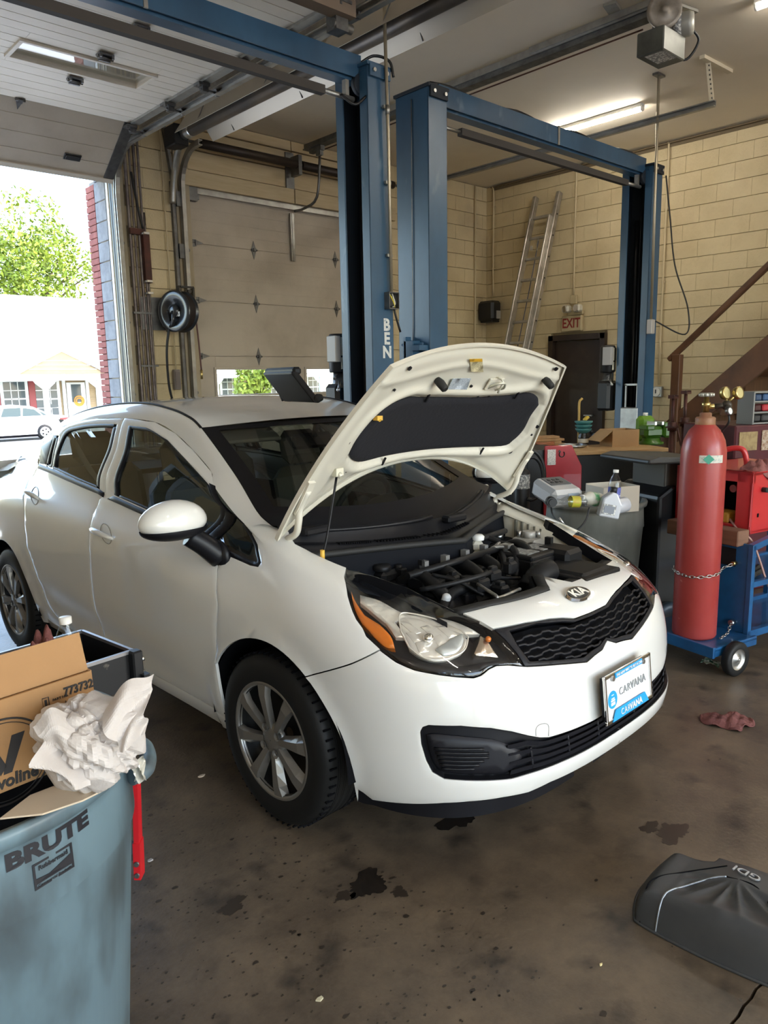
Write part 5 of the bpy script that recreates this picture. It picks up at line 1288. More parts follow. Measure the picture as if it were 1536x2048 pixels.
# ---- door handles
for (p0, p1, dr, drL, cup) in (((187, 1056), (229, 1082), front_door, fdL, (210, 1067)), ((53, 982), (80, 1003), rear_door, rdL, (68, 990))):
    a, b = [np.array(tr1(*p)) for p in (p0, p1)]; cu = np.array(tr1(*cup))
    a[0], b[0] = max(a[0], b[0]), min(a[0], b[0]); zc_ = (a[1]+b[1])/2; s0, s1 = b[0], a[0]
    C = np.array([SN(s0+(s1-s0)*t, zc_+.012*(t-.5), .004+.034*sin(pi*min(1, max(0, t*1.0)))**.5) for t in np.linspace(0, 1, 12)])
    rad = [.007+.007*sin(pi*t)**.6 for t in np.linspace(0, 1, 12)]
    k = 20; cup_ = [(cu[0]-.01+.055*cos(2*pi*i/k), zc_+.004+.036*sin(2*pi*i/k)) for i in range(k)]
    for mm in (0, 1):
        g = G().tube(C, rad, 10); cobj('door_handle', mirrored(g) if mm else g, M_paint, drL if mm else dr)
        def cupf(u, v): 
            q = SN(cu[0]-.01+.055*u*cos(v*2*pi), zc_+.004+.037*u*sin(v*2*pi), .0012-.0*(1-u*u)); return q
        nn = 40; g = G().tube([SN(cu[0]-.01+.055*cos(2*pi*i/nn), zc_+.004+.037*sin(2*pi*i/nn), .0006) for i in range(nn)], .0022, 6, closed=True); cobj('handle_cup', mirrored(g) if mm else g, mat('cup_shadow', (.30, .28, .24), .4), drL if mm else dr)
# ---- cowl, wipers
ck = np.array([catp(x, y, 2, .935) for x, y in ((599, 1088), (640, 1097), (673, 1100.5), (735, 1101), (796, 1096), (860, 1083), (919, 1063.6), (970, 1046), (1013, 1031), (1038, 1020))])
ck = ck[np.argsort(ck[:, 1])]
cys = np.linspace(-.64, .64, 33); sealx = np.interp(cys, ck[:, 1], ck[:, 0])
sealx = np.where(np.abs(cys) < .6, sealx, sealx); fitc = np.polyfit(np.abs(ck[:, 1]), ck[:, 0], 2); sealx = np.polyval(fitc, np.abs(cys))
def glassx(y):
    p = wl_[0]; k = 1-(y/p[1])**2 if abs(y) < abs(p[1]) else 0; return p[0]+.19*k, p[2]-.055*k
def cowlp(u, v):
    y = -.64+1.28*v; gx, gz = glassx(y*.99); sx = np.interp(y, cys, sealx); sx = max(sx, gx+.04)
    x = gx+(sx-gx)*u; zz = gz+.004+(.925-gz)*u-.028*sin(pi*u)**.8+.010*(abs(u-.55) < .12); return (x, y, zz)
cowl = cobj('cowl_panel', G().grid(cowlp, 14, 33), M_blk)
sp = [cowlp(1, i/32) for i in range(33)]; cobj('hood_seal', G().tube(np.array(sp)+np.array((.004, 0, -.004)), .013, 10), M_rubber, cowl)
cobj('seal_trough', G().grid(lambda u, v: (cowlp(1, v)[0]+.004+.02*u, cowlp(1, v)[1], .92-.10*u), 3, 33), M_bay, cowl)
for (ya, yb) in ((-.30, -.12), (-.08, .22), (-.45, -.33)):
    g = G()
    for y in np.linspace(ya, yb, 15): p = np.array(cowlp(.42, (y+.64)/1.28)); g.box(p+np.array((0, 0, .006)), (.035, .006, .006))
    cobj('cowl_vent', g, M_dark, cowl, kind='stuff')
def wiper(ys, ye, nm):
    P_ = np.array([cowlp(.18, (ys+(ye-ys)*t+.64)/1.28) for t in np.linspace(0, 1, 10)])+np.array((0, 0, .022)); P_[:, 2] += np.linspace(0, .018, 10); P_[:, 0] -= np.linspace(0, .03, 10)
    cobj('wiper', G().tube(P_, .008, 8).tube(P_+np.array((-.02, 0, .0)), .006, 6).box(P_[0]+np.array((.01, .03, .0)), (.05, .12, .03), bev=.008), M_blk)
wiper(-.55, .02, 'a'); wiper(.10, .55, 'b')
# ---- cabin
def seat(y, rear=False):
    x = -.98 if not rear else -1.95; w_ = .50
    s_ = cobj('seat', G().box((x+.12, y, .46), (.50, w_, .17), bev=.05), M_cloth)
    R_ = np.array([[cos(.22), 0, -sin(.22)], [0, 1, 0], [sin(.22), 0, cos(.22)]])
    cobj('backrest', G().box((x-.20, y, .80), (.15, w_*.96, .62), rot=R_, bev=.06), M_cloth, s_)
    cobj('headrest', G().box((x-.33, y, 1.20), (.10, .27, .19), rot=R_, bev=.045).cyl((x-.29, y-.06, 1.05), (x-.32, y-.06, 1.16), .007, 8).cyl((x-.29, y+.06, 1.05), (x-.32, y+.06, 1.16), .007, 8), M_cloth, s_)
seat(-.36); seat(.36)
for y in (-.4, .4): seat(y, True)
def dash(u, v):
    y = -.70+1.4*v; prof = [(-.30, .93), (-.42, .955), (-.52, .95), (-.62, .91), (-.66, .82), (-.60, .66), (-.58, .50)]
    i = u*(len(prof)-1); k = min(int(i), len(prof)-2); t = i-k; x = prof[k][0]*(1-t)+prof[k+1][0]*t; zz = prof[k][1]*(1-t)+prof[k+1][1]*t
    return (x, y, zz-.02*(2*v-1)**2)
cobj('dashboard', G().grid(dash, 20, 15), M_int)
cobj('instrument_hood', G().sphere((-.58, .36, .93), .16, 16, 10, (.6, 1.1, .45)), M_int)
sw = np.array((-.80, .36, .90)); ax_ = np.array((-.92, 0, .39)); b1 = np.array((0, 1, 0)); b2 = np.cross(ax_, b1)
cobj('steering_wheel', G().tube([sw+.185*(b1*cos(t)+b2*sin(t)) for t in np.linspace(0, 2*pi, 41)[:-1]], .015, 10, closed=True).bar(sw-b1*.18, sw+b1*.18, .04, .02, up=ax_).sphere(sw, .07, 14, 8, (.5, 1, 1)), M_int)
cobj('headliner', G().grid(lambda u, v: tuple(np.array(roofp(.04+.92*u, .06+.88*v))-np.array((0, 0, .05))), 12, 9), M_intl)
cobj('mirror_inside', G().box((-.78, .02, 1.28), (.03, .24, .075), bev=.015).bar((-.76, .02, 1.30), (-.74, .02, 1.36), .02, .02), M_blk)
for y in (-.33, .33): cobj('sun_visor', G().box((-.86, y, 1.335), (.16, .36, .02), rot=np.array([[cos(.5), 0, sin(.5)], [0, 1, 0], [-sin(.5), 0, cos(.5)]]), bev=.008), M_intl)
for sg in (-1, 1):
    cobj('door_trim', G().grid(lambda u, v: tuple(S(2.0+2.0*u, .34+.56*v)*np.array((1, -sg, 1))-np.array((0, sg*.09, 0))), 16, 6), M_int)
    cobj('pillar_trim', G().grid(lambda u, v: tuple(S(2.45+.10*u+.05*v, .95+.42*v)*np.array((1, -sg, 1))-np.array((0, sg*.04, 0))), 3, 8), M_intl)
cobj('parcel_shelf', G().box((-2.62, 0, 1.02), (.5, 1.2, .03)), M_int)
# ---- engine bay
def bay(px, py, z): return catp(px, py, 2, z)
M_alu = mat('cast_alloy', (.40, .39, .37), .45, .8, col2=(.20, .19, .18), scale=25)
M_eng = mat('engine_black', (.009, .009, .010), .42, spec=.3)
M_hose = mat('hose_black', (.008, .008, .009), .5, spec=.3)
cobj('firewall', G().grid(lambda u, v: (np.interp(-.66+1.32*v, cys, sealx)-.02-.05*u, -.66+1.32*v, .90-.55*u), 6, 15), M_bay)
cobj('bay_floor', G().box((.28, 0, .36), (.85, 1.15, .03)), M_dark)
for sg in (-1, 1):
    g = G().grid(lambda u, v: (-.10+.66*u, sg*(.60-.03*v-.06*u), .93-.10*u-.03*u*u-.50*v), 12, 8)
    # the shelf under the fender edge and the strut tower
    g.grid(lambda u, v: (-.12+.42*u, sg*(.655-.075*v), .965-.09*u-.03*v), 10, 4)
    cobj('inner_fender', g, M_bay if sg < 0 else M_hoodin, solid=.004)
    cobj('strut_tower', G().lathe([(.13, -.12), (.12, .0), (.07, .02), (.01, .02)], (-.02, sg*.50, .80), (0, 0, 1), 24), M_bay)
    cobj('tower_nut', G().cyl((-.02, sg*.50, .82), (-.02, sg*.50, .845), .022, 10), M_steel)
g = G()
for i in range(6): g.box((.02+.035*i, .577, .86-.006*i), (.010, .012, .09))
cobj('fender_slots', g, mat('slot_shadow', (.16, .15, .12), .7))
# front panel strip and its rubber under the nose
nt_s = np.linspace(0, .52, 30); nt_z = np.interp(nt_s, [0]+[p[0] for p in noseT], [zt0]+[p[1] for p in noseT])
C = SN(nt_s, nt_z, -.004); C2 = C+np.array((-.05, 0, -.004)); C3 = C2+np.array((-.02, 0, -.06))
for nm, A_1, B_1, mt_ in (('radiator_cover', C, C2, M_rubber), ('radiator_support', C2, C3, M_bay)):
    g = G(); k = len(C)
    for sg in (1, -1): g.add(np.vstack([A_1, B_1])*np.array((1, sg, 1)), [(i, i+1, k+i+1, k+i) for i in range(k-1)], True)
    cobj(nm, g, mt_, solid=.012)
cobj('radiator', G().box((.60, 0, .55), (.06, 1.0, .40)), M_bay)
eng = cobj('engine', G().box((.22, -.10, .60), (.34, .60, .36), bev=.03).box((.10, -.12, .77), (.16, .50, .07), bev=.02), M_eng)
# intake manifold runners, fuel rail, injectors, coils
for i in range(4):
    y = -.30+i*.12
    cobj('intake_runner', G().tube([(.12, y, .80), (.22, y, .845), (.34, y-.01, .80), (.40, y-.01, .70)], .026, 10, 5), M_hose, eng)
    cobj('injector', G().cyl((.24, y+.04, .80), (.20, y+.04, .87), .011, 10).box((.205, y+.04, .878), (.028, .022, .03)), mat('injector_grey', (.16, .16, .16), .4), eng)
    cobj('ignition_coil', G().box((.08, y+.03, .83), (.07, .032, .04), bev=.006).cyl((.08, y+.03, .80), (.08, y+.03, .86), .013, 10), M_eng, eng)
cobj('fuel_rail', G().cyl((.235, -.38, .862), (.235, .16, .872), .013, 12), M_eng, eng)
cobj('rail_bracket', G().tube([(.235, .12, .872), (.22, .18, .885), (.20, .22, .87)], .009, 8, 4), M_alu, eng)
cobj('valve_cover', G().box((.02, -.10, .82), (.14, .52, .05), bev=.015), M_eng, eng)
cobj('oil_cap', G().lathe([(.035, 0), (.037, .012), (.03, .022), (.0, .024)], (.05, -.33, .845), 'z', 18), M_eng, eng)
rc = bay(1066, 1163, .80); cobj('radiator_cap', G().lathe([(.028, -.03), (.028, 0), (.036, .004), (.036, .014), (.022, .018), (.0, .018)], rc, 'z', 20), M_alu); cobj('cap_label', G().lathe([(.019, .0185), (.024, .0188)], rc, 'z', 20), mat('red_print', (.55, .05, .04), .5))
cobj('coolant_hose', G().tube([rc+(-.03, 0, -.03), rc+(-.08, -.03, -.05), rc+(-.12, -.14, -.08), rc+(-.10, -.24, -.10)], .024, 12, 6), M_hose)
for k, (pts, r) in enumerate([([(.40, -.40, .74), (.36, -.28, .80), (.38, -.12, .80), (.44, .0, .74)], .020), ([(.18, .18, .86), (.24, .20, .88), (.32, .16, .86), (.36, .10, .78)], .016), ([(.05, -.44, .76), (.16, -.46, .82), (.28, -.44, .80), (.36, -.40, .74)], .014),
     ([(-.02, .10, .86), (.06, .16, .90), (.16, .22, .89), (.30, .26, .82)], .012), ([(.44, -.30, .72), (.46, -.15, .75), (.50, .0, .73), (.50, .14, .70)], .018), ([(-.04, -.30, .84), (.02, -.20, .88), (.06, -.05, .89), (.02, .08, .87)], .010),
     ([(.30, -.48, .70), (.36, -.40, .76), (.46, -.30, .74)], .016), ([(.12, .26, .80), (.20, .30, .86), (.30, .26, .86), (.40, .20, .78)], .022), ([(.33, -.2, .84), (.40, -.1, .83), (.42, .05, .80)], .007), ([(.28, -.3, .86), (.36, -.25, .84), (.44, -.2, .79)], .007)]):
    cobj('hose', G().tube(pts, r, 10, 7), M_hose)
for k, (px, py, z, d) in enumerate([(880, 1180, .80, (.06, .05, .05)), (960, 1170, .82, (.05, .07, .05)), (1000, 1180, .80, (.06, .05, .04)), (905, 1165, .82, (.05, .04, .06)), (840, 1165, .82, (.09, .05, .05)), (930, 1195, .77, (.07, .06, .05)), (985, 1150, .84, (.05, .06, .04)), (1020, 1135, .85, (.04, .05, .05)), (870, 1200, .76, (.06, .06, .06))]):
    p = bay(px, py, z); cobj('connector', G().box(p, d, bev=.008).box(p+(0, 0, d[2]*.6), (d[0]*.5, d[1]*.6, .02), bev=.004), M_eng)
p = bay(893, 1195, .80); cobj('white_cap', G().lathe([(.016, -.02), (.016, .006), (.010, .012), (.0, .012)], p, (.4, 0, 1), 14), mat('white_plastic', (.7, .7, .68), .4))
cobj('metal_pipe', G().tube([bay(955, 1168, .84), bay(990, 1190, .83), bay(1000, 1195, .82), bay(1040, 1178, .82)], .006, 8, 4), M_alu)
cobj('metal_pipe', G().tube([bay(840, 1180, .84), bay(900, 1168, .86), bay(960, 1152, .87), bay(982, 1144, .87)], .009, 8, 4), M_hose)
# battery
bc = bay(1062, 1108, .845); bxs = bc+np.array((0, 0, -.09))
bat = cobj('battery', G().box(bxs, (.175, .24, .19), bev=.008), M_eng)
cobj('battery_cover', G().box(bxs+(0, 0, .10), (.17, .235, .02), bev=.006), M_eng, bat)
M_gl = mat('battery_label', (.30, .30, .29), .5, col2=(.12, .12, .12), scale=60, lo=.5, hi=.55)
for dy in (-.055, .055): cobj('battery_label', G().box(bxs+(-.0, dy, .111), (.10, .085, .002)), M_gl, bat)
cobj('terminal', G().cyl(bxs+(-.06, -.095, .11), bxs+(-.06, -.095, .135), .011, 10).box(bxs+(-.06, -.085, .13), (.04, .04, .016)).tube([bxs+(-.06, -.095, .13), bxs+(-.10, -.13, .12), bxs+(-.12, -.16, .06)], .009, 8, 5), M_alu, bat)
cobj('hold_down', G().box(bxs+(.0, .13, .09), (.03, .02, .10)), M_eng, bat)
# air box with ribbed duct
ac = bay(1142, 1132, .83); ab = cobj('air_box', G().box(ac+(.0, .02, -.10), (.25, .24, .20), bev=.03).box(ac+(0, .02, -.02), (.265, .255, .02), bev=.005), M_eng)
dp0 = bay(1100, 1140, .83); dp1 = bay(1056, 1180, .78)
n_ = 15; pts = np.array([dp0*(1-t)+dp1*t for t in np.linspace(0, 1, n_)]); pts[:, 2] += .015*np.sin(np.linspace(0, pi, n_)); cobj('air_duct', G().tube(pts, [.042+(.005 if i % 2 else 0) for i in range(n_)], 16), M_hose, ab)
cobj('fuse_box', G().box(bay(1118, 1098, .86)+(0, .0, -.05), (.16, .12, .12), bev=.015), M_eng)
# brake reservoir, engine mount, harness
rv = bay(945, 1108, .84); M_milk = mat('milky_plastic', (.52, .50, .42), .4)
cobj('brake_reservoir', G().box(rv+(0, 0, -.03), (.11, .13, .08), bev=.02).box(rv+(-.01, .03, .03), (.06, .06, .05), bev=.015), M_milk); cobj('reservoir_cap', G().lathe([(.026, 0), (.028, .014), (.02, .022), (0, .022)], rv+(.0, .035, .055), 'z', 16), mat('white_plastic', (.7, .7, .68), .4))
em_ = bay(1058, 1075, .84); cobj('engine_mount', G().box(em_+(0, 0, -.04), (.15, .12, .08), bev=.02).cyl(em_, em_+(0, 0, .03), .03, 14), mat('mount_alloy', (.50, .48, .44), .5, .4)); cobj('mount_bolt', G().cyl(em_+(.03, .03, 0), em_+(.03, .03, .03), .012, 8).cyl(em_+(-.04, -.02, 0), em_+(-.04, -.02, .03), .012, 8), M_steel)
for pts in ([(590+300, 1075, .88), (940, 1082, .89), (985, 1070, .90), (1010, 1062, .88)], [(985, 1090, .86), (1000, 1100, .86), (1010, 1130, .84), (1005, 1150, .82)], [(760, 1118, .82), (800, 1130, .80), (850, 1128, .80), (880, 1140, .80)]):
    cobj('harness', G().tube([bay(*p) for p in pts], .013, 8, 5), M_hose)
for (px, py) in ((760, 1127), (802, 1130), (775, 1105), (850, 1075)):
    p = bay(px, py, .80); cobj('clip', G().cyl(p, p+np.array((.012, 0, .012)), .006, 8).box(p, (.02, .01, .006)), M_steel)
cobj('dipstick', G().tube([bay(845, 1128, .88), bay(855, 1150, .84), bay(880, 1165, .78)], .004, 6, 4).box(bay(842, 1125, .89), (.02, .012, .02)), M_eng)
# ================================================================== lights, ceiling, walls
M_led = mat('led_tube', (.9, .9, .88), .4, emit=(1., .93, .80), estr=34.)
M_white = mat('white_enamel', (.75, .74, .70), .35)
def strip_light(x, y, label, L=1.2):
    t = thing('strip_light', label, 'ceiling light', (x, y, HC))
    obj('housing', G().box((x, y, HC-.02), (.075, L, .04), bev=.006), M_white, t)
    obj('diffuser', G().cyl((x, y-L/2+.015, HC-.05), (x, y+L/2-.015, HC-.05), .028, 14), M_led, t)
    obj('end_cap', G().cyl((x, y-L/2, HC-.05), (x, y-L/2+.016, HC-.05), .030, 14), M_white, t); obj('end_cap', G().cyl((x, y+L/2, HC-.05), (x, y+L/2-.016, HC-.05), .030, 14), M_white, t)
    return t
strip_light(7.96, 5.06, 'lit strip light on the ceiling in front of the ladder wall')
strip_light(6.55, 2.15, 'lit strip light at the upper right corner of the photo', 1.2)
for x, y in ((7.96, 1.2), (7.96, -2.3), (4.9, -1.2), (4.9, -3.9), (1.2, -1.0), (-2.0, -1.0), (1.2, -3.9)): strip_light(x, y, 'added strip light, unseen from the camera, brightening the interior').__setitem__('group', 'added unseen strip lights')  # unseen lamps added out of frame to brighten the interior
# ---- things on the right wall
XW = XR-.012
M_lad = mat('ladder_alu', (.50, .47, .42), .4, .7, col2=(.36, .33, .28), scale=8)
lt = np.array((XW-.05, 6.70, 4.09)); lbm = np.array((XW-1.25, 6.74, .0))
ld = (lt-lbm)/np.linalg.norm(lt-lbm); lad = thing('extension_ladder', 'aluminium extension ladder leaning on the cream block wall near the corner', 'ladder', tuple(lbm))
LN = np.linalg.norm(lt-lbm); nl = np.cross(ld, Y); nl /= np.linalg.norm(nl)
for s in (-1, 1):
    obj('side_rail', G().bar(lbm+Y*s*.20, lt+Y*s*.20, .085, .058, up=Y, bev=.006), M_lad, lad)
    obj('side_rail', G().bar(lbm+Y*s*.165+nl*.06, lbm+ld*(LN-.35)+Y*s*.165+nl*.06, .07, .03, up=Y, bev=.006), M_lad, lad)
for i in range(1, 14):
    p = lbm+ld*(.305*i-.02)
    if .305*i > LN-.05: break
    obj('rung', G().bar(p-Y*.20, p+Y*.20, .035, .038, up=ld, bev=.008), M_lad, lad)
    obj('rung_bolt', G().cyl(p-Y*.22, p-Y*.235, .012, 8), M_black, lad)
p = lbm+ld*(LN-.62); obj('pulley_hook', G().tube([p, p+nl*.02-ld*.10, p+nl*.03-ld*.2+Y*-.03], .008, 6, 4).box(p-ld*.14+Y*.1, (.03, .03, .06)), M_steel, lad)
obj('rope', G().tube([p-ld*.05, lbm+ld*(LN*.6)+Y*.02+nl*-.03, lbm+ld*.3+Y*.03], .006, 6, 6), mat('rope_blue', (.10, .12, .2), .8), lad)
M_cream = mat('sign_cream', (.46, .38, .23), .5)
ex = thing('exit_sign', 'EXIT sign with two emergency lamp heads above the brown door', 'sign', (XW, 6.25, 2.2))
ey, ez = 6.245, 2.285
obj('sign_case', G().box((XW-.04, ey, ez), (.07, .33, .22), bev=.012), M_cream, ex)
obj('lettering', text_on('EXIT', .185, (XW-.0755, ey, ez), -Y, Z, bold=.004, sx=.78, lift=.0005), mat('exit_red', (.24, .025, .02), .5), ex)
obj('lamp_bar', G().box((XW-.03, ey-.04, ez+.15), (.05, .26, .07), bev=.01), M_cream, ex)
for dy in (.09, -.09):
    obj('lamp_head', G().box((XW-.10, ey+dy-.03, ez+.20), (.11, .11, .10), bev=.02), mat('lamp_clear', (.6, .58, .5), .25), ex)
    obj('lamp_face', G().cyl((XW-.155, ey+dy-.03, ez+.20), (XW-.165, ey+dy-.03, ez+.20), .042, 16), M_chrome, ex)
obj('back_box', G().box((XW-.02, ey, ez+.33), (.04, .10, .12), bev=.006), M_cream, ex)
M_pipe = mat('painted_conduit', (.60, .50, .32), .5)
def conduit(y, z0, z1, lab, r=.013):
    c = thing('conduit', lab, 'conduit', (XW-.02, y, z0)); obj('pipe', G().tube([(XW-.02, y, z0), (XW-.02, y+.005, (z0+z1)/2), (XW-.02, y, z1-.15), (XW-.035, y+.01, z1)], r, 10, 3), M_pipe, c)
    for z in np.arange(z0+.4, z1, .9): obj('strap', G().box((XW-.015, y, z), (.02, .06, .02)), M_pipe, c)
    return c
conduit(6.25, ez+.38, HC-.02, 'cream painted conduit dropping to the EXIT sign')
conduit(4.92, 1.42, HC-.02, 'cream painted conduit dropping to the round wall dial right of the far blue post')
conduit(7.70, 2.80, HC-.02, 'cream painted conduit in the corner above the black wall dispenser')
g_ = thing('wall_dial', 'small round white dial on a box at the foot of the wall conduit', 'gauge', (XW, 4.92, 1.33))
obj('dial_box', G().box((XW-.03, 4.92, 1.33), (.06, .13, .14), bev=.008), M_galv, g_)
obj('dial_face', G().cyl((XW-.058, 4.93, 1.33), (XW-.072, 4.93, 1.33), .058, 20), M_white, g_); obj('dial_knob', G().box((XW-.076, 4.93, 1.335), (.008, .012, .05)), M_black, g_)
dsp = thing('wall_dispenser', 'black dispenser box mounted on the wall in the far corner', 'dispenser', (XR-.1, 7.68, 2.5))
dy0, dy1 = 7.60, 7.85
obj('body', G().box((XR-.13, 7.69, 2.56), (.22, .30, .30), bev=.035), M_black, dsp); obj('lower_lip', G().box((XR-.12, 7.69, 2.405), (.18, .24, .03), bev=.01), M_black, dsp); obj('window', G().box((XR-.10, 7.537, 2.50), (.10, .006, .12), bev=.002), mat('window_grey', (.42, .40, .36), .4), dsp)
# corner pipe on back wall
cp = thing('conduit', 'cream painted pipe running down the back wall beside the corner', 'conduit', (9.18, YD-.06, 2)); obj('pipe', G().cyl((9.18, YD-.055, 0), (9.18, YD-.055, HC-.02), .014, 10), M_pipe, cp)
# tall service pole from the ceiling to the outlet box on the far post
sp_ = thing('service_pole', 'thin vertical conduit from ceiling to the outlet box on the far blue post', 'conduit', (7.35, 3.98, 3)); q = at(1318, 148, 2, HC)
pb_ = at(1302, 640, 1, 4.14)
obj('pipe', G().tube([q, (q*.5+pb_*.5), pb_], .014, 10), M_emt, sp_); obj('ceiling_flange', G().box(q-np.array((0, 0, .012)), (.14, .06, .02)), M_galvd, sp_)
obj('outlet_box', G().box(pb_-np.array((0, 0, .07)), (.075, .06, .15), bev=.006), mat('box_grey', (.42, .40, .38), .45), sp_)
obj('cable', G().tube([(7.95, 4.16, 3.62), (8.0, 4.12, 3.2), (8.02, 4.05, 2.7), (8.16, 3.95, 2.25), (8.12, 3.95, 1.98), pb_+np.array((.05, 0, -.0))], .008, 8, 8), M_black, sp_)
# angle along the top of the right wall
tr_ = obj('trim_1', G().box((XR-.03, .8, HC-.03), (.05, 13.9, .012)).box((XR-.008, .8, HC-.05), (.010, 13.9, .04)), mat('trim_dark', (.16, .12, .07), .7)); tr_['kind'] = st
# ---- staircase
M_swood = mat('stair_wood', (.135, .060, .028), .55, col2=(.065, .030, .016), scale=3, stretch=(8, 1, 1), lo=.35, hi=.7)
SXN, SXF = 8.40, 9.40
stt = thing('staircase', 'dark stained wooden staircase with a sloping handrail against the right wall', 'staircase', (SXN, 4.2, 0))
sl_ = np.array((0, -1.0, .90)); sl_ /= np.linalg.norm(sl_)
qa, qb, qc, qd = at(1354, 824, 0, SXN), at(1536, 672, 0, SXN), at(1375, 869, 0, SXN), at(1536, 734, 0, SXN)
sl2 = (qb-qa)+(qd-qc); sl2[0] = 0; sl2 /= np.linalg.norm(sl2); stw = abs(np.cross(sl2[1:], ((qc+qd)/2-(qa+qb)/2)[1:])); stm = (qa+qb+qc+qd)/4; st0 = stm-sl2*(stm[2]-.10)/sl2[2]
print('stair', sl2, stw, st0)
for x, nm in ((SXN, 'stringer'), (SXF, 'stringer')):
    a = st0+np.array((x-SXN, 0, 0)); g = G(); L = 5.2; up_ = np.cross(sl2, X); up_ = up_ if up_[2] > 0 else -up_
    g.box(a+sl2*L/2, (.05, L, stw), rot=np.stack([X, sl2, up_], 1)); obj(nm, g, M_swood, stt, bevel=.004)
for i in range(14):
    z = .24+i*.209; y = st0[1]+sl2[1]/sl2[2]*(z-st0[2])+.02; obj('tread', G().box(((SXN+SXF)/2, y, z), (SXF-SXN-.06, .26, .035), bev=.004), M_swood, stt)
    obj('riser', G().box(((SXN+SXF)/2, y-.11, z-.10), (SXF-SXN-.06, .018, .17)), M_swood, stt)
ra = np.array((SXN, 4.26, 1.715)); obj('handrail', G().bar(ra, ra+sl_*3.6, .06, .075, up=X, bev=.012), M_swood, stt)
obj('newel_post', G().box((SXN, 4.16, .90), (.09, .10, 1.75), bev=.006), M_swood, stt)
obj('newel_post', G().box((SXN, 2.3, 2.6), (.09, .10, 1.7), bev=.006), M_swood, stt)
M_rust = mat('rusty_red_steel', (.095, .032, .024), .5, .3, col2=(.055, .025, .02), scale=10)
def stand(px, top, lab):
    o = dep(px, top, 6.15); x, y, z = o; s_ = thing('support_stand', lab, 'jack stand', (x, y, 0))
    obj('tube', G().cyl((x, y, .03), (x, y, z-.25), .021, 14), M_rust, s_); obj('screw', G().cyl((x, y, z-.3), (x, y, z), .014, 12), M_rust, s_)
    obj('collar', G().box((x, y, z-.24), (.075, .075, .012)).cyl((x, y, z-.27), (x, y, z-.20), .036, 12), M_rust, s_)
    obj('saddle', G().box((x, y, z), (.085, .05, .016)).box((x-.036, y, z+.012), (.012, .05, .016)).box((x+.036, y, z+.012), (.012, .05, .016)), M_rust, s_); obj('foot', G().lathe([(.046, 0), (.046, .03), (.035, .05), (.028, .12)], (x, y, 0), 'z', 20), M_rust, s_)
stand(1347, 795, 'left of two rusty red support stands before the stair post'); stand(1372, 786, 'right of two rusty red support stands, its saddle clear of the stair post')
# ---- pier: pipes, hose reel, switch
M_pipeg = mat('pipe_steel', (.20, .17, .16), .45, .6, col2=(.12, .10, .10), scale=12)
pp = thing('air_pipes', 'cluster of steel pipes and hoses running down the block pier', 'pipe', (3.72, YD-.1, 2))
for i, (x0, x1, r, z0, z1) in enumerate(((3.655, 3.655, .018, .1, 4.2), (3.70, 3.70, .011, .1, 4.25), (3.755, 3.755, .016, .1, 4.3), (3.795, 3.795, .013, .1, 4.3), (3.825, 3.82, .010, .1, 3.2))):
    y = YD-.10-.012*(i % 2); obj('pipe', G().tube([(x1, y, z0), (x1, y, 1.6), ((x0+x1)/2, y, 2.6), (x0, y, 3.3), (x0, y, z1)], r, 10, 3), M_pipeg, pp)
obj('manifold', G().box((3.80, YD-.13, 2.86), (.07, .07, .5)).box((3.72, YD-.12, 3.12), (.16, .05, .06)), M_rust, pp)
obj('hose', G().tube([(3.70, YD-.13, 3.7), (3.73, YD-.15, 3.4), (3.77, YD-.16, 3.15)], .012, 8, 6), M_black, pp)
for z in (3.10, 2.62, 2.50): obj('valve', G().cyl((3.76, YD-.2, z), (3.76, YD-.13, z), .012, 10).box((3.78, YD-.21, z), (.06, .02, .02)), M_steel, pp)
obj('pipe_clamp', G().box((3.76, YD-.11, 1.75), (.20, .03, .02)).box((3.72, YD-.11, 2.3), (.2, .03, .02)), M_galvd, pp)
hr = thing('hose_reel', 'black spring hose reel with a hanging air hose on the block pier', 'hose reel', (4.02, YD-.3, 2.30))
rcx, rcy, rcz = 4.02, YD-.34, 2.31; AX = np.array((-.93, -.37, .0)); AX /= np.linalg.norm(AX); Cc = np.array((rcx, rcy, rcz))
M_reel = mat('reel_black', (.020, .022, .026), .28, coat=.4)
obj('base_plate', G().box((3.86, YD-.09, 2.30), (.30, .03, .34)).box((3.98, YD-.18, 2.24), (.08, .2, .16)), M_galvd, hr)
for dd in (.07, -.07): obj('flange_disc', G().lathe([(.02, -.01), (.10, -.012), (.115, .008), (.19, .012), (.215, .004), (.215, -.006), (.19, 0), (.11, -.006)] if dd > 0 else [(.02, 0), (.215, 0), (.215, .008), (.02, .008)], Cc+AX*dd, AX, 40), M_reel, hr)
obj('wound_hose', G().lathe([(.10, -.06)]+[(.185+.008*abs(sin(i*pi/2.)), -.058+.116*i/12) for i in range(13)]+[(.10, .06)], Cc, AX, 32), mat('hose_brownblack', (.03, .022, .02), .6), hr)
obj('reel_hub', G().lathe([(.07, 0), (.065, .02), (.03, .03), (.0, .03)], Cc+AX*.075, AX, 24), M_reel, hr); obj('reel_label', G().box(Cc+AX*.086+np.array((.03, -.07, -.04))*.8, (.05, .004, .05), rot=np.stack([np.cross(Z, AX), AX, Z], 1)), mat('label_white', (.7, .7, .66), .6), hr)
obj('support_arm', G().tube([Cc+AX*.09, Cc+AX*.10+(0, 0, -.12), (3.95, YD-.2, 2.12)], .02, 8, 4), M_reel, hr)
gq_ = np.array((4.17, YD-.32, 2.50)); obj('hose_guide', G().box(gq_+(-.04, 0, .07), (.17, .06, .02)).box(gq_+(.04, 0, -.03), (.02, .06, .2)).box(gq_+(-.12, 0, .02), (.02, .06, .12)).cyl(gq_+(0, -.02, .03), gq_+(0, .02, .03), .02, 10), M_reel, hr)
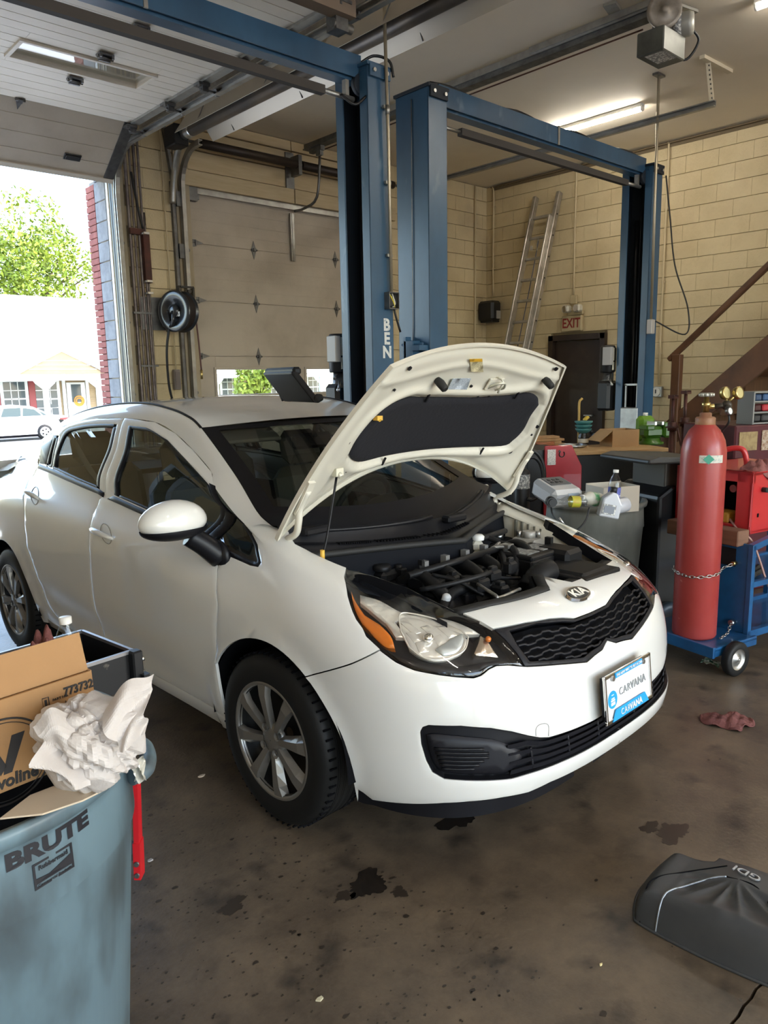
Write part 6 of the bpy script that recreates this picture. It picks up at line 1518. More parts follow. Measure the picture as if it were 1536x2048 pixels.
obj('hanging_hose', G().tube([gq_+(.0, 0, .02), gq_+(.04, -.01, -.10), gq_+(.07, -.01, -.45), gq_+(.085, -.01, -.80)], .009, 8, 6), mat('hose_maroon', (.12, .05, .045), .5), hr)
obj('coupler', G().cyl(gq_+(.085, -.01, -.80), gq_+(.085, -.01, -.90), .014, 10), mat('brass', (.60, .46, .18), .3, 1.), hr)
obj('feed_hose', G().tube([Cc+AX*.1+(-.05, 0, .0), (3.93, YD-.3, 2.20), (3.90, YD-.25, 1.9), (3.93, YD-.2, 1.5), (4.02, YD-.18, 1.2)], .013, 8, 6), M_black, hr)
sw_ = thing('switch_box', 'small grey switch box on the block pier under the hose reel', 'switch', (4.08, YD-.08, 1.58)); obj('box', G().box((4.085, YD-.075, 1.60), (.075, .06, .22), bev=.008), mat('switch_grey', (.20, .17, .155), .5), sw_); obj('cover', G().box((4.085, YD-.108, 1.60), (.06, .01, .18), bev=.003), mat('switch_grey2', (.16, .13, .12), .4), sw_); obj('conduit_stub', G().cyl((4.085, YD-.075, 1.71), (4.085, YD-.06, 4.2), .009, 8), M_pipe, sw_)
# ================================================================== work area on the right
M_red = mat('red_enamel', (.36, .018, .028), .32, coat=.5, col2=(.28, .014, .02), scale=3)
M_redc = mat('cylinder_red', (.36, .050, .042), .38, col2=(.33, .035, .03), scale=4, coat=.25, coatr=.2, col3=(.50, .16, .13), scale3=24, lo3=.70, hi3=.75)
M_cart = mat('cart_blue', (.012, .095, .24), .35, coat=.3, col2=(.010, .06, .16), scale=5)
M_card = mat('cardboard', (.40, .24, .11), .8, col2=(.33, .19, .085), scale=4, lo=.35, hi=.7)
M_brass = mat('brass', (.60, .46, .18), .3, 1.)
M_chain = mat('chain_steel', (.5, .48, .44), .3, 1.)
M_wood = mat('plain_wood', (.44, .25, .11), .7, col2=(.34, .18, .07), scale=4, stretch=(1, 6, 1))
# ---- workbench
bd = np.array((.863, -.505, 0)); bn = np.array((.505, .863, 0)); B0 = np.array((5.81, 3.69, 0))
RB = np.stack([bd, bn, Z], 1)
bq = lambda a, b, z: B0+bd*a+bn*b+Z*z
bl0, bl1 = -.75, .83
wbn = thing('workbench', 'dark steel workbench with a pale plywood top behind the grey bin', 'workbench', tuple(bq(0, 0, 0)))
obj('worktop', G().box(bq((bl0+bl1)/2, .28, .885), (bl1-bl0, .60, .03), rot=RB, bev=.003), mat('ply_top', (.52, .33, .15), .55, col2=(.42, .26, .11), scale=5), wbn)
M_bsteel = mat('bench_charcoal', (.022, .026, .028), .42, .3, col2=(.032, .035, .036), scale=2)
obj('front_panel', G().box(bq((bl0+bl1)/2, .0, .52), (bl1-bl0, .03, .69), rot=RB), M_bsteel, wbn)
obj('side_panel', G().box(bq(bl1-.015, .28, .44), (.03, .55, .86), rot=RB), M_bsteel, wbn); obj('side_panel', G().box(bq(bl0+.015, .28, .44), (.03, .55, .86), rot=RB), M_bsteel, wbn)
for a in (bl1-.06, bl1-.11): obj('rivet', G().cyl(bq(a, -.016, .82), bq(a, -.022, .82), .008, 8), M_steel, wbn)
def bpos(px, py, z=.90): return at(px, py, 2, z)
c = bpos(1252, 893); cb = thing('cardboard_box', 'open cardboard box with a flap hanging out on the workbench', 'box', tuple(c))
bx_ = c+bn*.13
g = G(); Wb, Db, Hb = .27, .24, .155
for (a, b, w_, d_) in ((0, -Db/2, Wb, .005), (0, Db/2, Wb, .005), (-Wb/2, 0, .005, Db), (Wb/2, 0, .005, Db)): g.box(bx_+bd*a+bn*b+Z*(Hb/2), (w_, d_, Hb), rot=RB)
g.box(bx_+Z*.003, (Wb, Db, .005), rot=RB); obj('carton', g, M_card, cb)
g = G(); f0 = bx_-bd*(Wb/2)+Z*Hb; f1 = f0-bd*.13-Z*.10; g.prism([(0, 0), (1, 0), (1, 1), (0, 1)], f0-bn*Db/2, f1-f0, bn*Db, .005); obj('flap', g, M_card, cb)
obj('handle_mark', text_on('9', .001, bx_, bd, Z), M_black, cb) if False else None
# black tray + tool with blue handle behind the box
tl = thing('grinder', 'black angle tool with a blue and yellow body leaning behind the cardboard box', 'tool', tuple(bx_+bn*.2)); a = bpos(1212, 880)+bn*.30
obj('body', G().bar(a+Z*.02, a+Z*.02+bd*.16-Z*.0, .06, .06, bev=.02), mat('tool_blue', (.03, .10, .22), .4), tl); obj('neck', G().tube([a+Z*.05, a-bd*.06+Z*.12, a-bd*.10+Z*.19], .024, 12, 4), M_black, tl); obj('guard', G().bar(a-bd*.10+Z*.19, a-bd*.05+Z*.23, .05, .03, bev=.008), mat('tool_yellow', (.62, .42, .05), .4), tl)
# vise
vc = bpos(1316, 890)+bn*.12; M_green = mat('vise_green', (.05, .155, .010), .35, coat=.4, col2=(.035, .11, .009), scale=6)
vs = thing('bench_vise', 'bright green bench vise at the right end of the workbench', 'vise', tuple(vc))
obj('swivel_base', G().rings([(vc, .115), (vc+Z*.02, .115), (vc+Z*.03, .085), (vc+Z*.06, .08)], 28), M_green, vs)
obj('body', G().box(vc+Z*.115, (.20, .13, .11), rot=RB, bev=.03).box(vc+Z*.16-bd*.05, (.09, .15, .05), rot=RB, bev=.012), M_green, vs)
obj('moving_jaw', G().box(vc+bd*.14+Z*.12, (.08, .12, .12), rot=RB, bev=.02).box(vc+bd*.11+Z*.185, (.05, .15, .05), rot=RB, bev=.01), M_green, vs)
obj('jaw_plate', G().box(vc-bd*.0+Z*.20, (.02, .14, .03), rot=RB).box(vc+bd*.075+Z*.20, (.02, .14, .03), rot=RB), M_steel, vs)
obj('screw_handle', G().cyl(vc+bd*.17+Z*.11, vc+bd*.25+Z*.11, .016, 12).cyl(vc+bd*.235+Z*.18-bn*.05, vc+bd*.27-Z*.02-bn*.08, .008, 8), M_rust, vs)
pn_ = thing('plastic_funnel', 'bright green plastic jug standing behind the vise', 'jug', tuple(vc+bn*.2)); pn_c = vc+bn*.20+bd*.05
obj('jug_body', G().box(pn_c+Z*.13, (.17, .12, .26), rot=RB, bev=.035), mat('jug_green', (.13, .26, .02), .4), pn_); obj('jug_cap', G().cyl(pn_c+Z*.26, pn_c+Z*.29, .025, 14), M_white, pn_)
for i in range(3):
    s_ = bq(.60+.035*i, .46, .90); k = thing('socket', ('left', 'middle', 'right')[i]+' of three chrome sockets standing behind the vise', 'socket', tuple(s_), group='chrome sockets behind the vise'); obj('socket_body', G().rings([(s_, .016), (s_+Z*.03, .016), (s_+Z*.034, .013), (s_+Z*(.10-.008*i), .013)], 14), M_chrome, k)
# teal stacked caps, planks, cord, dish
for i in range(3):
    a = bpos(1188, 893)+bn*.22+Z*(.11+.035*i); t_ = thing('teal_bowl', ('lowest', 'middle', 'topmost')[i]+' of three nested teal plastic bowls on the workbench', 'bowl', tuple(a), group='nested teal bowls'); obj('bowl', G().lathe([(.03, 0), (.055, .012), (.075+.004*i, .035), (.078+.004*i, .048), (.072, .046), (.05, .016), (.0, .01)], a, 'z', 24), mat('teal_plastic', (.045, .17, .165), .45), t_)
a = bpos(1188, 893)+bn*.22; jr = thing('jar', 'dark glass jar standing under the teal bowls', 'jar', tuple(a)); obj('jar_body', G().lathe([(.0, 0), (.05, 0), (.05, .08), (.04, .10), (.04, .112)], a, 'z', 20), mat('dark_jar', (.03, .025, .02), .2), jr); obj('jar_label', G().lathe([(.0505, .02), (.0505, .06)], a, 'z', 20), mat('label_cream', (.72, .68, .55), .6), jr)
a = bpos(1150, 895)+bn*.05; ds = thing('drip_tray', 'shallow steel tray on the workbench behind the red machine', 'tray', tuple(a)); obj('tray_body', G().lathe([(.0, .004), (.11, .004), (.13, .02), (.133, .02), (.112, 0), (0, 0)], a, 'z', 28), M_steel, ds); obj('tray_rim', G().tube([a+np.array((.131*cos(t), .131*sin(t), .021)) for t in np.linspace(0, 2*pi, 33)[:-1]], .003, 6, closed=True), M_steel, ds)
for i in range(4):
    a = bpos(1108, 895)+bn*.20+Z*(.012+i*.024); t_ = thing('wood_plank', ('bottom', 'second', 'third', 'top')[i]+' plank of the short wooden stack on the workbench', 'plank', tuple(a), group='short plank stack'); obj('plank', G().box(a+bd*(.02*(-1)**i), (.33-.02*i, .15, .022), rot=RB, bev=.002), M_wood, t_)
a = bpos(1092, 893)+bn*.02; cr = thing('cord_coil', 'coil of orange brown cord in front of the plank stack', 'cord', tuple(a)); rr_ = random.Random(5)
obj('cord_loops', G().tube([a+np.array((.10*cos(t)*(1+.12*sin(t*.37)), .07*sin(t), .012+.006*t/6.28+.004*sin(t*3))) for t in np.linspace(0, 5*2*pi, 150)], .008, 8), mat('cord_orange', (.34, .12, .05), .55), cr); obj('cord_plug', G().box(a+np.array((.10, .03, .03)), (.04, .025, .025), bev=.006), mat('plug_brown', (.12, .05, .03), .5), cr)
# yellow bent handle standing behind
a = bpos(1192, 893)+bn*.36; yh = thing('bent_bar', 'yellow painted bent bar standing upright behind the teal bowls', 'bar', tuple(a)); obj('bar', G().tube([a, a+Z*.25, a+Z*.40, a+Z*.44+bd*.03], .012, 10, 5), mat('bar_yellow', (.48, .30, .08), .5), yh); obj('side_peg', G().cyl(a+Z*.18, a+Z*.18+bd*.07, .006, 8), M_brass, yh)
# ---- red machine with a label, black side and hanging hose
rm = dep(1090, 892, 5.55); rm0 = np.array((rm[0], rm[1], 0)); zt = rm[2]
mc_ = thing('red_machine', 'red machine panel with a white label between the open hood and the workbench', 'machine', tuple(rm0))
W1 = .30
obj('red_panel', G().prism([(0, .05), (W1, .05), (W1, zt-.16), (W1-.085, zt-.0), (0, zt-.0)], rm0, bd, Z, -.02), M_red, mc_, bevel=.006)
obj('black_body', G().prism([(-.13, .06), (W1-.03, .06), (W1-.03, zt-.19), (W1-.10, zt-.03), (-.13, zt-.03)], rm0+bn*.021, bd, Z, -.42), M_black, mc_, bevel=.008)
obj('label', G().box(rm0+bd*.052-bn*.0025+Z*(zt-.085), (.066, .004, .115), rot=RB), mat('print_label', (.62, .58, .52), .6, col2=(.40, .36, .34), scale=140, lo=.5, hi=.54), mc_)
ca_ = rm0+bd*.135-bn*.004+Z*(zt-.065); obj('arrow_mark', G().tube([ca_+bd*.021*cos(t)+Z*.021*sin(t) for t in np.linspace(2.3, 7.2, 18)], .0035, 6).prism([(-.012, 0), (.012, .004), (-.004, .018)], ca_-bd*.018+Z*.014, bd, Z, -.003), M_black, mc_)
for i in range(3): obj('foot', G().cyl(rm0+bd*(.02+.12*i)+bn*.1, rm0+bd*(.02+.12*i)+bn*.1+Z*.07, .03, 12), M_rubber, mc_)
hz = dep(1060, 950, 5.3); obj('hose_loop', G().tube([hz+bd*(.10*cos(t))+Z*(.17*sin(t))+bn*(-.02+.01*t) for t in np.linspace(-2.2, 3.6, 40)], .013, 10), M_black, mc_)
obj('hose_loop', G().tube([hz+bd*(.085*cos(t)-.01)+Z*(.15*sin(t)-.02)+bn*(-.05) for t in np.linspace(-2.0, 2.6, 30)], .012, 10), M_black, mc_)
obj('canister', G().rings([(np.array((hz[0], hz[1], .1))-bd*.06, .055), (np.array((hz[0], hz[1], hz[2]+.02))-bd*.06, .055), (np.array((hz[0], hz[1], hz[2]+.05))-bd*.06, .03)], 20), M_black, mc_); obj('canister_label', G().lathe([(.0556, 0), (.0556, .10)], np.array((hz[0], hz[1], hz[2]-.09))-bd*.06, 'z', 20), mat('label_white', (.7, .7, .66), .6), mc_)
# ---- grey round bin with rubbish
M_bing = mat('bin_grey', (.20, .20, .175), .5, col2=(.11, .11, .095), scale=4, lo=.4, hi=.75, stretch=(1, 1, .5), col3=(.26, .26, .24), scale3=7, lo3=.62, hi3=.75)
tc = np.array((4.06, 2.50, 0)); tb = thing('trash_bin', 'round grey plastic bin full of rubbish beside the red cylinder', 'trash bin', tuple(tc))
def brute(tb, c, H, R0, R1, mt, n=56, st_=.80):
    prof = [(0, .02), (R1-.02, .02), (R1, .04), (R1+(R0-R1)*st_, H*st_), (R1+(R0-R1)*st_+.006, H*(st_+.008)), (R0-.011, H-.06), (R0-.010, H-.034), (R0+.006, H-.030), (R0+.010, H-.008), (R0+.006, H), (R0-.008, H), (R0-.016, H-.05), (R0-.022, H*st_), (R1-.012, .05), (0, .05)]
    obj('bin_body', G().lathe(prof, c, 'z', n), mt, tb)
brute(tb, tc, .815, .300, .245, M_bing)
for a in (.74,): obj('bin_handle', G().tube([tc+np.array((.30*cos(a-.22), .30*sin(a-.22), .70)), tc+np.array((.345*cos(a-.15), .345*sin(a-.15), .69)), tc+np.array((.345*cos(a+.15), .345*sin(a+.15), .69)), tc+np.array((.30*cos(a+.22), .30*sin(a+.22), .70))], .014, 10, 4), M_bing, tb)
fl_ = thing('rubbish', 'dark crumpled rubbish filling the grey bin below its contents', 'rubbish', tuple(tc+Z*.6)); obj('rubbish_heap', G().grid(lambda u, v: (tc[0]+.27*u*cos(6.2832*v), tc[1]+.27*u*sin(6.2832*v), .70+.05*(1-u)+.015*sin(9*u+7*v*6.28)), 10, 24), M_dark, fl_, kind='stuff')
fr_ = np.array((_f[0], _f[1], 0))/hypot(_f[0], _f[1]); rt_ = np.array((_r[0], _r[1], 0))
a = dep(1118, 1000, 4.15); M_sil = mat('device_silver', (.46, .47, .48), .35, .3)
dv = thing('silver_device', 'silver tester with a dark keypad lying on top of the grey bin', 'device', tuple(a)); dx = rt_*.92+fr_*.39; dy = np.cross(Z, dx); tl_ = np.array((0, 0, 0.))
Rd = np.stack([dx, dy*cos(.25)+Z*sin(.25), Z*cos(.25)-dy*sin(.25)], 1)
obj('case', G().box(a+Z*.035+fr_*.06, (.20, .22, .105), rot=Rd, bev=.022), M_sil, dv); obj('keypad', G().box(a+Z*.035+fr_*.06+Rd@np.array((.005, .03, .054)), (.13, .11, .004), rot=Rd), mat('keypad_dark', (.10, .10, .10), .5), dv)
obj('side_vent', G().box(a+Z*.035+fr_*.06+Rd@np.array((-.101, 0, 0)), (.004, .15, .055), rot=Rd), mat('vent_grey', (.58, .60, .64), .4), dv); obj('screen', G().box(a+Z*.035+fr_*.06+Rd@np.array((.03, -.108, .01)), (.07, .008, .05), rot=Rd), mat('screen_blue', (.40, .46, .52), .3), dv)
for k in range(6): obj('key', G().box(a+Z*.035+fr_*.06+Rd@np.array((-.035+.03*(k % 3), .01+.035*(k//3), .057)), (.018, .018, .005), rot=Rd, bev=.002), M_black, dv)
a = dep(1102, 1003, 3.95); mk = thing('cable_plug', 'black round plug with a cable hooked over the bin rim', 'plug', tuple(a)); obj('plug_head', G().cyl(a+fr_*.02, a-fr_*.03, .026, 18).cyl(a-fr_*.03, a-fr_*.04, .018, 14), M_black, mk)
a2 = dep(1130, 1055, 3.78); obj('plug_cable', G().tube([a-Z*.02, a-Z*.07+rt_*.01, a2+Z*.02-rt_*.03, a2, a2+rt_*.05-Z*.02, a2+rt_*.10+Z*.03, a2+rt_*.12+Z*.10], .005, 8, 5), M_black, mk); obj('plug_pin', G().cyl(a2-rt_*.03+Z*.05, a2+Z*.01, .005, 8), M_steel, mk)
a = dep(1224, 1000, 4.42); wbx = thing('white_box', 'open white carton standing in the grey bin', 'box', tuple(a)); g = G(); ux = rt_*.95+fr_*.3; uy = np.cross(Z, ux); Rw = np.stack([ux, uy, Z], 1)
for (p, q_, w_, d_) in ((0, -.09, .24, .004), (0, .09, .24, .004), (-.12, 0, .004, .18), (.12, 0, .004, .18)): g.box(a+ux*p+uy*q_+Z*(.015 if q_ <= 0 else .02), (w_, d_, .15), rot=Rw)
obj('carton', g, mat('carton_white', (.60, .55, .46), .7), wbx)
def bottle(px, py, t, ax, L, R, lab, cap, body, labcol=None, nm='bottle'):
    a = dep(px, py, t); ax = np.array(ax, float); ax /= np.linalg.norm(ax); b_ = thing(nm, lab, 'bottle', tuple(a))
    obj('bottle_body', G().lathe([(.0, 0), (R*.9, 0), (R, L*.05), (R, L*.60), (R*.85, L*.72), (R*.38, L*.88), (R*.36, L*.93)], a, ax, 20), body, b_); obj('cap', G().lathe([(R*.44, L*.92), (R*.44, L), (0, L)], a, ax, 16), cap, b_)
    if labcol: obj('bottle_label', G().lathe([(R*1.01, L*.22), (R*1.01, L*.52)], a, ax, 20), labcol, b_)
M_pet = glass('pet_clear', (.88, .90, .90), .9)
bottle(1226, 1012, 4.15, (.10, 0, 1), .20, .034, 'clear water bottle with a blue label poking out of the bin', M_white, M_pet, mat('label_blue', (.10, .12, .42), .5, col2=(.7, .7, .75), scale=50, lo=.55, hi=.6))
bottle(1170, 1004, 4.0, rt_*-1+Z*.08+fr_*-.2, .16, .031, 'lying bottle with a lime yellow sleeve in the bin', M_pet, M_pet, mat('lime_print', (.42, .30, .04), .5, col2=(.36, .44, .02), scale=40))
bottle(1200, 1000, 4.1, rt_*-.9+Z*.2-fr_*.5, .14, .038, 'lying white bottle with a green print in the bin', M_white, mat('off_white_plastic', (.55, .53, .45), .4), mat('green_print', (.08, .35, .14), .5, col2=(.6, .58, .5), scale=35))
M_gq = mat('quart_silver', (.50, .51, .54), .35, .2)
a = dep(1222, 1018, 3.98); qb = thing('oil_bottle', 'grey oil quart with a white framed label tipped in the bin', 'bottle', tuple(a)); Rq = np.stack([rt_*.97-Z*.2, fr_, Z*.97+rt_*.2], 1); 
obj('bottle_body', G().prism([(-.055, -.05), (.055, -.05), (.055, .03), (.02, .085), (-.01, .09), (-.05, .05)], a, Rq[:, 0], Rq[:, 2], -.06), M_gq, qb, bevel=.008); obj('cap', G().cyl(a+Rq@np.array((.002, .03, .085)), a+Rq@np.array((.0, .03, .115)), .018, 14), M_black, qb)
obj('bottle_label', G().box(a+Rq@np.array((-.01, -.003, -.005)), (.07, .002, .055), rot=Rq), mat('label_white', (.7, .7, .66), .6), qb); obj('label_field', G().box(a+Rq@np.array((-.01, -.0045, -.005)), (.055, .002, .04), rot=Rq), mat('label_steel', (.22, .24, .28), .5), qb)
bottle(1252, 1008, 4.1, rt_*-.9-fr_*.5+Z*-.1, .17, .042, 'grey bottle with a black cap lying at the right of the bin', M_black, M_gq)
# ---- black machine with a raised hood
o = dep(1384, 1240, 4.75); o = np.array((o[0], o[1], 0)); U_ = rt_*.93+fr_*.36; U_ /= np.linalg.norm(U_); V_ = np.cross(Z, U_); Rk = np.stack([U_, V_, Z], 1); kq = lambda a, b, z: o+U_*a+V_*b+Z*(z*.89)
M_hood = mat('machine_charcoal', (.028, .028, .026), .45); M_bk2 = mat('machine_black', (.006, .006, .007), .4)
bm_ = thing('black_machine', 'tall black wheeled machine with a hinged hood behind the red cylinder', 'machine', tuple(o))
obj('cabinet', G().prism([(-.30, .10), (.06, .10), (.07, .62), (.05, .86), (-.20, .90), (-.30, .84)], kq(0, 0, 0), U_, Z, -.42), M_bk2, bm_, bevel=.02)
obj('recess_panel', G().prism([(-.22, .86), (.0, .82), (.03, .93), (-.01, 1.03), (-.22, 1.05)], kq(0, .05, 0), U_, Z, -.30), mat('machine_taupe', (.075, .068, .058), .5), bm_, bevel=.01)
obj('hood_lid', G().prism([(-.44, 1.045), (-.44, 1.07), (-.36, 1.088), (.02, 1.065), (.075, 1.03), (.085, .92), (.06, .88), (.05, .98), (.01, 1.015), (-.2, 1.04)], kq(0, -.06, 0), U_, Z, -.46), M_hood, bm_, bevel=.012)
obj('column_rib', G().box(kq(.05, -.02, .42), (.035, .05, .52), rot=Rk, bev=.01).box(kq(-.02, -.015, .40), (.03, .04, .50), rot=Rk, bev=.01), mat('rib_grey', (.055, .056, .058), .35), bm_)
obj('cable', G().tube([kq(-.10, -.01, .98), kq(-.12, -.03, .85), kq(-.09, -.03, .70), kq(-.10, -.03, .56)], .004, 6, 5), M_hood, bm_)
for (a, z) in ((-.12, .98), (-.16, .82), (-.10, .70)): obj('screw', G().cyl(kq(a, -.005, z), kq(a, -.02, z), .008, 8), M_steel, bm_)
for a in (-.22, .05): obj('wheel', G().lathe([(.0, -.02), (.05, -.02), (.095, -.022), (.10, 0), (.095, .022), (.05, .02), (0, .02)], kq(a, -.03, .10), V_, 24), mat('wheel_bluegrey', (.035, .045, .06), .4), bm_)
obj('foot_block', G().box(kq(.03, -.03, .22), (.12, .06, .08), rot=Rk, bev=.01), mat('foot_grey', (.10, .11, .12), .4), bm_)
# ---- welding cart, gas cylinder, welder
ct = thing('welding_cart', 'blue steel welding cart on rubber wheels carrying the red cylinder', 'cart', (4.0, 1.7, 0))
yc0, yc1 = 1.49, 1.99
obj('platform', G().box((3.975, (yc0+yc1)/2, .145), (.36, yc1-yc0, .012)).box((3.795, (yc0+yc1)/2, .135), (.02, yc1-yc0, .06)).box((3.975, yc0+.01, .135), (.36, .02, .05)), M_cart, ct, bevel=.003)
obj('back_panel', G().box((4.155, 1.745, .40), (.012, .38, .50)), M_cart, ct, bevel=.003)
for y in (1.555, 1.935): obj('post', G().box((4.16, y, .375), (.03, .03, .55)), M_cart, ct, bevel=.003)
for y in (1.555, 1.935):
    obj('lower_rail', G().bar((4.15, y, .15), (4.95, y, .15), .03, .04), M_cart, ct); obj('shelf_rail', G().bar((4.16, y, .43), (4.95, y, .43), .03, .03), M_cart, ct); obj('top_rail', G().bar((4.15, y, .635), (4.95, y, .78), .03, .035), M_cart, ct); obj('post', G().box((4.93, y, .44), (.03, .03, .70)), M_cart, ct)
obj('shelf', G().box((4.55, 1.745, .425), (.76, .38, .01)), M_cart, ct); obj('base_tray', G().box((4.55, 1.745, .14), (.76, .38, .01)), M_cart, ct)
def cwheel(x, y, r, s): 
    w_ = obj('cart_wheel', G().lathe([(r*.62, -.022), (r*.9, -.024), (r, -.015), (r, .015), (r*.9, .024), (r*.62, .022)], (x, y, r), 'y', 32), M_tire, ct)
    obj('wheel_disc', G().lathe([(r*.66, .018), (r*.60, .012), (r*.30, .004), (r*.22, .016), (.012, .018), (.0, .03)], (x, y, r), (0, s, 0), 28), mat('wheel_zinc', (.55, .54, .50), .32, .9), w_); obj('wheel_disc', G().lathe([(r*.66, .018), (r*.55, .012), (0, .01)], (x, y, r), (0, -s, 0), 24), mat('wheel_zinc', (.55, .54, .50), .32, .9), w_)
cwheel(3.92, 1.455, .092, -1); cwheel(3.92, 2.0, .092, 1); cwheel(4.85, 1.46, .06, -1); cwheel(4.85, 1.95, .06, 1)
obj('axle', G().cyl((3.92, 1.43, .092), (3.92, 2.03, .092), .010, 8), M_steel, ct)
obj('brand_patch', G().box((4.147, 1.70, .565), (.003, .12, .10)), M_black, ct); obj('hook', G().cyl((4.15, 1.64, .535), (4.12, 1.64, .535), .012, 10), M_brass, ct); obj('hook', G().cyl((4.15, 1.63, .20), (4.12, 1.63, .20), .016, 10), M_steel, ct)
gc = np.array((3.922, 1.712, .152)); gy = thing('gas_cylinder', 'tall faded red gas cylinder chained to the blue cart', 'gas cylinder', tuple(gc)); RC = .114; HS_ = 1.03
obj('cylinder_shell', G().lathe([(0, 0), (RC-.006, 0), (RC, .012), (RC, HS_-.07), (RC*.985, HS_-.02), (RC*.90, HS_+.035), (RC*.70, HS_+.085), (RC*.45, HS_+.115), (RC*.42, HS_+.12)], gc, 'z', 48), M_redc, gy)
obj('neck_ring', G().lathe([(.046, HS_+.108), (.050, HS_+.112), (.050, HS_+.150), (.044, HS_+.156), (.03, HS_+.158), (.03, HS_+.175), (.018, HS_+.18)], gc, 'z', 28), mat('neck_tan', (.36, .19, .10), .5, col2=(.26, .10, .06), scale=12), gy)
vz = HS_+.18; vb = gc+Z*vz; obj('valve_body', G().rings([(vb, .017), (vb+Z*.03, .017), (vb+Z*.032, .022), (vb+Z*.05, .022), (vb+Z*.052, .013), (vb+Z*.08, .013)], 16).cyl(vb+Z*.03, vb+Z*.03+rt_*.05, .013, 12), M_brass, gy)
hwm = G(); 
for k in range(10): t = 2*pi*k/10; hwm.cyl(vb+Z*.082+np.array((.032*cos(t), .032*sin(t), 0)), vb+Z*.098+np.array((.032*cos(t), .032*sin(t), 0)), .008, 8)
hwm.cyl(vb+Z*.08, vb+Z*.100, .032, 20); obj('handwheel', hwm, mat('handwheel_alu', (.55, .54, .48), .4, .7), gy)
def arcband(R, z0, z1, a0, a1, c, n=24): return G().grid(lambda u, v: (c[0]+R*cos(a0+(a1-a0)*u), c[1]+R*sin(a0+(a1-a0)*u), c[2]+z0+(z1-z0)*v), n, 2)
af = atan2(-gc[1], -gc[0]); obj('paper_label', arcband(RC+.0012, HS_-.075, HS_-.035, af+.05, af+1.15, gc), mat('label_paper', (.62, .60, .52), .6, col2=(.42, .45, .42), scale=70, lo=.52, hi=.60), gy)
am = af+.45; pm = gc+np.array((cos(am), sin(am), 0))*(RC+.0022)+Z*(HS_-.055); obj('green_diamond', G().prism([(-.028, 0), (0, -.026), (.028, 0), (0, .026)], pm, np.array((-sin(am), cos(am), 0)), Z, .0006), mat('diamond_green', (.06, .32, .22), .5), gy)
rg = vb+rt_*.07+Z*.035; obj('regulator_body', G().cyl(vb+Z*.03+rt_*.04, rg+rt_*.04, .014, 12).sphere(rg+rt_*.03, .026, 14, 10).cyl(rg+rt_*.03, rg+rt_*.03-fr_*.05-Z*.02, .016, 12), mat('regulator_dark', (.07, .06, .05), .4, .5), gy)
for k, (da, dz) in enumerate(((.02, .062), (.085, .062))):
    pgc = rg+rt_*da+Z*dz+fr_*.01*k; nrm_ = (-fr_*.72+rt_*.66+Z*.2); nrm_ /= np.linalg.norm(nrm_); gd = obj('gauge', G().lathe([(0, -.016), (.030, -.016), (.033, 0), (.033, .010), (.028, .012)], pgc, nrm_, 28).cyl(pgc, rg+rt_*.03+Z*.01, .006, 8), M_brass, gy); obj('gauge_face', G().lathe([(.028, .009), (0, .009)], pgc, nrm_, 24), mat('gauge_cream', (.52, .44, .20), .4), gd)
pgc = rg+rt_*.03-fr_*.06-Z*.028; gd = obj('flow_gauge', G().lathe([(0, -.012), (.019, -.012), (.021, 0), (.021, .008), (.017, .009)], pgc, nrm_, 24), M_galvd, gy); obj('gauge_face', G().lathe([(.017, .007), (0, .007)], pgc, nrm_, 20), M_white, gd)
obj('gas_hose', G().tube([pgc-Z*.02, pgc-Z*.06+rt_*.0, pgc-Z*.14-rt_*.03+fr_*.05, pgc-Z*.3+fr_*.1], .006, 8, 5), M_black, gy)
def chain(P_, nm, parent=None, lab=None):
    P_ = crv(np.array(P_, float), 40); Ls = np.r_[0, np.cumsum(np.linalg.norm(np.diff(P_, axis=0), axis=1))]; n = int(Ls[-1]/.021); t_ = thing(nm, lab, 'chain', tuple(P_[0]))
    pts = np.stack([np.interp(np.linspace(0, Ls[-1], n+1), Ls, P_[:, k]) for k in range(3)], 1)
    for i in range(n):
        a, b = pts[i], pts[i+1]; d = (b-a)/np.linalg.norm(b-a); s1 = np.cross(d, Z); s1 /= np.linalg.norm(s1); s2 = np.cross(d, s1); s_ = s1 if i % 2 else s2; m_ = (a+b)/2
        obj('link', G().tube([m_+d*.0145*cos(t)*1.0+s_*.0075*sin(t) for t in np.linspace(0, 2*pi, 13)[:-1]], .0022, 5, closed=True), M_chain, t_)
rC = RC+.006; 
chain([(4.12, 1.64, .53), (4.06, 1.655, .515)]+[(gc[0]+rC*cos(t), gc[1]+rC*sin(t), .50+.02*abs((t-af)/1.6)) for t in np.linspace(af+1.25, af-1.5, 9)], 'chain', None, 'upper steel chain wrapped round the red cylinder')
chain([(4.12, 1.63, .195), (4.06, 1.60, .165), (3.96, 1.575, .158)], 'chain', None, 'lower loose steel chain hanging at the foot of the red cylinder')
M_wred = mat('welder_red', (.52, .028, .030), .34, coat=.4, col2=(.45, .022, .024), scale=3)
we = thing('welder', 'red welding machine with an open wire bay on top of the blue cart', 'welder', (4.5, 1.7, .8)); x0, x1, y0w, y1w, z0w, z1w = 4.24, 4.85, 1.44, 1.93, .86, 1.20
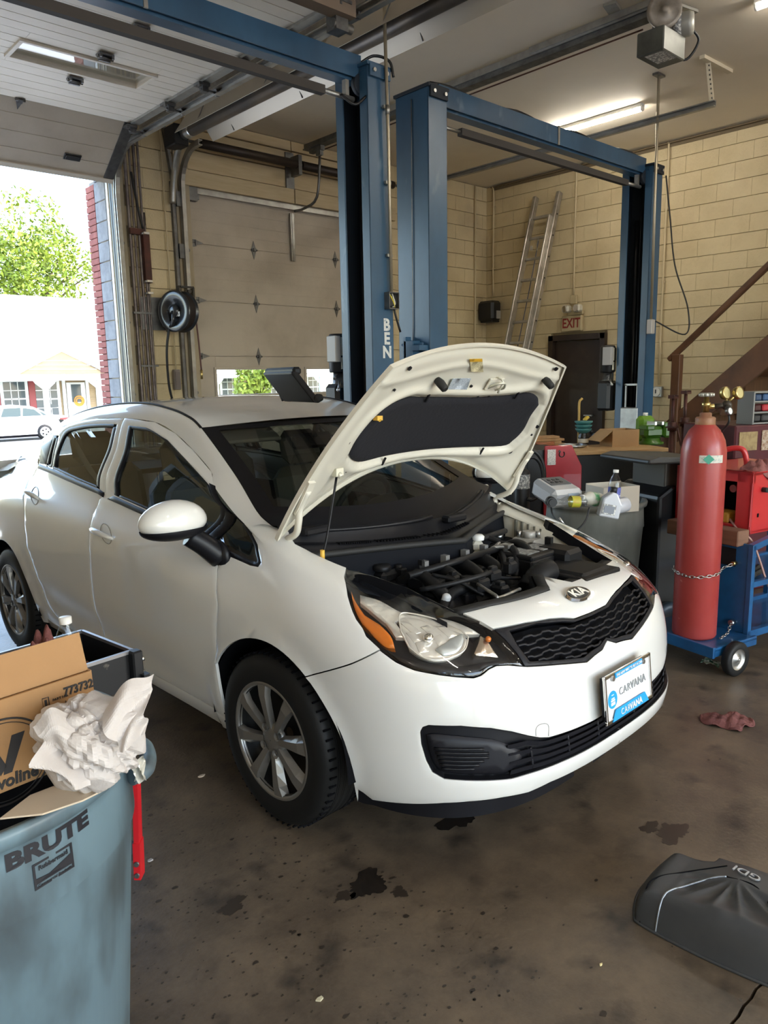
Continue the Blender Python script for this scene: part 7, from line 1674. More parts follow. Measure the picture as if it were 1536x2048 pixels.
g = G(); g.box(((x0+x1)/2, y0w+.01, (z0w+z1w)/2), (x1-x0, .02, z1w-z0w), bev=.006).box(((x0+x1)/2, y1w-.01, (z0w+z1w)/2), (x1-x0, .02, z1w-z0w)).box(((x0+x1)/2, (y0w+y1w)/2, z1w-.01), (x1-x0, y1w-y0w, .02)).box(((x0+x1)/2, (y0w+y1w)/2, z0w+.01), (x1-x0, y1w-y0w, .02)).box((x0+.012, y0w+.05, (z0w+z1w)/2), (.024, .09, z1w-z0w)).box((x0+.012, (y0w+y1w)/2, z1w-.03), (.024, y1w-y0w, .06)).box((x0+.012, (y0w+y1w)/2, z0w+.02), (.024, y1w-y0w, .04)).box((x0+.012, y1w-.05, (z0w+z1w)/2), (.024, .10, z1w-z0w))
obj('welder_case', g, M_wred, we, bevel=.006)
obj('inner_bay', G().box((x0+.16, (y0w+y1w)/2, (z0w+z1w)/2), (.01, y1w-y0w-.05, z1w-z0w-.06)), M_dark, we); obj('drive_unit', G().box((x0+.08, 1.70, .925), (.12, .22, .06), bev=.008), mat('drive_yellow', (.50, .26, .03), .5), we)
obj('red_knob', G().cyl((x0+.15, 1.64, 1.08), (x0+.12, 1.64, 1.08), .022, 14), M_red, we); obj('wire_guide', G().tube([(x0+.12, 1.70, 1.12), (x0+.08, 1.69, 1.04), (x0+.06, 1.66, .95)], .007, 8, 5), mat('cable_grey', (.35, .35, .33), .5), we)
obj('handle', G().tube([(4.30, 1.72, z1w), (4.30, 1.72, z1w+.05), (4.32, 1.68, z1w+.10), (4.36, 1.60, z1w+.11), (4.38, 1.58, z1w+.04), (4.38, 1.58, z1w)], .016, 10, 5), M_wred, we); obj('side_knob', G().cyl((4.33, y0w, 1.10), (4.33, y0w-.03, 1.10), .014, 12), M_black, we); obj('side_slot', G().box((4.30, y0w-.001, .96), (.012, .004, .02)), M_dark, we)
obj('torch_lead', G().tube([(x0+.06, 1.62, .93), (4.22, 1.50, .88), (4.24, 1.42, .82), (4.34, 1.40, .62), (4.42, 1.40, .50)], .006, 8, 6), mat('lead_pink', (.45, .26, .22), .5), we)
wbk_ = thing('wood_block', 'short brown timber block resting on the cart in front of the welder', 'timber', (4.19, 1.62, .80)); obj('timber', G().box((4.195, 1.66, .815), (.10, .46, .085), bev=.005), mat('timber_brown', (.20, .10, .06), .8, col2=(.14, .07, .04), scale=5, stretch=(1, .2, 4)), wbk_)
for k, (x, y, z, lx, lab) in enumerate(((4.32, 1.52, .54, .16, 'grey torch lying on the cart shelf'), (4.40, 1.58, .54, .12, 'black clamp lying on the cart shelf'), (4.36, 1.62, .17, .18, 'dark tool lying on the bottom tray of the cart'))):
    t_ = thing('hand_tool', lab, 'tool', (x, y, z)); obj('tool_body', G().bar((x-lx/2, y, z), (x+lx/2, y+.03, z+.01), .035, .03, bev=.01), (M_rubber, M_black, M_bsteel)[k], t_); obj('tool_head', G().cyl((x-lx/2, y, z), (x-lx/2-.05, y-.02, z+.03), .012, 10), M_steel, t_)
# rags
def rag(nm, lab, c, r, h, mt, seed, sx=1., sy=1., hang=None):
    rn = random.Random(seed); ph = [rn.uniform(0, 6.28) for _ in range(12)]; fq = [rn.uniform(3, 11) for _ in range(12)]
    def fn(u, v):
        t = 2*pi*v; k = r*u*(1+.22*sin(2*t+ph[0])+.16*sin(3*t+ph[1])+.10*sin(5*t+ph[2])); x, y = k*cos(t)*sx, k*sin(t)*sy
        rid = abs(sin(fq[0]*x/r+fq[1]*.4*y/r+ph[3]))**.7*.5+abs(sin(fq[2]*y/r-fq[3]*.5*x/r+ph[4]))*.35+.25*sin(fq[4]*x/r*1.5+fq[5]*y/r+ph[5])
        z = h*(.25+rid)*(1-u**3)+.004+.012*(u > .9)*sin(7*t)
        z = max(z, .004)
        if hang is not None and x*hang[0]+y*hang[1] > hang[2]: z = z-(x*hang[0]+y*hang[1]-hang[2])*hang[3]
        return (c[0]+x, c[1]+y, c[2]+z)
    t_ = obj(nm, G().grid(fn, 20, 56), mt, solid=.0); tag(t_, lab, 'rag'); md = t_.modifiers.new('solid', 'SOLIDIFY'); md.thickness = .003; return t_
M_rag = mat('shop_rag', (.16, .055, .048), .9, col2=(.11, .036, .032), scale=14, bump=.3, bscale=120)
M_rag2 = mat('shop_rag_pink', (.26, .10, .085), .9, col2=(.18, .06, .052), scale=14, bump=.3, bscale=120)
rag('rag', 'crumpled pink shop rag draped over the red welding machine', (4.40, 1.50, 1.19), .11, .055, M_rag2, 4, 1., .8, hang=(0, -1, .05, 1.5))
cr_ = at(1455, 1445, 2, 0); rag('rag', 'maroon shop rag lying on the floor right of the sedan', (cr_[0], cr_[1], 0.0), .12, .028, M_rag, 9, .75, .85)
# litter under the cart
lp = at(1420, 1335, 2, .0); lt_ = obj('wrapper', G().grid(lambda u, v: (lp[0]+.06*(u-.5)+.02, lp[1]+.10*(v-.5), .012+.02*abs(sin(5*u+3*v))), 6, 8, smooth=False), mat('wrapper_green', (.10, .22, .14), .5, col2=(.55, .58, .52), scale=30, lo=.45, hi=.55)); tag(lt_, 'crumpled green and white wrapper under the blue cart', 'wrapper')
# the welder sits lower and further along the cart; the loaded cart stands slightly askew
def move(names, sh):
    for o_ in list(bpy.data.objects):
        if o_.parent is None and o_.name.split('.')[0] in names and 3.6 < o_.location[0]+0 < 5.2 and 1.2 < o_.location[1] < 2.2: o_.location = Vector(o_.location)+Vector(sh)
move(('welder',), (-.02, .175, -.17)); wbk_.location = Vector(wbk_.location)+Vector((-.05, .17, -.135))
wr_ = [o_ for o_ in bpy.data.objects if o_.name.startswith('rag') and 'pink' in o_.get('label', '')][0]; wr_.location = (-.02, .175, -.17)
for o_ in bpy.data.objects:
    if o_.name.startswith('hand_tool'): o_.location = Vector(o_.location)+Vector((0, .09, -.09 if o_.location[2] > .4 else 0))
PV = Vector((3.92, 1.455, 0)); TM = Matrix.Translation(Vector((3.87, 1.525, 0))) @ Matrix.Rotation(radians(-12), 4, 'Z') @ Matrix.Translation(-PV)
for o_ in [ct, gy, we, wbk_, wr_]+[q_ for q_ in bpy.data.objects if q_.parent is None and q_.name.split('.')[0] in ('chain', 'hand_tool')]:
    o_.matrix_world = TM @ Matrix.Translation(Vector(o_.location))
# ---- red tool cabinet and bin rack under the stairs
o = dep(1472, 850, 5.2); o = np.array((o[0], o[1], 0)); tq = lambda a, b, z: o+U_*a+V_*b+Z*z; zt = dep(1472, 852, 5.2)[2]
M_dred = mat('cabinet_maroon', (.085, .010, .016), .4, col2=(.06, .008, .012), scale=4)
tcab = thing('tool_cabinet', 'dark red tool cabinet with a tan notice under the stairs', 'cabinet', tuple(o)); obj('cabinet_body', G().box(tq(.45, .25, zt/2), (.90, .50, zt), rot=Rk, bev=.01), M_dred, tcab); obj('tan_notice', G().box(tq(.115, -.004, zt-.11), (.165, .006, .13), rot=Rk), mat('notice_tan', (.36, .26, .12), .7, col2=(.24, .16, .07), scale=25), tcab); obj('notice', G().box(tq(.29, -.004, zt-.11), (.10, .006, .14), rot=Rk), mat('notice_edge', (.50, .40, .30), .6, col2=(.25, .12, .06), scale=60), tcab)
obj('drawer', G().box(tq(.45, -.006, zt-.33), (.84, .012, .16), rot=Rk, bev=.003), M_dred, tcab); obj('drawer', G().box(tq(.45, -.006, zt-.52), (.84, .012, .16), rot=Rk, bev=.003), M_dred, tcab)
rk = thing('bin_rack', 'steel rack of small coloured parts bins on the dark red cabinet', 'rack', tuple(tq(.3, .1, zt))); M_rk = mat('rack_grey', (.26, .26, .25), .4, .5); g = G()
for z in (0, .075, .15, .215): g.box(tq(.36, .08, zt+.01+z), (.40, .14, .010), rot=Rk)
for a in (.165, .555): g.box(tq(a, .08, zt+.115), (.012, .14, .225), rot=Rk)
g.box(tq(.36, .15, zt+.115), (.40, .006, .225), rot=Rk); obj('rack_frame', g, M_rk, rk)
for r_, cols in enumerate((((.03, .03, .03), (.05, .05, .05), (.30, .30, .28), (.26, .25, .18), (.1, .1, .1)), ((.05, .01, .01), (.45, .03, .04), (.50, .28, .02), (.35, .22, .05), (.1, .02, .02)), ((.03, .06, .12), (.04, .10, .22), (.10, .16, .30), (.05, .12, .2), (.03, .05, .1)))):
    for k, cc in enumerate(cols):
        b_ = thing('parts_bin', 'small '+(('black', 'black', 'grey', 'tan', 'dark grey'), ('dark red', 'bright red', 'orange', 'brown', 'maroon'), ('navy', 'blue', 'pale blue', 'teal', 'dark blue'))[r_][k]+' parts bin, '+('first', 'second', 'third', 'fourth', 'fifth')[k]+' from left in the '+('bottom', 'middle', 'top')[r_]+' row of the rack', 'bin', tuple(tq(.205+.075*k, .06, zt+.02+.075*r_)), group='parts bins in the rack'); obj('bin_body', G().box(tq(.205+.075*k, .06, zt+.045+.072*r_), (.062, .10, .045), rot=Rk, bev=.008), mat('bin_%d_%d' % (r_, k), cc, .45), b_)
# ================================================================== left foreground
M_brute = mat('brute_bluegrey', (.135, .20, .235), .42, col2=(.10, .15, .175), scale=2.5, lo=.35, hi=.75, col3=(.055, .062, .066), scale3=5, lo3=.48, hi3=.76, stretch=(1.6, 1.6, .7))
BC = np.array((.270, 1.562, 0)); BH_, BR0, BR1 = .874, .352, .285
bb = thing('trash_bin', 'large blue grey barrel bin with black lettering at the left edge', 'trash bin', tuple(BC))
brute(bb, BC, BH_, BR0, BR1, M_brute, 96)
Rz = lambda z: (BR1+(BR0-BR1)*.80+.006)+(BR0-.011-(BR1+(BR0-BR1)*.80+.006))*(z-BH_*.808)/(BH_-.06-BH_*.808) if z > BH_*.8 else BR1+(BR0-BR1)*z/BH_
def on_bin(g, am, z0, tilt=0., lift=.0015):
    out = G(); V = []
    for x, y, z in g.v: zz = z0+y; a = am+x/Rz(zz); R_ = Rz(zz)+lift+z; V.append((BC[0]+R_*cos(a), BC[1]+R_*sin(a), zz))
    return out.add(V, g.f)
def bin_px(px, py):
    for z in np.linspace(.82, .4, 420):
        p = at(px, py, 2, z)
        if hypot(p[0]-BC[0], p[1]-BC[1]) <= Rz(z): break
    return atan2(p[1]-BC[1], p[0]-BC[0]), p[2]
a0, zA = bin_px(97, 1688)
M_ink = mat('ink_black', (.012, .012, .016), .5, col2=(.20, .26, .30), scale=60, lo=.74, hi=.77)
a1, zB = bin_px(30, 1720); a2, zC = bin_px(164, 1655)
wd = (a2-a1)*Rz(zA)*1.25; tg = text_geo('BRUTE', .075, .0, .0040, 0., 1.02)
xs_ = [p[0] for p in tg.v]; k = wd/(max(xs_)-min(xs_)); ys_ = [p[1] for p in tg.v]; ky = .031/(max(ys_)-min(ys_)); tg.v = [((x-(max(xs_)+min(xs_))/2)*k, (y-(max(ys_)+min(ys_))/2)*ky, z) for x, y, z in tg.v]
obj('lettering', on_bin(tg, (a1+a2)/2, (zB+zC)/2+.007), M_ink, bb)
ab, zb2 = bin_px(107, 1728); lw, lh = .070, .042
g = G(); 
for (x, y, w_, h_) in ((0, lh/2, lw+.004, .004), (0, -lh/2, lw+.004, .004), (lw/2, 0, .004, lh), (-lw/2, 0, .004, lh)): g.box((x, y, 0), (w_, h_, .0006))
g.prism([(-lw/2, -.004), (-.01, -.006), (lw/2, .006), (lw/2, -lh/2+.007), (-lw/2, -lh/2+.007)], (0, 0, 0), X, Y, .0004); zb2 -= .004; obj('maker_logo', on_bin(g, ab, zb2), M_ink, bb)
obj('maker_lettering', on_bin(text_geo('Rubbermaid', .0112, .0002, .0003), ab, zb2+.012), M_ink, bb); obj('maker_lettering', on_bin(text_geo('Commercial Products', .007, .0002, .0001), ab, zb2-.018), M_ink, bb)
ah = atan2(at(290, 1535, 2, .80)[1]-BC[1], at(290, 1535, 2, .80)[0]-BC[0])+.12
hx = np.array((cos(ah), sin(ah), 0)); hy = np.array((-sin(ah), cos(ah), 0)); hc = BC+hx*(BR0+.03)+Z*.80
obj('bin_handle', G().tube([BC+hx*(BR0-.01)+hy*-.075+Z*.80, hc+hy*-.055-hx*.012, hc+hy*0-hx*.004, hc+hy*.055-hx*.012, BC+hx*(BR0-.01)+hy*.075+Z*.80], .017, 12, 5), M_brute, bb)
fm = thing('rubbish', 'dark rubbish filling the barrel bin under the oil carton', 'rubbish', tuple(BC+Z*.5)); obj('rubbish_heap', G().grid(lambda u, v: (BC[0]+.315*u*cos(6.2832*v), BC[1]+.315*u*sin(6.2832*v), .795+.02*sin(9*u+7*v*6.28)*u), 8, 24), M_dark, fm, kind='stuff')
# oil carton in the bin
M_card2 = mat('carton_kraft', (.36, .195, .08), .75, col2=(.31, .165, .065), scale=3, lo=.35, hi=.7, bump=.1, bscale=25)
P0 = at(182, 1340, 2, 1.0); 
ca = np.array((.80, -.60, 0)); 
E0 = dep(0, 1400, 1.29); E1 = dep(180, 1341, 1.40)
cu = E1-E0; euv = cu/np.linalg.norm(cu); cu = cu.copy(); cu[2] = 0; cu /= np.linalg.norm(cu); cv = np.cross(Z, cu)       # along the face, and away from the camera
lean = np.array((0, 0, 1.)); zt_ = (E0[2]+E1[2])/2
eu_ = euv; ez_ = np.cross(eu_, cv); ez_ = ez_ if ez_[2] > 0 else -ez_
bxq = lambda a, b, z: E1+eu_*a+cv*b+ez_*z
cx = thing('oil_carton', 'brown oil carton with black logo standing in the barrel bin', 'box', tuple(bxq(-.1, .1, -.2)))
LW, LD, LHh = .29, .20, .165; Rx = np.stack([eu_, cv, ez_], 1)
M_cardin = M_card2
g = G(); obj('front_panel', G().box(bxq(-LW/2, 0, -LHh/2), (LW, .005, LHh), rot=Rx), M_card2, cx)
obj('side_panel', G().box(bxq(0, LD/2, -LHh/2), (.005, LD, LHh), rot=Rx), M_card2, cx); obj('side_panel', G().box(bxq(-LW, LD/2, -LHh/2), (.005, LD, LHh), rot=Rx), M_card2, cx)
obj('back_panel', G().box(bxq(-LW/2, LD, -LHh/2), (LW, .005, LHh), rot=Rx), M_card2, cx)
bf0 = bxq(-LW, .012, -.002); up2 = ez_*.97+cv*.24; up2 /= np.linalg.norm(up2); n2 = np.cross(eu_, up2)
obj('top_flap', G().box(bf0+eu_*LW/2+up2*.036, (LW, .005, .072), rot=np.stack([eu_, n2, up2], 1)), M_card2, cx)
fr2 = lambda a, z, l=.0035: bxq(a, -l, z)
M_print = mat('carton_print', (.022, .020, .020), .6)
obj('part_number', text_on('773732', .0225, fr2(-.026, -.024), eu_, ez_, bold=.0006, sx=.82, lift=0), M_print, cx)
obj('print_line', text_on('PART NO.', .0065, fr2(-.060, -.031), eu_, ez_, lift=0), M_print, cx); obj('print_line', text_on('3 - 1 Gallon Bottles', .0085, fr2(-.032, -.043), eu_, ez_, lift=0), M_print, cx)
obj('print_mark', G().tube([fr2(-.092, -.022), fr2(-.081, -.022), fr2(-.081, -.042), fr2(-.092, -.042)], .0009, 4, closed=True).box(fr2(-.0865, -.032), (.004, .001, .012), rot=Rx), M_print, cx)
lc = (-.168, -.112)
for R_ in (.078, .071): obj('logo_ring', G().tube([fr2(lc[0]+R_*cos(t), lc[1]+R_*sin(t)) for t in np.linspace(0, 2*pi, 60)[:-1]], .0019 if R_ > .075 else .0008, 5, closed=True), M_print, cx)
obj('logo_mark', G().prism([(-.034, .044), (-.016, .044), (.003, -.008), (-.009, -.022)], fr2(*lc), eu_, ez_, -.0008).prism([(.018, .044), (.040, .044), (.010, -.022), (-.004, -.022), (-.002, -.012)], fr2(*lc), eu_, ez_, -.0008), M_print, cx)
obj('logo_lettering', text_on('Valvoline', .031, fr2(lc[0], lc[1]-.036), eu_, ez_, bold=.001, sx=.92, lift=0, shear=.1), M_print, cx)
for z in (.020, .030): obj('logo_bar', G().box(fr2(lc[0]-.04, lc[1]+.028+z*.6, .003), (.04, .0008, .0013), rot=Rx), M_print, cx)
# loose card sheet across the rim
s0, s1, s2_, s3, s4 = [at(*p, 2, .882) for p in ((0, 1636), (85, 1627), (215, 1575), (190, 1540), (0, 1615))]
sh_ = obj('card_sheet', G().prism([(p[0], p[1]) for p in (s0, s1, at(165, 1600, 2, .882), s2_, s3, at(60, 1590, 2, .882))], (0, 0, .879), X, Y, .003), mat('sheet_cream', (.55, .45, .33), .7)); tag(sh_, 'pale cardboard sheet lying across the rim of the barrel bin', 'cardboard')
# crumpled white paper bag
rn = random.Random(21); M_paper = mat('bag_paper', (.54, .50, .475), .7, col2=(.46, .41, .375), scale=9, lo=.35, hi=.7, bump=.25, bscale=30)
pc_ = dep(180, 1482, 1.30); NU, NV_ = 34, 52
ph = [rn.uniform(0, 6.28) for _ in range(20)]
def cell(p, s):
    q = np.array(p)*s; best = [9, 9]
    for dx_ in (-1, 0, 1):
        for dy_ in (-1, 0, 1):
            for dz_ in (-1, 0, 1):
                b = np.floor(q)+(dx_, dy_, dz_); h = np.abs(np.sin(b@np.array((12.9898, 78.233, 37.719)))*43758.5453) % 1; h2 = np.abs(np.sin(b@np.array((39.346, 11.135, 83.155)))*24634.6345) % 1
                d = np.linalg.norm(q-(b+np.array((h, h2, (h+h2) % 1)))); 
                if d < best[0]: best = [d, best[0]]
                elif d < best[1]: best[1] = d
    return best[1]-best[0]
rs_ = np.random.RandomState(5); PLN = rs_.normal(size=(34, 3)); PLN /= np.linalg.norm(PLN, axis=1)[:, None]; PLD = rs_.uniform(.74, 1.0, 34); CRN = rs_.normal(size=(9, 3)); CRN /= np.linalg.norm(CRN, axis=1)[:, None]; CRO = rs_.uniform(-.6, .6, 9)
def bagf(u, v):
    a = 2*pi*u; b = pi*v; n = np.array((cos(a)*sin(b), sin(a)*sin(b), cos(b)))
    r = .9+.10*sin(3*a+ph[0])*sin(b)+.08*sin(5*b+ph[1])
    q_ = n@PLN.T; r_ = np.where(q_ > .25, PLD/np.maximum(q_, .25), 9.); s_ = np.sort(r_); r = .80*s_[0]+.20*s_[1]
    for k in range(9): dd = abs(n@CRN[k]-CRO[k]); r -= .10*max(0, 1-dd/.09)
    r *= 1+.05*sin(4*a+ph[0])*sin(b)
    e = rt_*n[0]*.100+fr_*n[1]*.085+Z*n[2]*.092
    return pc_+e*r*.98
bag = thing('paper_bag', 'crumpled white paper bag stuffed in the top of the barrel bin', 'paper bag', tuple(pc_))
obj('crumpled_body', G().grid(bagf, NU*2, NV_, smooth=False, closeu=True), M_paper, bag)
c0, c1_, c2b, c3 = dep(307, 1335, 1.33), dep(291, 1465, 1.29), dep(240, 1505, 1.24), dep(205, 1412, 1.27)
def sheet(u, v):
    p = c3*(1-u)*(1-v)+c0*u*(1-v)+c1_*u*v+c2b*(1-u)*v; w_ = .010*sin(9*u*v+5*v+ph[3])+.012*sin(7*v+ph[4])*u-.014*abs(sin(4*v+2*u)); return p+fr_*w_+Z*.012*sin(6*u+ph[5])*(1-v)
obj('torn_flap', G().grid(sheet, 22, 22, smooth=False), M_paper, bag, solid=.0008)
c0, c1_, c2b, c3 = dep(64, 1440, 1.22), dep(105, 1560, 1.22), dep(170, 1570, 1.24), dep(140, 1415, 1.26)
obj('torn_flap', G().grid(lambda u, v: sheet(u, v)+rt_*.01*sin(8*v), 18, 18, smooth=False), M_paper, bag, solid=.0008)
# plastic wrap scrap at the handle
sc_ = dep(278, 1540, 1.47); ws_ = obj('plastic_scrap', G().grid(lambda u, v: sc_+rt_*.022*(u-.5)+Z*.05*(v-.5)+fr_*.01*sin(9*u+7*v), 8, 10, smooth=False), mat('foil_scrap', (.55, .53, .46), .3, .3), solid=.001); tag(ws_, 'small crinkled plastic scrap stuck beside the barrel handle', 'scrap')
# red steel leg of the cart behind, black tray with rag and bottle
tq0, tq1, tq2 = at(265, 1302, 2, .85), at(168, 1264, 2, .85), at(-60, 1372, 2, .85)
e1 = tq1-tq0; e1[2] = 0; Lr = np.linalg.norm(e1); e1 /= Lr; e2 = tq2-tq0; e2[2] = 0; e2 -= e1*(e2@e1); e2 /= np.linalg.norm(e2)
tk = lambda a, b, z: np.array((tq0[0], tq0[1], 0))+e1*a+e2*b+Z*z; Rt = np.stack([e1, e2, np.cross(e1, e2)], 1)
M_tray = mat('tray_black', (.016, .016, .017), .35, .3, col2=(.10, .09, .075), scale=20, lo=.63, hi=.70)
trc = thing('tool_cart', 'black steel tray cart with a red leg between the barrel bin and the sedan', 'cart', tuple(tk(.1, .2, 0))); TL, TW, TH = .62, .27, .10; TL2 = .27
TW_ = .44
for (a, b, la_, lb_) in ((.0, TW_/2, .006, TW_), (TL2, TW_/2, .006, TW_), (TL2/2, 0, TL2, .006), (TL2/2, TW_, TL2, .006)): obj('tray_side', G().box(tk(a, b, .85-TH/2), (la_, lb_, TH), rot=Rt), M_tray, trc); obj('rolled_edge', G().bar(tk(a-(la_/2 if la_ > .1 else 0), b-(lb_/2 if lb_ > .1 else 0), .85), tk(a+(la_/2 if la_ > .1 else 0), b+(lb_/2 if lb_ > .1 else 0), .85), .009, .009), mat('worn_edge', (.28, .27, .27), .35, .7), trc)
obj('tray_floor', G().box(tk(TL2/2, TW_/2, .85-TH), (TL2, TW_, .006), rot=Rt), M_tray, trc)
obj('corner_bracket', G().box(tk(-.012, .0, .805), (.03, .03, .10), rot=Rt, bev=.004).box(tk(-.02, -.012, .78), (.05, .02, .02), rot=Rt), M_tray, trc); obj('bracket_bolt', G().cyl(tk(-.012, -.015, .825), tk(-.012, -.024, .825), .008, 8).cyl(tk(-.012, -.015, .785), tk(-.012, -.024, .785), .008, 8), M_steel, trc)
L1 = dep(272, 1540, 1.72); L2 = dep(277, 1715, 1.75); L3 = dep(279, 1752, 1.76)
obj('red_leg', G().bar(L1, L2, .012, .026, up=fr_), mat('leg_red', (.50, .012, .018), .35, coat=.3), trc); obj('red_leg', G().bar(L2+(L1-L2)*.2, L3, .016, .030, up=fr_), mat('leg_red', (.50, .012, .018), .35), trc)
for t_ in (.15, .75): p_ = L2+(L3-L2)*t_; obj('leg_bolt', G().cyl(p_-fr_*.010, p_-fr_*.018, .006, 10), M_galvd, trc)
for (a, b) in ((.02, .40), (.25, .04), (.25, .40)): obj('leg', G().bar(tk(a, b, .75), tk(a, b, .02), .03, .03), M_tray, trc)
obj('lower_shelf', G().box(tk(TL2/2, TW_/2, .25), (TL2-.02, TW_-.02, .02), rot=Rt), M_tray, trc)
rag('rag', 'maroon shop rag heaped in the black tray behind the carton', tuple(at(92, 1385, 2, .754)), .088, .135, M_rag, 23, 1.0, 1.)
rag('rag', 'maroon shop rag lying low in the corner of the black tray', tuple(tk(.10, .07, .753)), .055, .05, M_rag, 17, 1., .8)
bt = dep(135, 1285, 2.10); wbt = thing('water_bottle', 'clear water bottle with a white cap standing in the black tray', 'bottle', tuple(bt)); bz = tk(.1, .22, .755); bb0 = np.array((bt[0], bt[1], .756)); Hb_ = at(135, 1237, 0, bt[0])[2]-.756
obj('bottle_body', G().lathe([(0, 0), (.030, 0), (.033, .01), (.033, Hb_*.55), (.026, Hb_*.75), (.0145, Hb_*.88), (.0145, Hb_*.92)], bb0, 'z', 24), M_pet, wbt); obj('bottle_cap', G().lathe([(.0165, Hb_*.90), (.0165, Hb_), (0, Hb_)], bb0, 'z', 20), M_white, wbt)
# ---- plastic engine cover on the floor
M_cov = mat('cover_plastic', (.050, .052, .054), .45, col2=(.038, .040, .042), scale=5)
k0_ = at(1243, 1830, 2, 0); k1_ = at(1500, 1950, 2, 0); k2_ = at(1370, 1728, 2, 0)
ea = k1_-k0_; ea[2] = 0; La = np.linalg.norm(ea); ea /= La; eb = np.cross(Z, ea)
ecv = thing('engine_cover', 'dark grey plastic engine cover lying on the floor at lower right', 'engine cover', tuple(k0_))
ECW, ECD, ECH = .50, .33, .105
def cov(x, y):
    """height field of the cover: domed plinth with a raised plateau, flutes fanning from the badge"""
    ux, uy = x/ECW, y/ECD
    edge = min(ux, 1-ux, uy, 1-uy); 
    d = np.clip(edge/.17, 0, 1); h = ECH*(1-(1-d)**3)*.85
    k = np.clip((ux-.10)/.5, 0, 1); h += .028*np.clip((ux-.22)/.3, 0, 1)*np.clip(min(uy, 1-uy)/.2, 0, 1)
    if uy < .62 and ux > .24:
        a = atan2(.66-uy, (.50-ux)*1.5); h -= .017*(abs(sin(a*6.5)))*np.clip((.62-uy)/.15, 0, 1)*np.clip((uy-.16)/.22, 0, 1)*np.clip((ux-.24)/.06, 0, 1)*np.clip((.80-ux)/.06, 0, 1)
    if uy > .80 and ux < .34: h *= 1-.25*np.clip((uy-.80)/.1, 0, 1)
    return h
def covo(u, v):
    x, y = u*ECW, v*ECD; c_ = .12; ux, uy = u, v
    # round the plan corners
    sx = x; sy = y
    if u < .2: sx = x+.05*(1-u/.2)**2*(abs(v-.45)/.5)**2
    if u > .8: sx = x-.05*((u-.8)/.2)**2*(abs(v-.5)/.5)**2
    sy = y+.02*sin(pi*u)*(1-v)*-1+.03*(v > .7)*(v-.7)/.3*np.clip((u-.28)/.06, 0, 1)
    return k0_+ea*sx+eb*sy+Z*(cov(x, y)+.004)
obj('cover_shell', G().grid(covo, 90, 60), M_cov, ecv)
obj('rim_flange', G().tube([covo(i/30, 0) for i in range(31)]+[covo(1, i/20) for i in range(1, 21)]+[covo(1-i/30, 1) for i in range(1, 31)]+[covo(0, 1-i/20) for i in range(1, 20)], .005, 6, closed=True), M_cov, ecv)
obj('silver_line', G().tube([np.array(covo(u, v))+Z*.001 for u, v in ((.21, .0), (.212, .06), (.215, .15), (.23, .25), (.27, .38), (.33, .50), (.40, .60), (.45, .64))], .0028, 6, 6), mat('line_silver', (.34, .37, .40), .35, .6), ecv)
obj('seam', G().tube([np.array(covo(u, v))+Z*.0003 for u, v in ((.09, .0), (.095, .15), (.12, .34), (.22, .54), (.34, .70), (.42, .78))], .0022, 6, 6).tube([np.array(covo(u, v))+Z*.0003 for u, v in ((.45, .64), (.60, .64), (.70, .52), (.78, .25), (.80, .0))], .0024, 6, 6), M_dark, ecv)
tb_ = np.array(covo(.54, .74)); obj('badge_lettering', text_on('GDI', .036, tb_+Z*.004, -ea*.98+eb*.15, -eb, sx=1.3, lift=0, extrude=.002), mat('badge_silver', (.42, .44, .46), .35, .5), ecv)
# ---- litter on the floor
for i, (px, py, s, cc, lab) in enumerate(((403, 1553, .014, (.6, .5, .4), 'small torn tan scrap on the floor beside the front tyre'), (640, 2000, .012, (.5, .45, .3), 'pale leaf scrap on the floor near the bottom edge'), (1202, 1931, .005, (.7, .6, .3), 'tiny yellow pellet on the floor left of the engine cover'), (300, 1722, .012, (.35, .33, .32), 'grey scrap on the floor beside the red leg'), (1410, 1322, .02, (.6, .58, .5), 'white scrap under the blue cart'))):
    p = at(px, py, 2, 0); n = 7; rn = random.Random(i); o_ = obj('scrap', G().prism([(s*rn.uniform(.6, 1.3)*cos(2*pi*k/n), s*.6*rn.uniform(.6, 1.3)*sin(2*pi*k/n)) for k in range(n)], (p[0], p[1], .001), X, Y, .004), mat('scrap%d' % i, cc, .7)); tag(o_, lab, 'scrap')
# ---- scan tablet on the roof of the sedan
rz_ = c2w(np.array((-1.15, -.02, 1.474)))
tA, tB, tC, tD = None, None, None, None
M_tab = mat('tablet_black', (.010, .010, .011), .5, spec=.3)
base = c2w(np.array([-1.22, .12, 1.476])); q0 = at(578, 800, 2, 1.478); q1 = at(632, 802, 2, 1.478)
ub = q1-q0; ub[2] = 0; lt0 = np.linalg.norm(ub); ub /= lt0; 
tt = thing('scan_tablet', 'black diagnostic tablet leaning on a stand on the sedan roof', 'tablet', tuple(q0)); tnv = np.cross(Z, ub)
top = at(534, 743, 1, q0[1]+.10); tv = top-q0; tvl = np.linalg.norm(tv); tv /= tvl; tn = np.cross(ub, tv); tn /= np.linalg.norm(tn); tv2 = np.cross(tn, ub); Rtb = np.stack([ub, tv2, tn], 1)
g = G(); g.prism([(0, 0), (lt0, 0), (lt0, .012), (lt0-.0, .0)], q0, ub, tv, .0) if False else None
g.prism([(0.0, 0.0), (1, 0), (1, 1), (0, 1)], q0+Z*.004, ub*lt0*1.15, tv*tvl, .028); obj('tablet_case', g, M_tab, tt, bevel=.008)
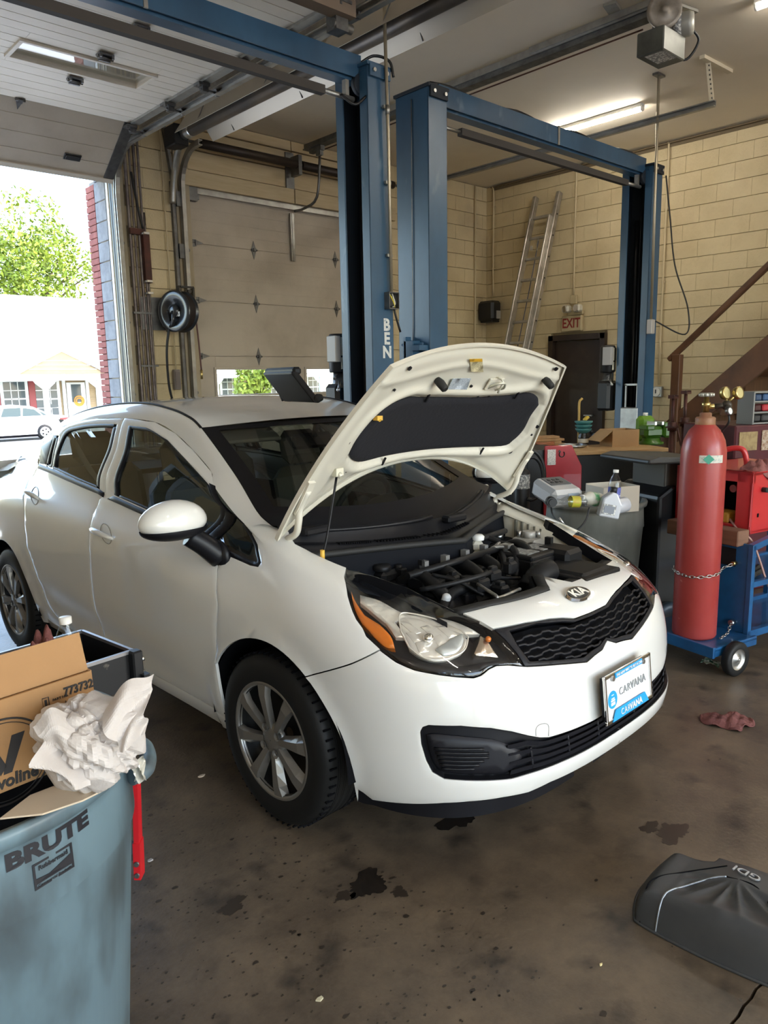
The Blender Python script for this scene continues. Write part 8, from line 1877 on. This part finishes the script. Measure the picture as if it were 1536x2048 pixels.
obj('grip_bar', G().bar(q0+tv*(tvl-.01)+ub*.0+Z*.004, q0+tv*(tvl-.01)+ub*lt0*1.15+Z*.004, .04, .035, bev=.01), M_tab, tt); obj('stand_leg', G().bar(q0+tv*tvl*.62, np.array((*(q0+tv*tvl*.62-tn*.04)[:2], 1.474)), .012, .012), M_tab, tt); obj('bumper_corner', G().box(q0+tv*.01+ub*.02+Z*.004, (.05, .03, .04), rot=Rtb, bev=.008), M_rubber, tt); obj('bumper_corner', G().box(q0+tv*.01+ub*(lt0*1.1)+Z*.004, (.05, .03, .04), rot=Rtb, bev=.008), M_rubber, tt)
# ================================================================== outside
M_drive = mat('driveway', (.42, .42, .40), .85, col2=(.36, .36, .34), scale=1.5)
M_asph = mat('asphalt', (.24, .24, .24), .9, col2=(.20, .20, .2), scale=2)
M_grass = mat('grass', (.18, .24, .07), .9, col2=(.12, .18, .05), scale=3)
g = G(); g.prism([(8.25, -.01), (26, -.70), (26, -.9), (8.25, -.25)], (-30, 0, 0), Y, Z, 70.); gd = obj('ground', g, M_drive); gd['kind'] = st
gd = obj('street', G().box((5, 31.5, -.75), (90, 11, .1)), M_asph); gd['kind'] = st
gd = obj('pavement', G().box((5, 47, -.66), (90, 20, .12)), M_grass); gd['kind'] = st
gd = obj('kerb', G().box((5, 37.0, -.66), (90, .3, .18)), M_drive); gd['kind'] = st
gd = obj('yard', G().box((5, -39, -.12), (120, 65, .1)), M_drive); gd['kind'] = st
M_side = mat('siding_tan', (.27, .195, .105), .6, col2=(.23, .165, .09), scale=2); M_trimw = mat('house_white', (.60, .60, .58), .5); M_shut = mat('shutter_red', (.20, .03, .03), .5); M_roof = mat('roof_pale', (.70, .70, .69), .8, col2=(.62, .62, .61), scale=3); M_wing = mat('window_dark', (.06, .075, .08), .15)
def house(xa, xb, yf, zb, lab, wins, doorx=None, gable=None, dormer=None, chim=None, zr=6.4):
    h = thing('house', lab, 'house', ((xa+xb)/2, yf, zb)); zp = 2.15
    obj('wall', G().box(((xa+xb)/2, yf+3.6, (zb+zp)/2), (xb-xa, 7.2, zp-zb)), M_side, h)
    n = 22
    for i in range(n): z = zb+.25+(zp-zb-.25)*i/n; obj('siding_board', G().box(((xa+xb)/2, yf-.012, z+.055), (xb-xa, .035, (zp-zb)/n*.92), rot=np.array([[1, 0, 0], [0, cos(.12), -sin(.12)], [0, sin(.12), cos(.12)]])), M_side, h)
    obj('roof', G().prism([(yf-2.0, zp-.12), (yf-2.0, zp+.12), (yf+4.0, zr), (yf+10, zp+.1), (yf+10, zp-.1), (yf+4., zr-.3)], (xa-.4, 0, 0), Y, Z, xb-xa+.8), M_roof, h)
    obj('porch_beam', G().box(((xa+xb)/2, yf-1.8, zp-.24), (xb-xa, .16, .26)), M_trimw, h); obj('porch_floor', G().box(((xa+xb)/2, yf-1.0, zb+.12), (xb-xa, 2.0, .24)), M_trimw, h)
    for x in np.arange(xa+.25, xb, 2.62):
        c = obj('porch_column', G().box((x, yf-1.8, (zb+zp)/2), (.20, .20, zp-zb)), M_trimw, h); obj('scroll_bracket', G().prism([(-.55, 0), (.55, 0), (.45, -.14), (.12, -.42), (-.12, -.42), (-.45, -.14)], (x, yf-1.72, zp-.36), X, Z, .06), M_trimw, c)
    for (x, w_, z0, z1, sh) in wins:
        f_ = obj('window', G().box((x, yf-.06, (z0+z1)/2), (w_+.3, .08, z1-z0+.3)), M_trimw, h); obj('pane', G().box((x, yf-.105, (z0+z1)/2), (w_, .02, z1-z0)), M_wing, f_); g = G().box((x, yf-.12, (z0+z1)/2), (w_, .02, .07))
        for k in (1, 2): g.box((x-w_/2+w_*k/3, yf-.12, (z0+z1)/2), (.035, .02, z1-z0))
        for k in (1, 3): g.box((x, yf-.12, z0+(z1-z0)*k/4), (w_, .02, .035))
        obj('muntin', g, M_trimw, f_)
        if sh:
            for s in (-1, 1): obj('shutter', G().box((x+s*(w_/2+.45), yf-.08, (z0+z1)/2), (.55, .05, z1-z0+.1)), M_shut, h)
    if doorx: 
        d_ = obj('front_door', G().box((doorx, yf-.08, zb+1.25), (.95, .06, 2.1)), M_trimw, h); obj('door_frame', G().box((doorx-.6, yf-.06, zb+1.3), (.16, .1, 2.5)).box((doorx+.6, yf-.06, zb+1.3), (.16, .1, 2.5)).box((doorx, yf-.06, zb+2.5), (1.3, .1, .16)), M_trimw, d_); obj('door_glass', G().box((doorx, yf-.12, zb+1.75), (.5, .02, .9)), M_wing, d_); obj('wreath', G().lathe([(.12, 0), (.2, .04), (.28, 0)], (doorx+.1, yf-.16, zb+1.35), 'y', 18), mat('wreath_orange', (.65, .22, .03), .7), d_); obj('letter_box', G().box((doorx-1.25, yf-.10, zb+1.15), (.42, .10, .18)), M_wing, d_)
    if gable:
        gx, gw = gable; obj('porch_gable', G().prism([(-gw, 0), (gw, 0), (0, gw*.50)], (gx, yf-2.05, zp-.05), X, Z, .10), M_side, h); 
        for s in (-1, 1): obj('gable_board', G().bar((gx+s*(gw+.1), yf-2.15, zp-.06), (gx, yf-2.15, zp+gw*.50+.05), .08, .16, up=Y), M_trimw, h)
        for k in range(3): obj('siding_board', G().box((gx, yf-2.16, zp+.16+.2*k), (gw*2*(1-.16/(gw*.5)*(k+1))*.9, .02, .03)), M_trimw, h)
    if dormer:
        dx_, dw = dormer; obj('dormer', G().prism([(-dw, 0), (dw, 0), (dw, 1.5), (0, 2.1), (-dw, 1.5)], (dx_, yf+1.2, 2.9), X, Z, -3.0), M_trimw, h); wdw = obj('dormer_window', G().box((dx_, yf+1.14, 3.75), (.95, .06, .95)), M_wing, h); obj('muntin', G().box((dx_, yf+1.10, 3.75), (.04, .03, .95)).box((dx_, yf+1.10, 3.75), (.95, .03, .04)), M_trimw, wdw)
        for s in (-1, 1): obj('shutter', G().box((dx_+s*.85, yf+1.13, 3.75), (.40, .05, .98)), M_shut, h)
    if chim: obj('chimney', G().box((chim, yf+5, zr+.1), (.8, .8, 1.6)).box((chim, yf+5, zr+.9), (.95, .95, .14)), M_trimw, h)
YH = 40.
hx_ = lambda px, py=770: at(px, py, 1, YH-.1)[0]
house(hx_(-60), hx_(250), YH, -.62, 'pale house with a porch and red shutters across the street', [(hx_(28, 775), 1.0, .1, 1.75, True), (hx_(92, 775), 1.05, .0, 1.75, False), (hx_(214, 775), .9, .1, 1.7, False)], hx_(152, 780), (hx_(97, 740), 2.1), (at(14, 690, 1, YH+1.2)[0], .9), at(193, 560, 1, YH+5)[0], 6.35)
YH2 = 42.; hx2 = lambda px: at(px, 770, 1, YH2)[0]
house(hx2(395), hx2(640), YH2, -.62, 'tan house seen through the windows of the closed overhead door', [(hx2(458), 1.1, .2, 2.0, False), (hx2(545), 1.1, .2, 2.0, False), (hx2(628), 1.1, .2, 2.0, False)], None, None, None, None, 6.6)
M_leaf = mat('leaf_yellowgreen', (.235, .285, .022), .6, col2=(.13, .19, .018), scale=.6, lo=.35, hi=.65); M_bark = mat('bark', (.12, .085, .06), .9)
def tree(c, R, H, lab, n, seed, lobes=14):
    t_ = thing('tree', lab, 'tree', tuple(c)); c = np.array(c, float); rn = np.random.RandomState(seed); g = G()
    g.tube([c, c+(0.1, 0, H*.3), c+(-.1, .1, H*.6), c+(.1, 0, H*.85)], [.35, .28, .18, .06], 10, 4)
    for k in range(7): a = rn.uniform(0, 6.28); p = c+(0, 0, H*(.3+.07*k)); q = p+np.array((cos(a)*R*.6, sin(a)*R*.6, H*.18)); g.tube([p, (p+q)/2+(0, 0, .2), q], [.10, .07, .03], 8, 3)
    obj('trunk', g, M_bark, t_); V = []; F = []
    L = [(c+np.array((rn.normal()*R*.42, rn.normal()*R*.42, H*(.62+.20*rn.normal())))) for _ in range(lobes)]; Rl = [R*rn.uniform(.28, .48) for _ in range(lobes)]
    for i in range(n):
        k = rn.randint(lobes); d = rn.normal(size=3); d /= np.linalg.norm(d); p = L[k]+d*Rl[k]*rn.uniform(.55, 1.05); s = rn.uniform(.10, .22); a = rn.normal(size=3); a /= np.linalg.norm(a); b = np.cross(a, rn.normal(size=3)); b /= np.linalg.norm(b); j = len(V); V += [p-a*s, p+b*s*.45, p+a*s, p-b*s*.45]; F.append((j, j+1, j+2, j+3))
    obj('foliage', G().add(V, F), M_leaf, t_, kind='stuff')
tp = at(95, 565, 1, 54.); tree((tp[0], 54, -.6), 4.6, at(100, 412, 1, 54.)[2]*.93, 'tall yellow green tree behind the pale house', 15000, 3, 22)
tp3 = at(515, 770, 1, 33.); tree((tp3[0], 33., -.7), 1.2, 3.4, 'small leafy tree outside the windows of the closed door', 2200, 12)
# parked white car across the street
YS = 34.2; zs = -.70; xr_ = at(135, 850, 1, YS-.9)[0]
M_cw = mat('car_white_out', (.62, .62, .62), .3, coat=.6); pk = thing('car', 'white sedan parked across the street outside the open door', 'car', (xr_-2.3, YS, zs))
side = [(0, .55), (.05, .80), (.10, .98), (.55, 1.04), (1.25, 1.40), (1.9, 1.48), (2.6, 1.45), (3.5, 1.02), (4.3, .86), (4.55, .62), (4.58, .35), (4.3, .25), (.3, .25), (.05, .35)]
g = G(); nS = 9
for j in range(nS):
    f_ = -1+2*j/(nS-1); 
    for (x, z) in side: w_ = .88*(1-.20*max(0, (z-.95)/.55)); g.v.append((xr_-x-.12*(abs(f_) ** 3)*(1 if x < 1 else 0)*-0, YS+w_*f_, zs+z-(.05*abs(f_)**4 if z > 1.0 else 0)))
m_ = len(side)
for j in range(nS-1):
    for i in range(m_): g.f.append((j*m_+i, j*m_+(i+1) % m_, (j+1)*m_+(i+1) % m_, (j+1)*m_+i)); g.sm.append(True)
g.f.append(tuple(range(m_))); g.sm.append(False); g.f.append(tuple(range((nS-1)*m_, nS*m_))[::-1]); g.sm.append(False)
obj('body', g, M_cw, pk)
yw = YS-.88*.86; dvx = np.array((0, .10, .55)); 
for poly in ([(1.02, 1.02), (1.30, 1.28), (1.75, 1.36), (1.78, 1.02)], [(1.86, 1.02), (1.84, 1.37), (2.5, 1.36), (2.62, 1.02)], [(.80, 1.03), (1.18, 1.25), (.96, 1.02)], [(2.7, 1.02), (2.6, 1.34), (3.25, 1.02)]):
    obj('side_window', G().prism([(-x, z) for x, z in poly], (xr_, YS-.893+.02, zs), X, np.array((0, .0, 1.)), .012), mat('car_window_out', (.06, .085, .085), .1), pk)
obj('tail_lamp', G().box((xr_-.10, YS-.85, zs+.84), (.36, .10, .10), bev=.02), mat('tail_red', (.45, .03, .03), .3), pk)
for x in (.95, 3.62):
    w_ = obj('wheel', G().lathe([(.20, -.10), (.30, -.10), (.32, -.06), (.32, .06), (.30, .10)], (xr_-x, YS-.80, zs+.32), 'y', 28), M_tire, pk); g = G().lathe([(.21, .0), (.20, .02), (.05, .03), (0, .03)], (xr_-x, YS-.90, zs+.32), (0, -1, 0), 24); obj('wheel_cover', g, mat('wheel_pale', (.62, .62, .62), .3, .3), w_)
    for k in range(5): a = 2*pi*k/5; obj('wheel_slot', G().cyl((xr_-x+.12*cos(a), YS-.925, zs+.32+.12*sin(a)), (xr_-x+.12*cos(a), YS-.935, zs+.32+.12*sin(a)), .035, 10), M_dark, w_)
obj('sill', G().box((xr_-2.3, YS-.80, zs+.20), (2.2, .1, .10)), M_dark, pk)
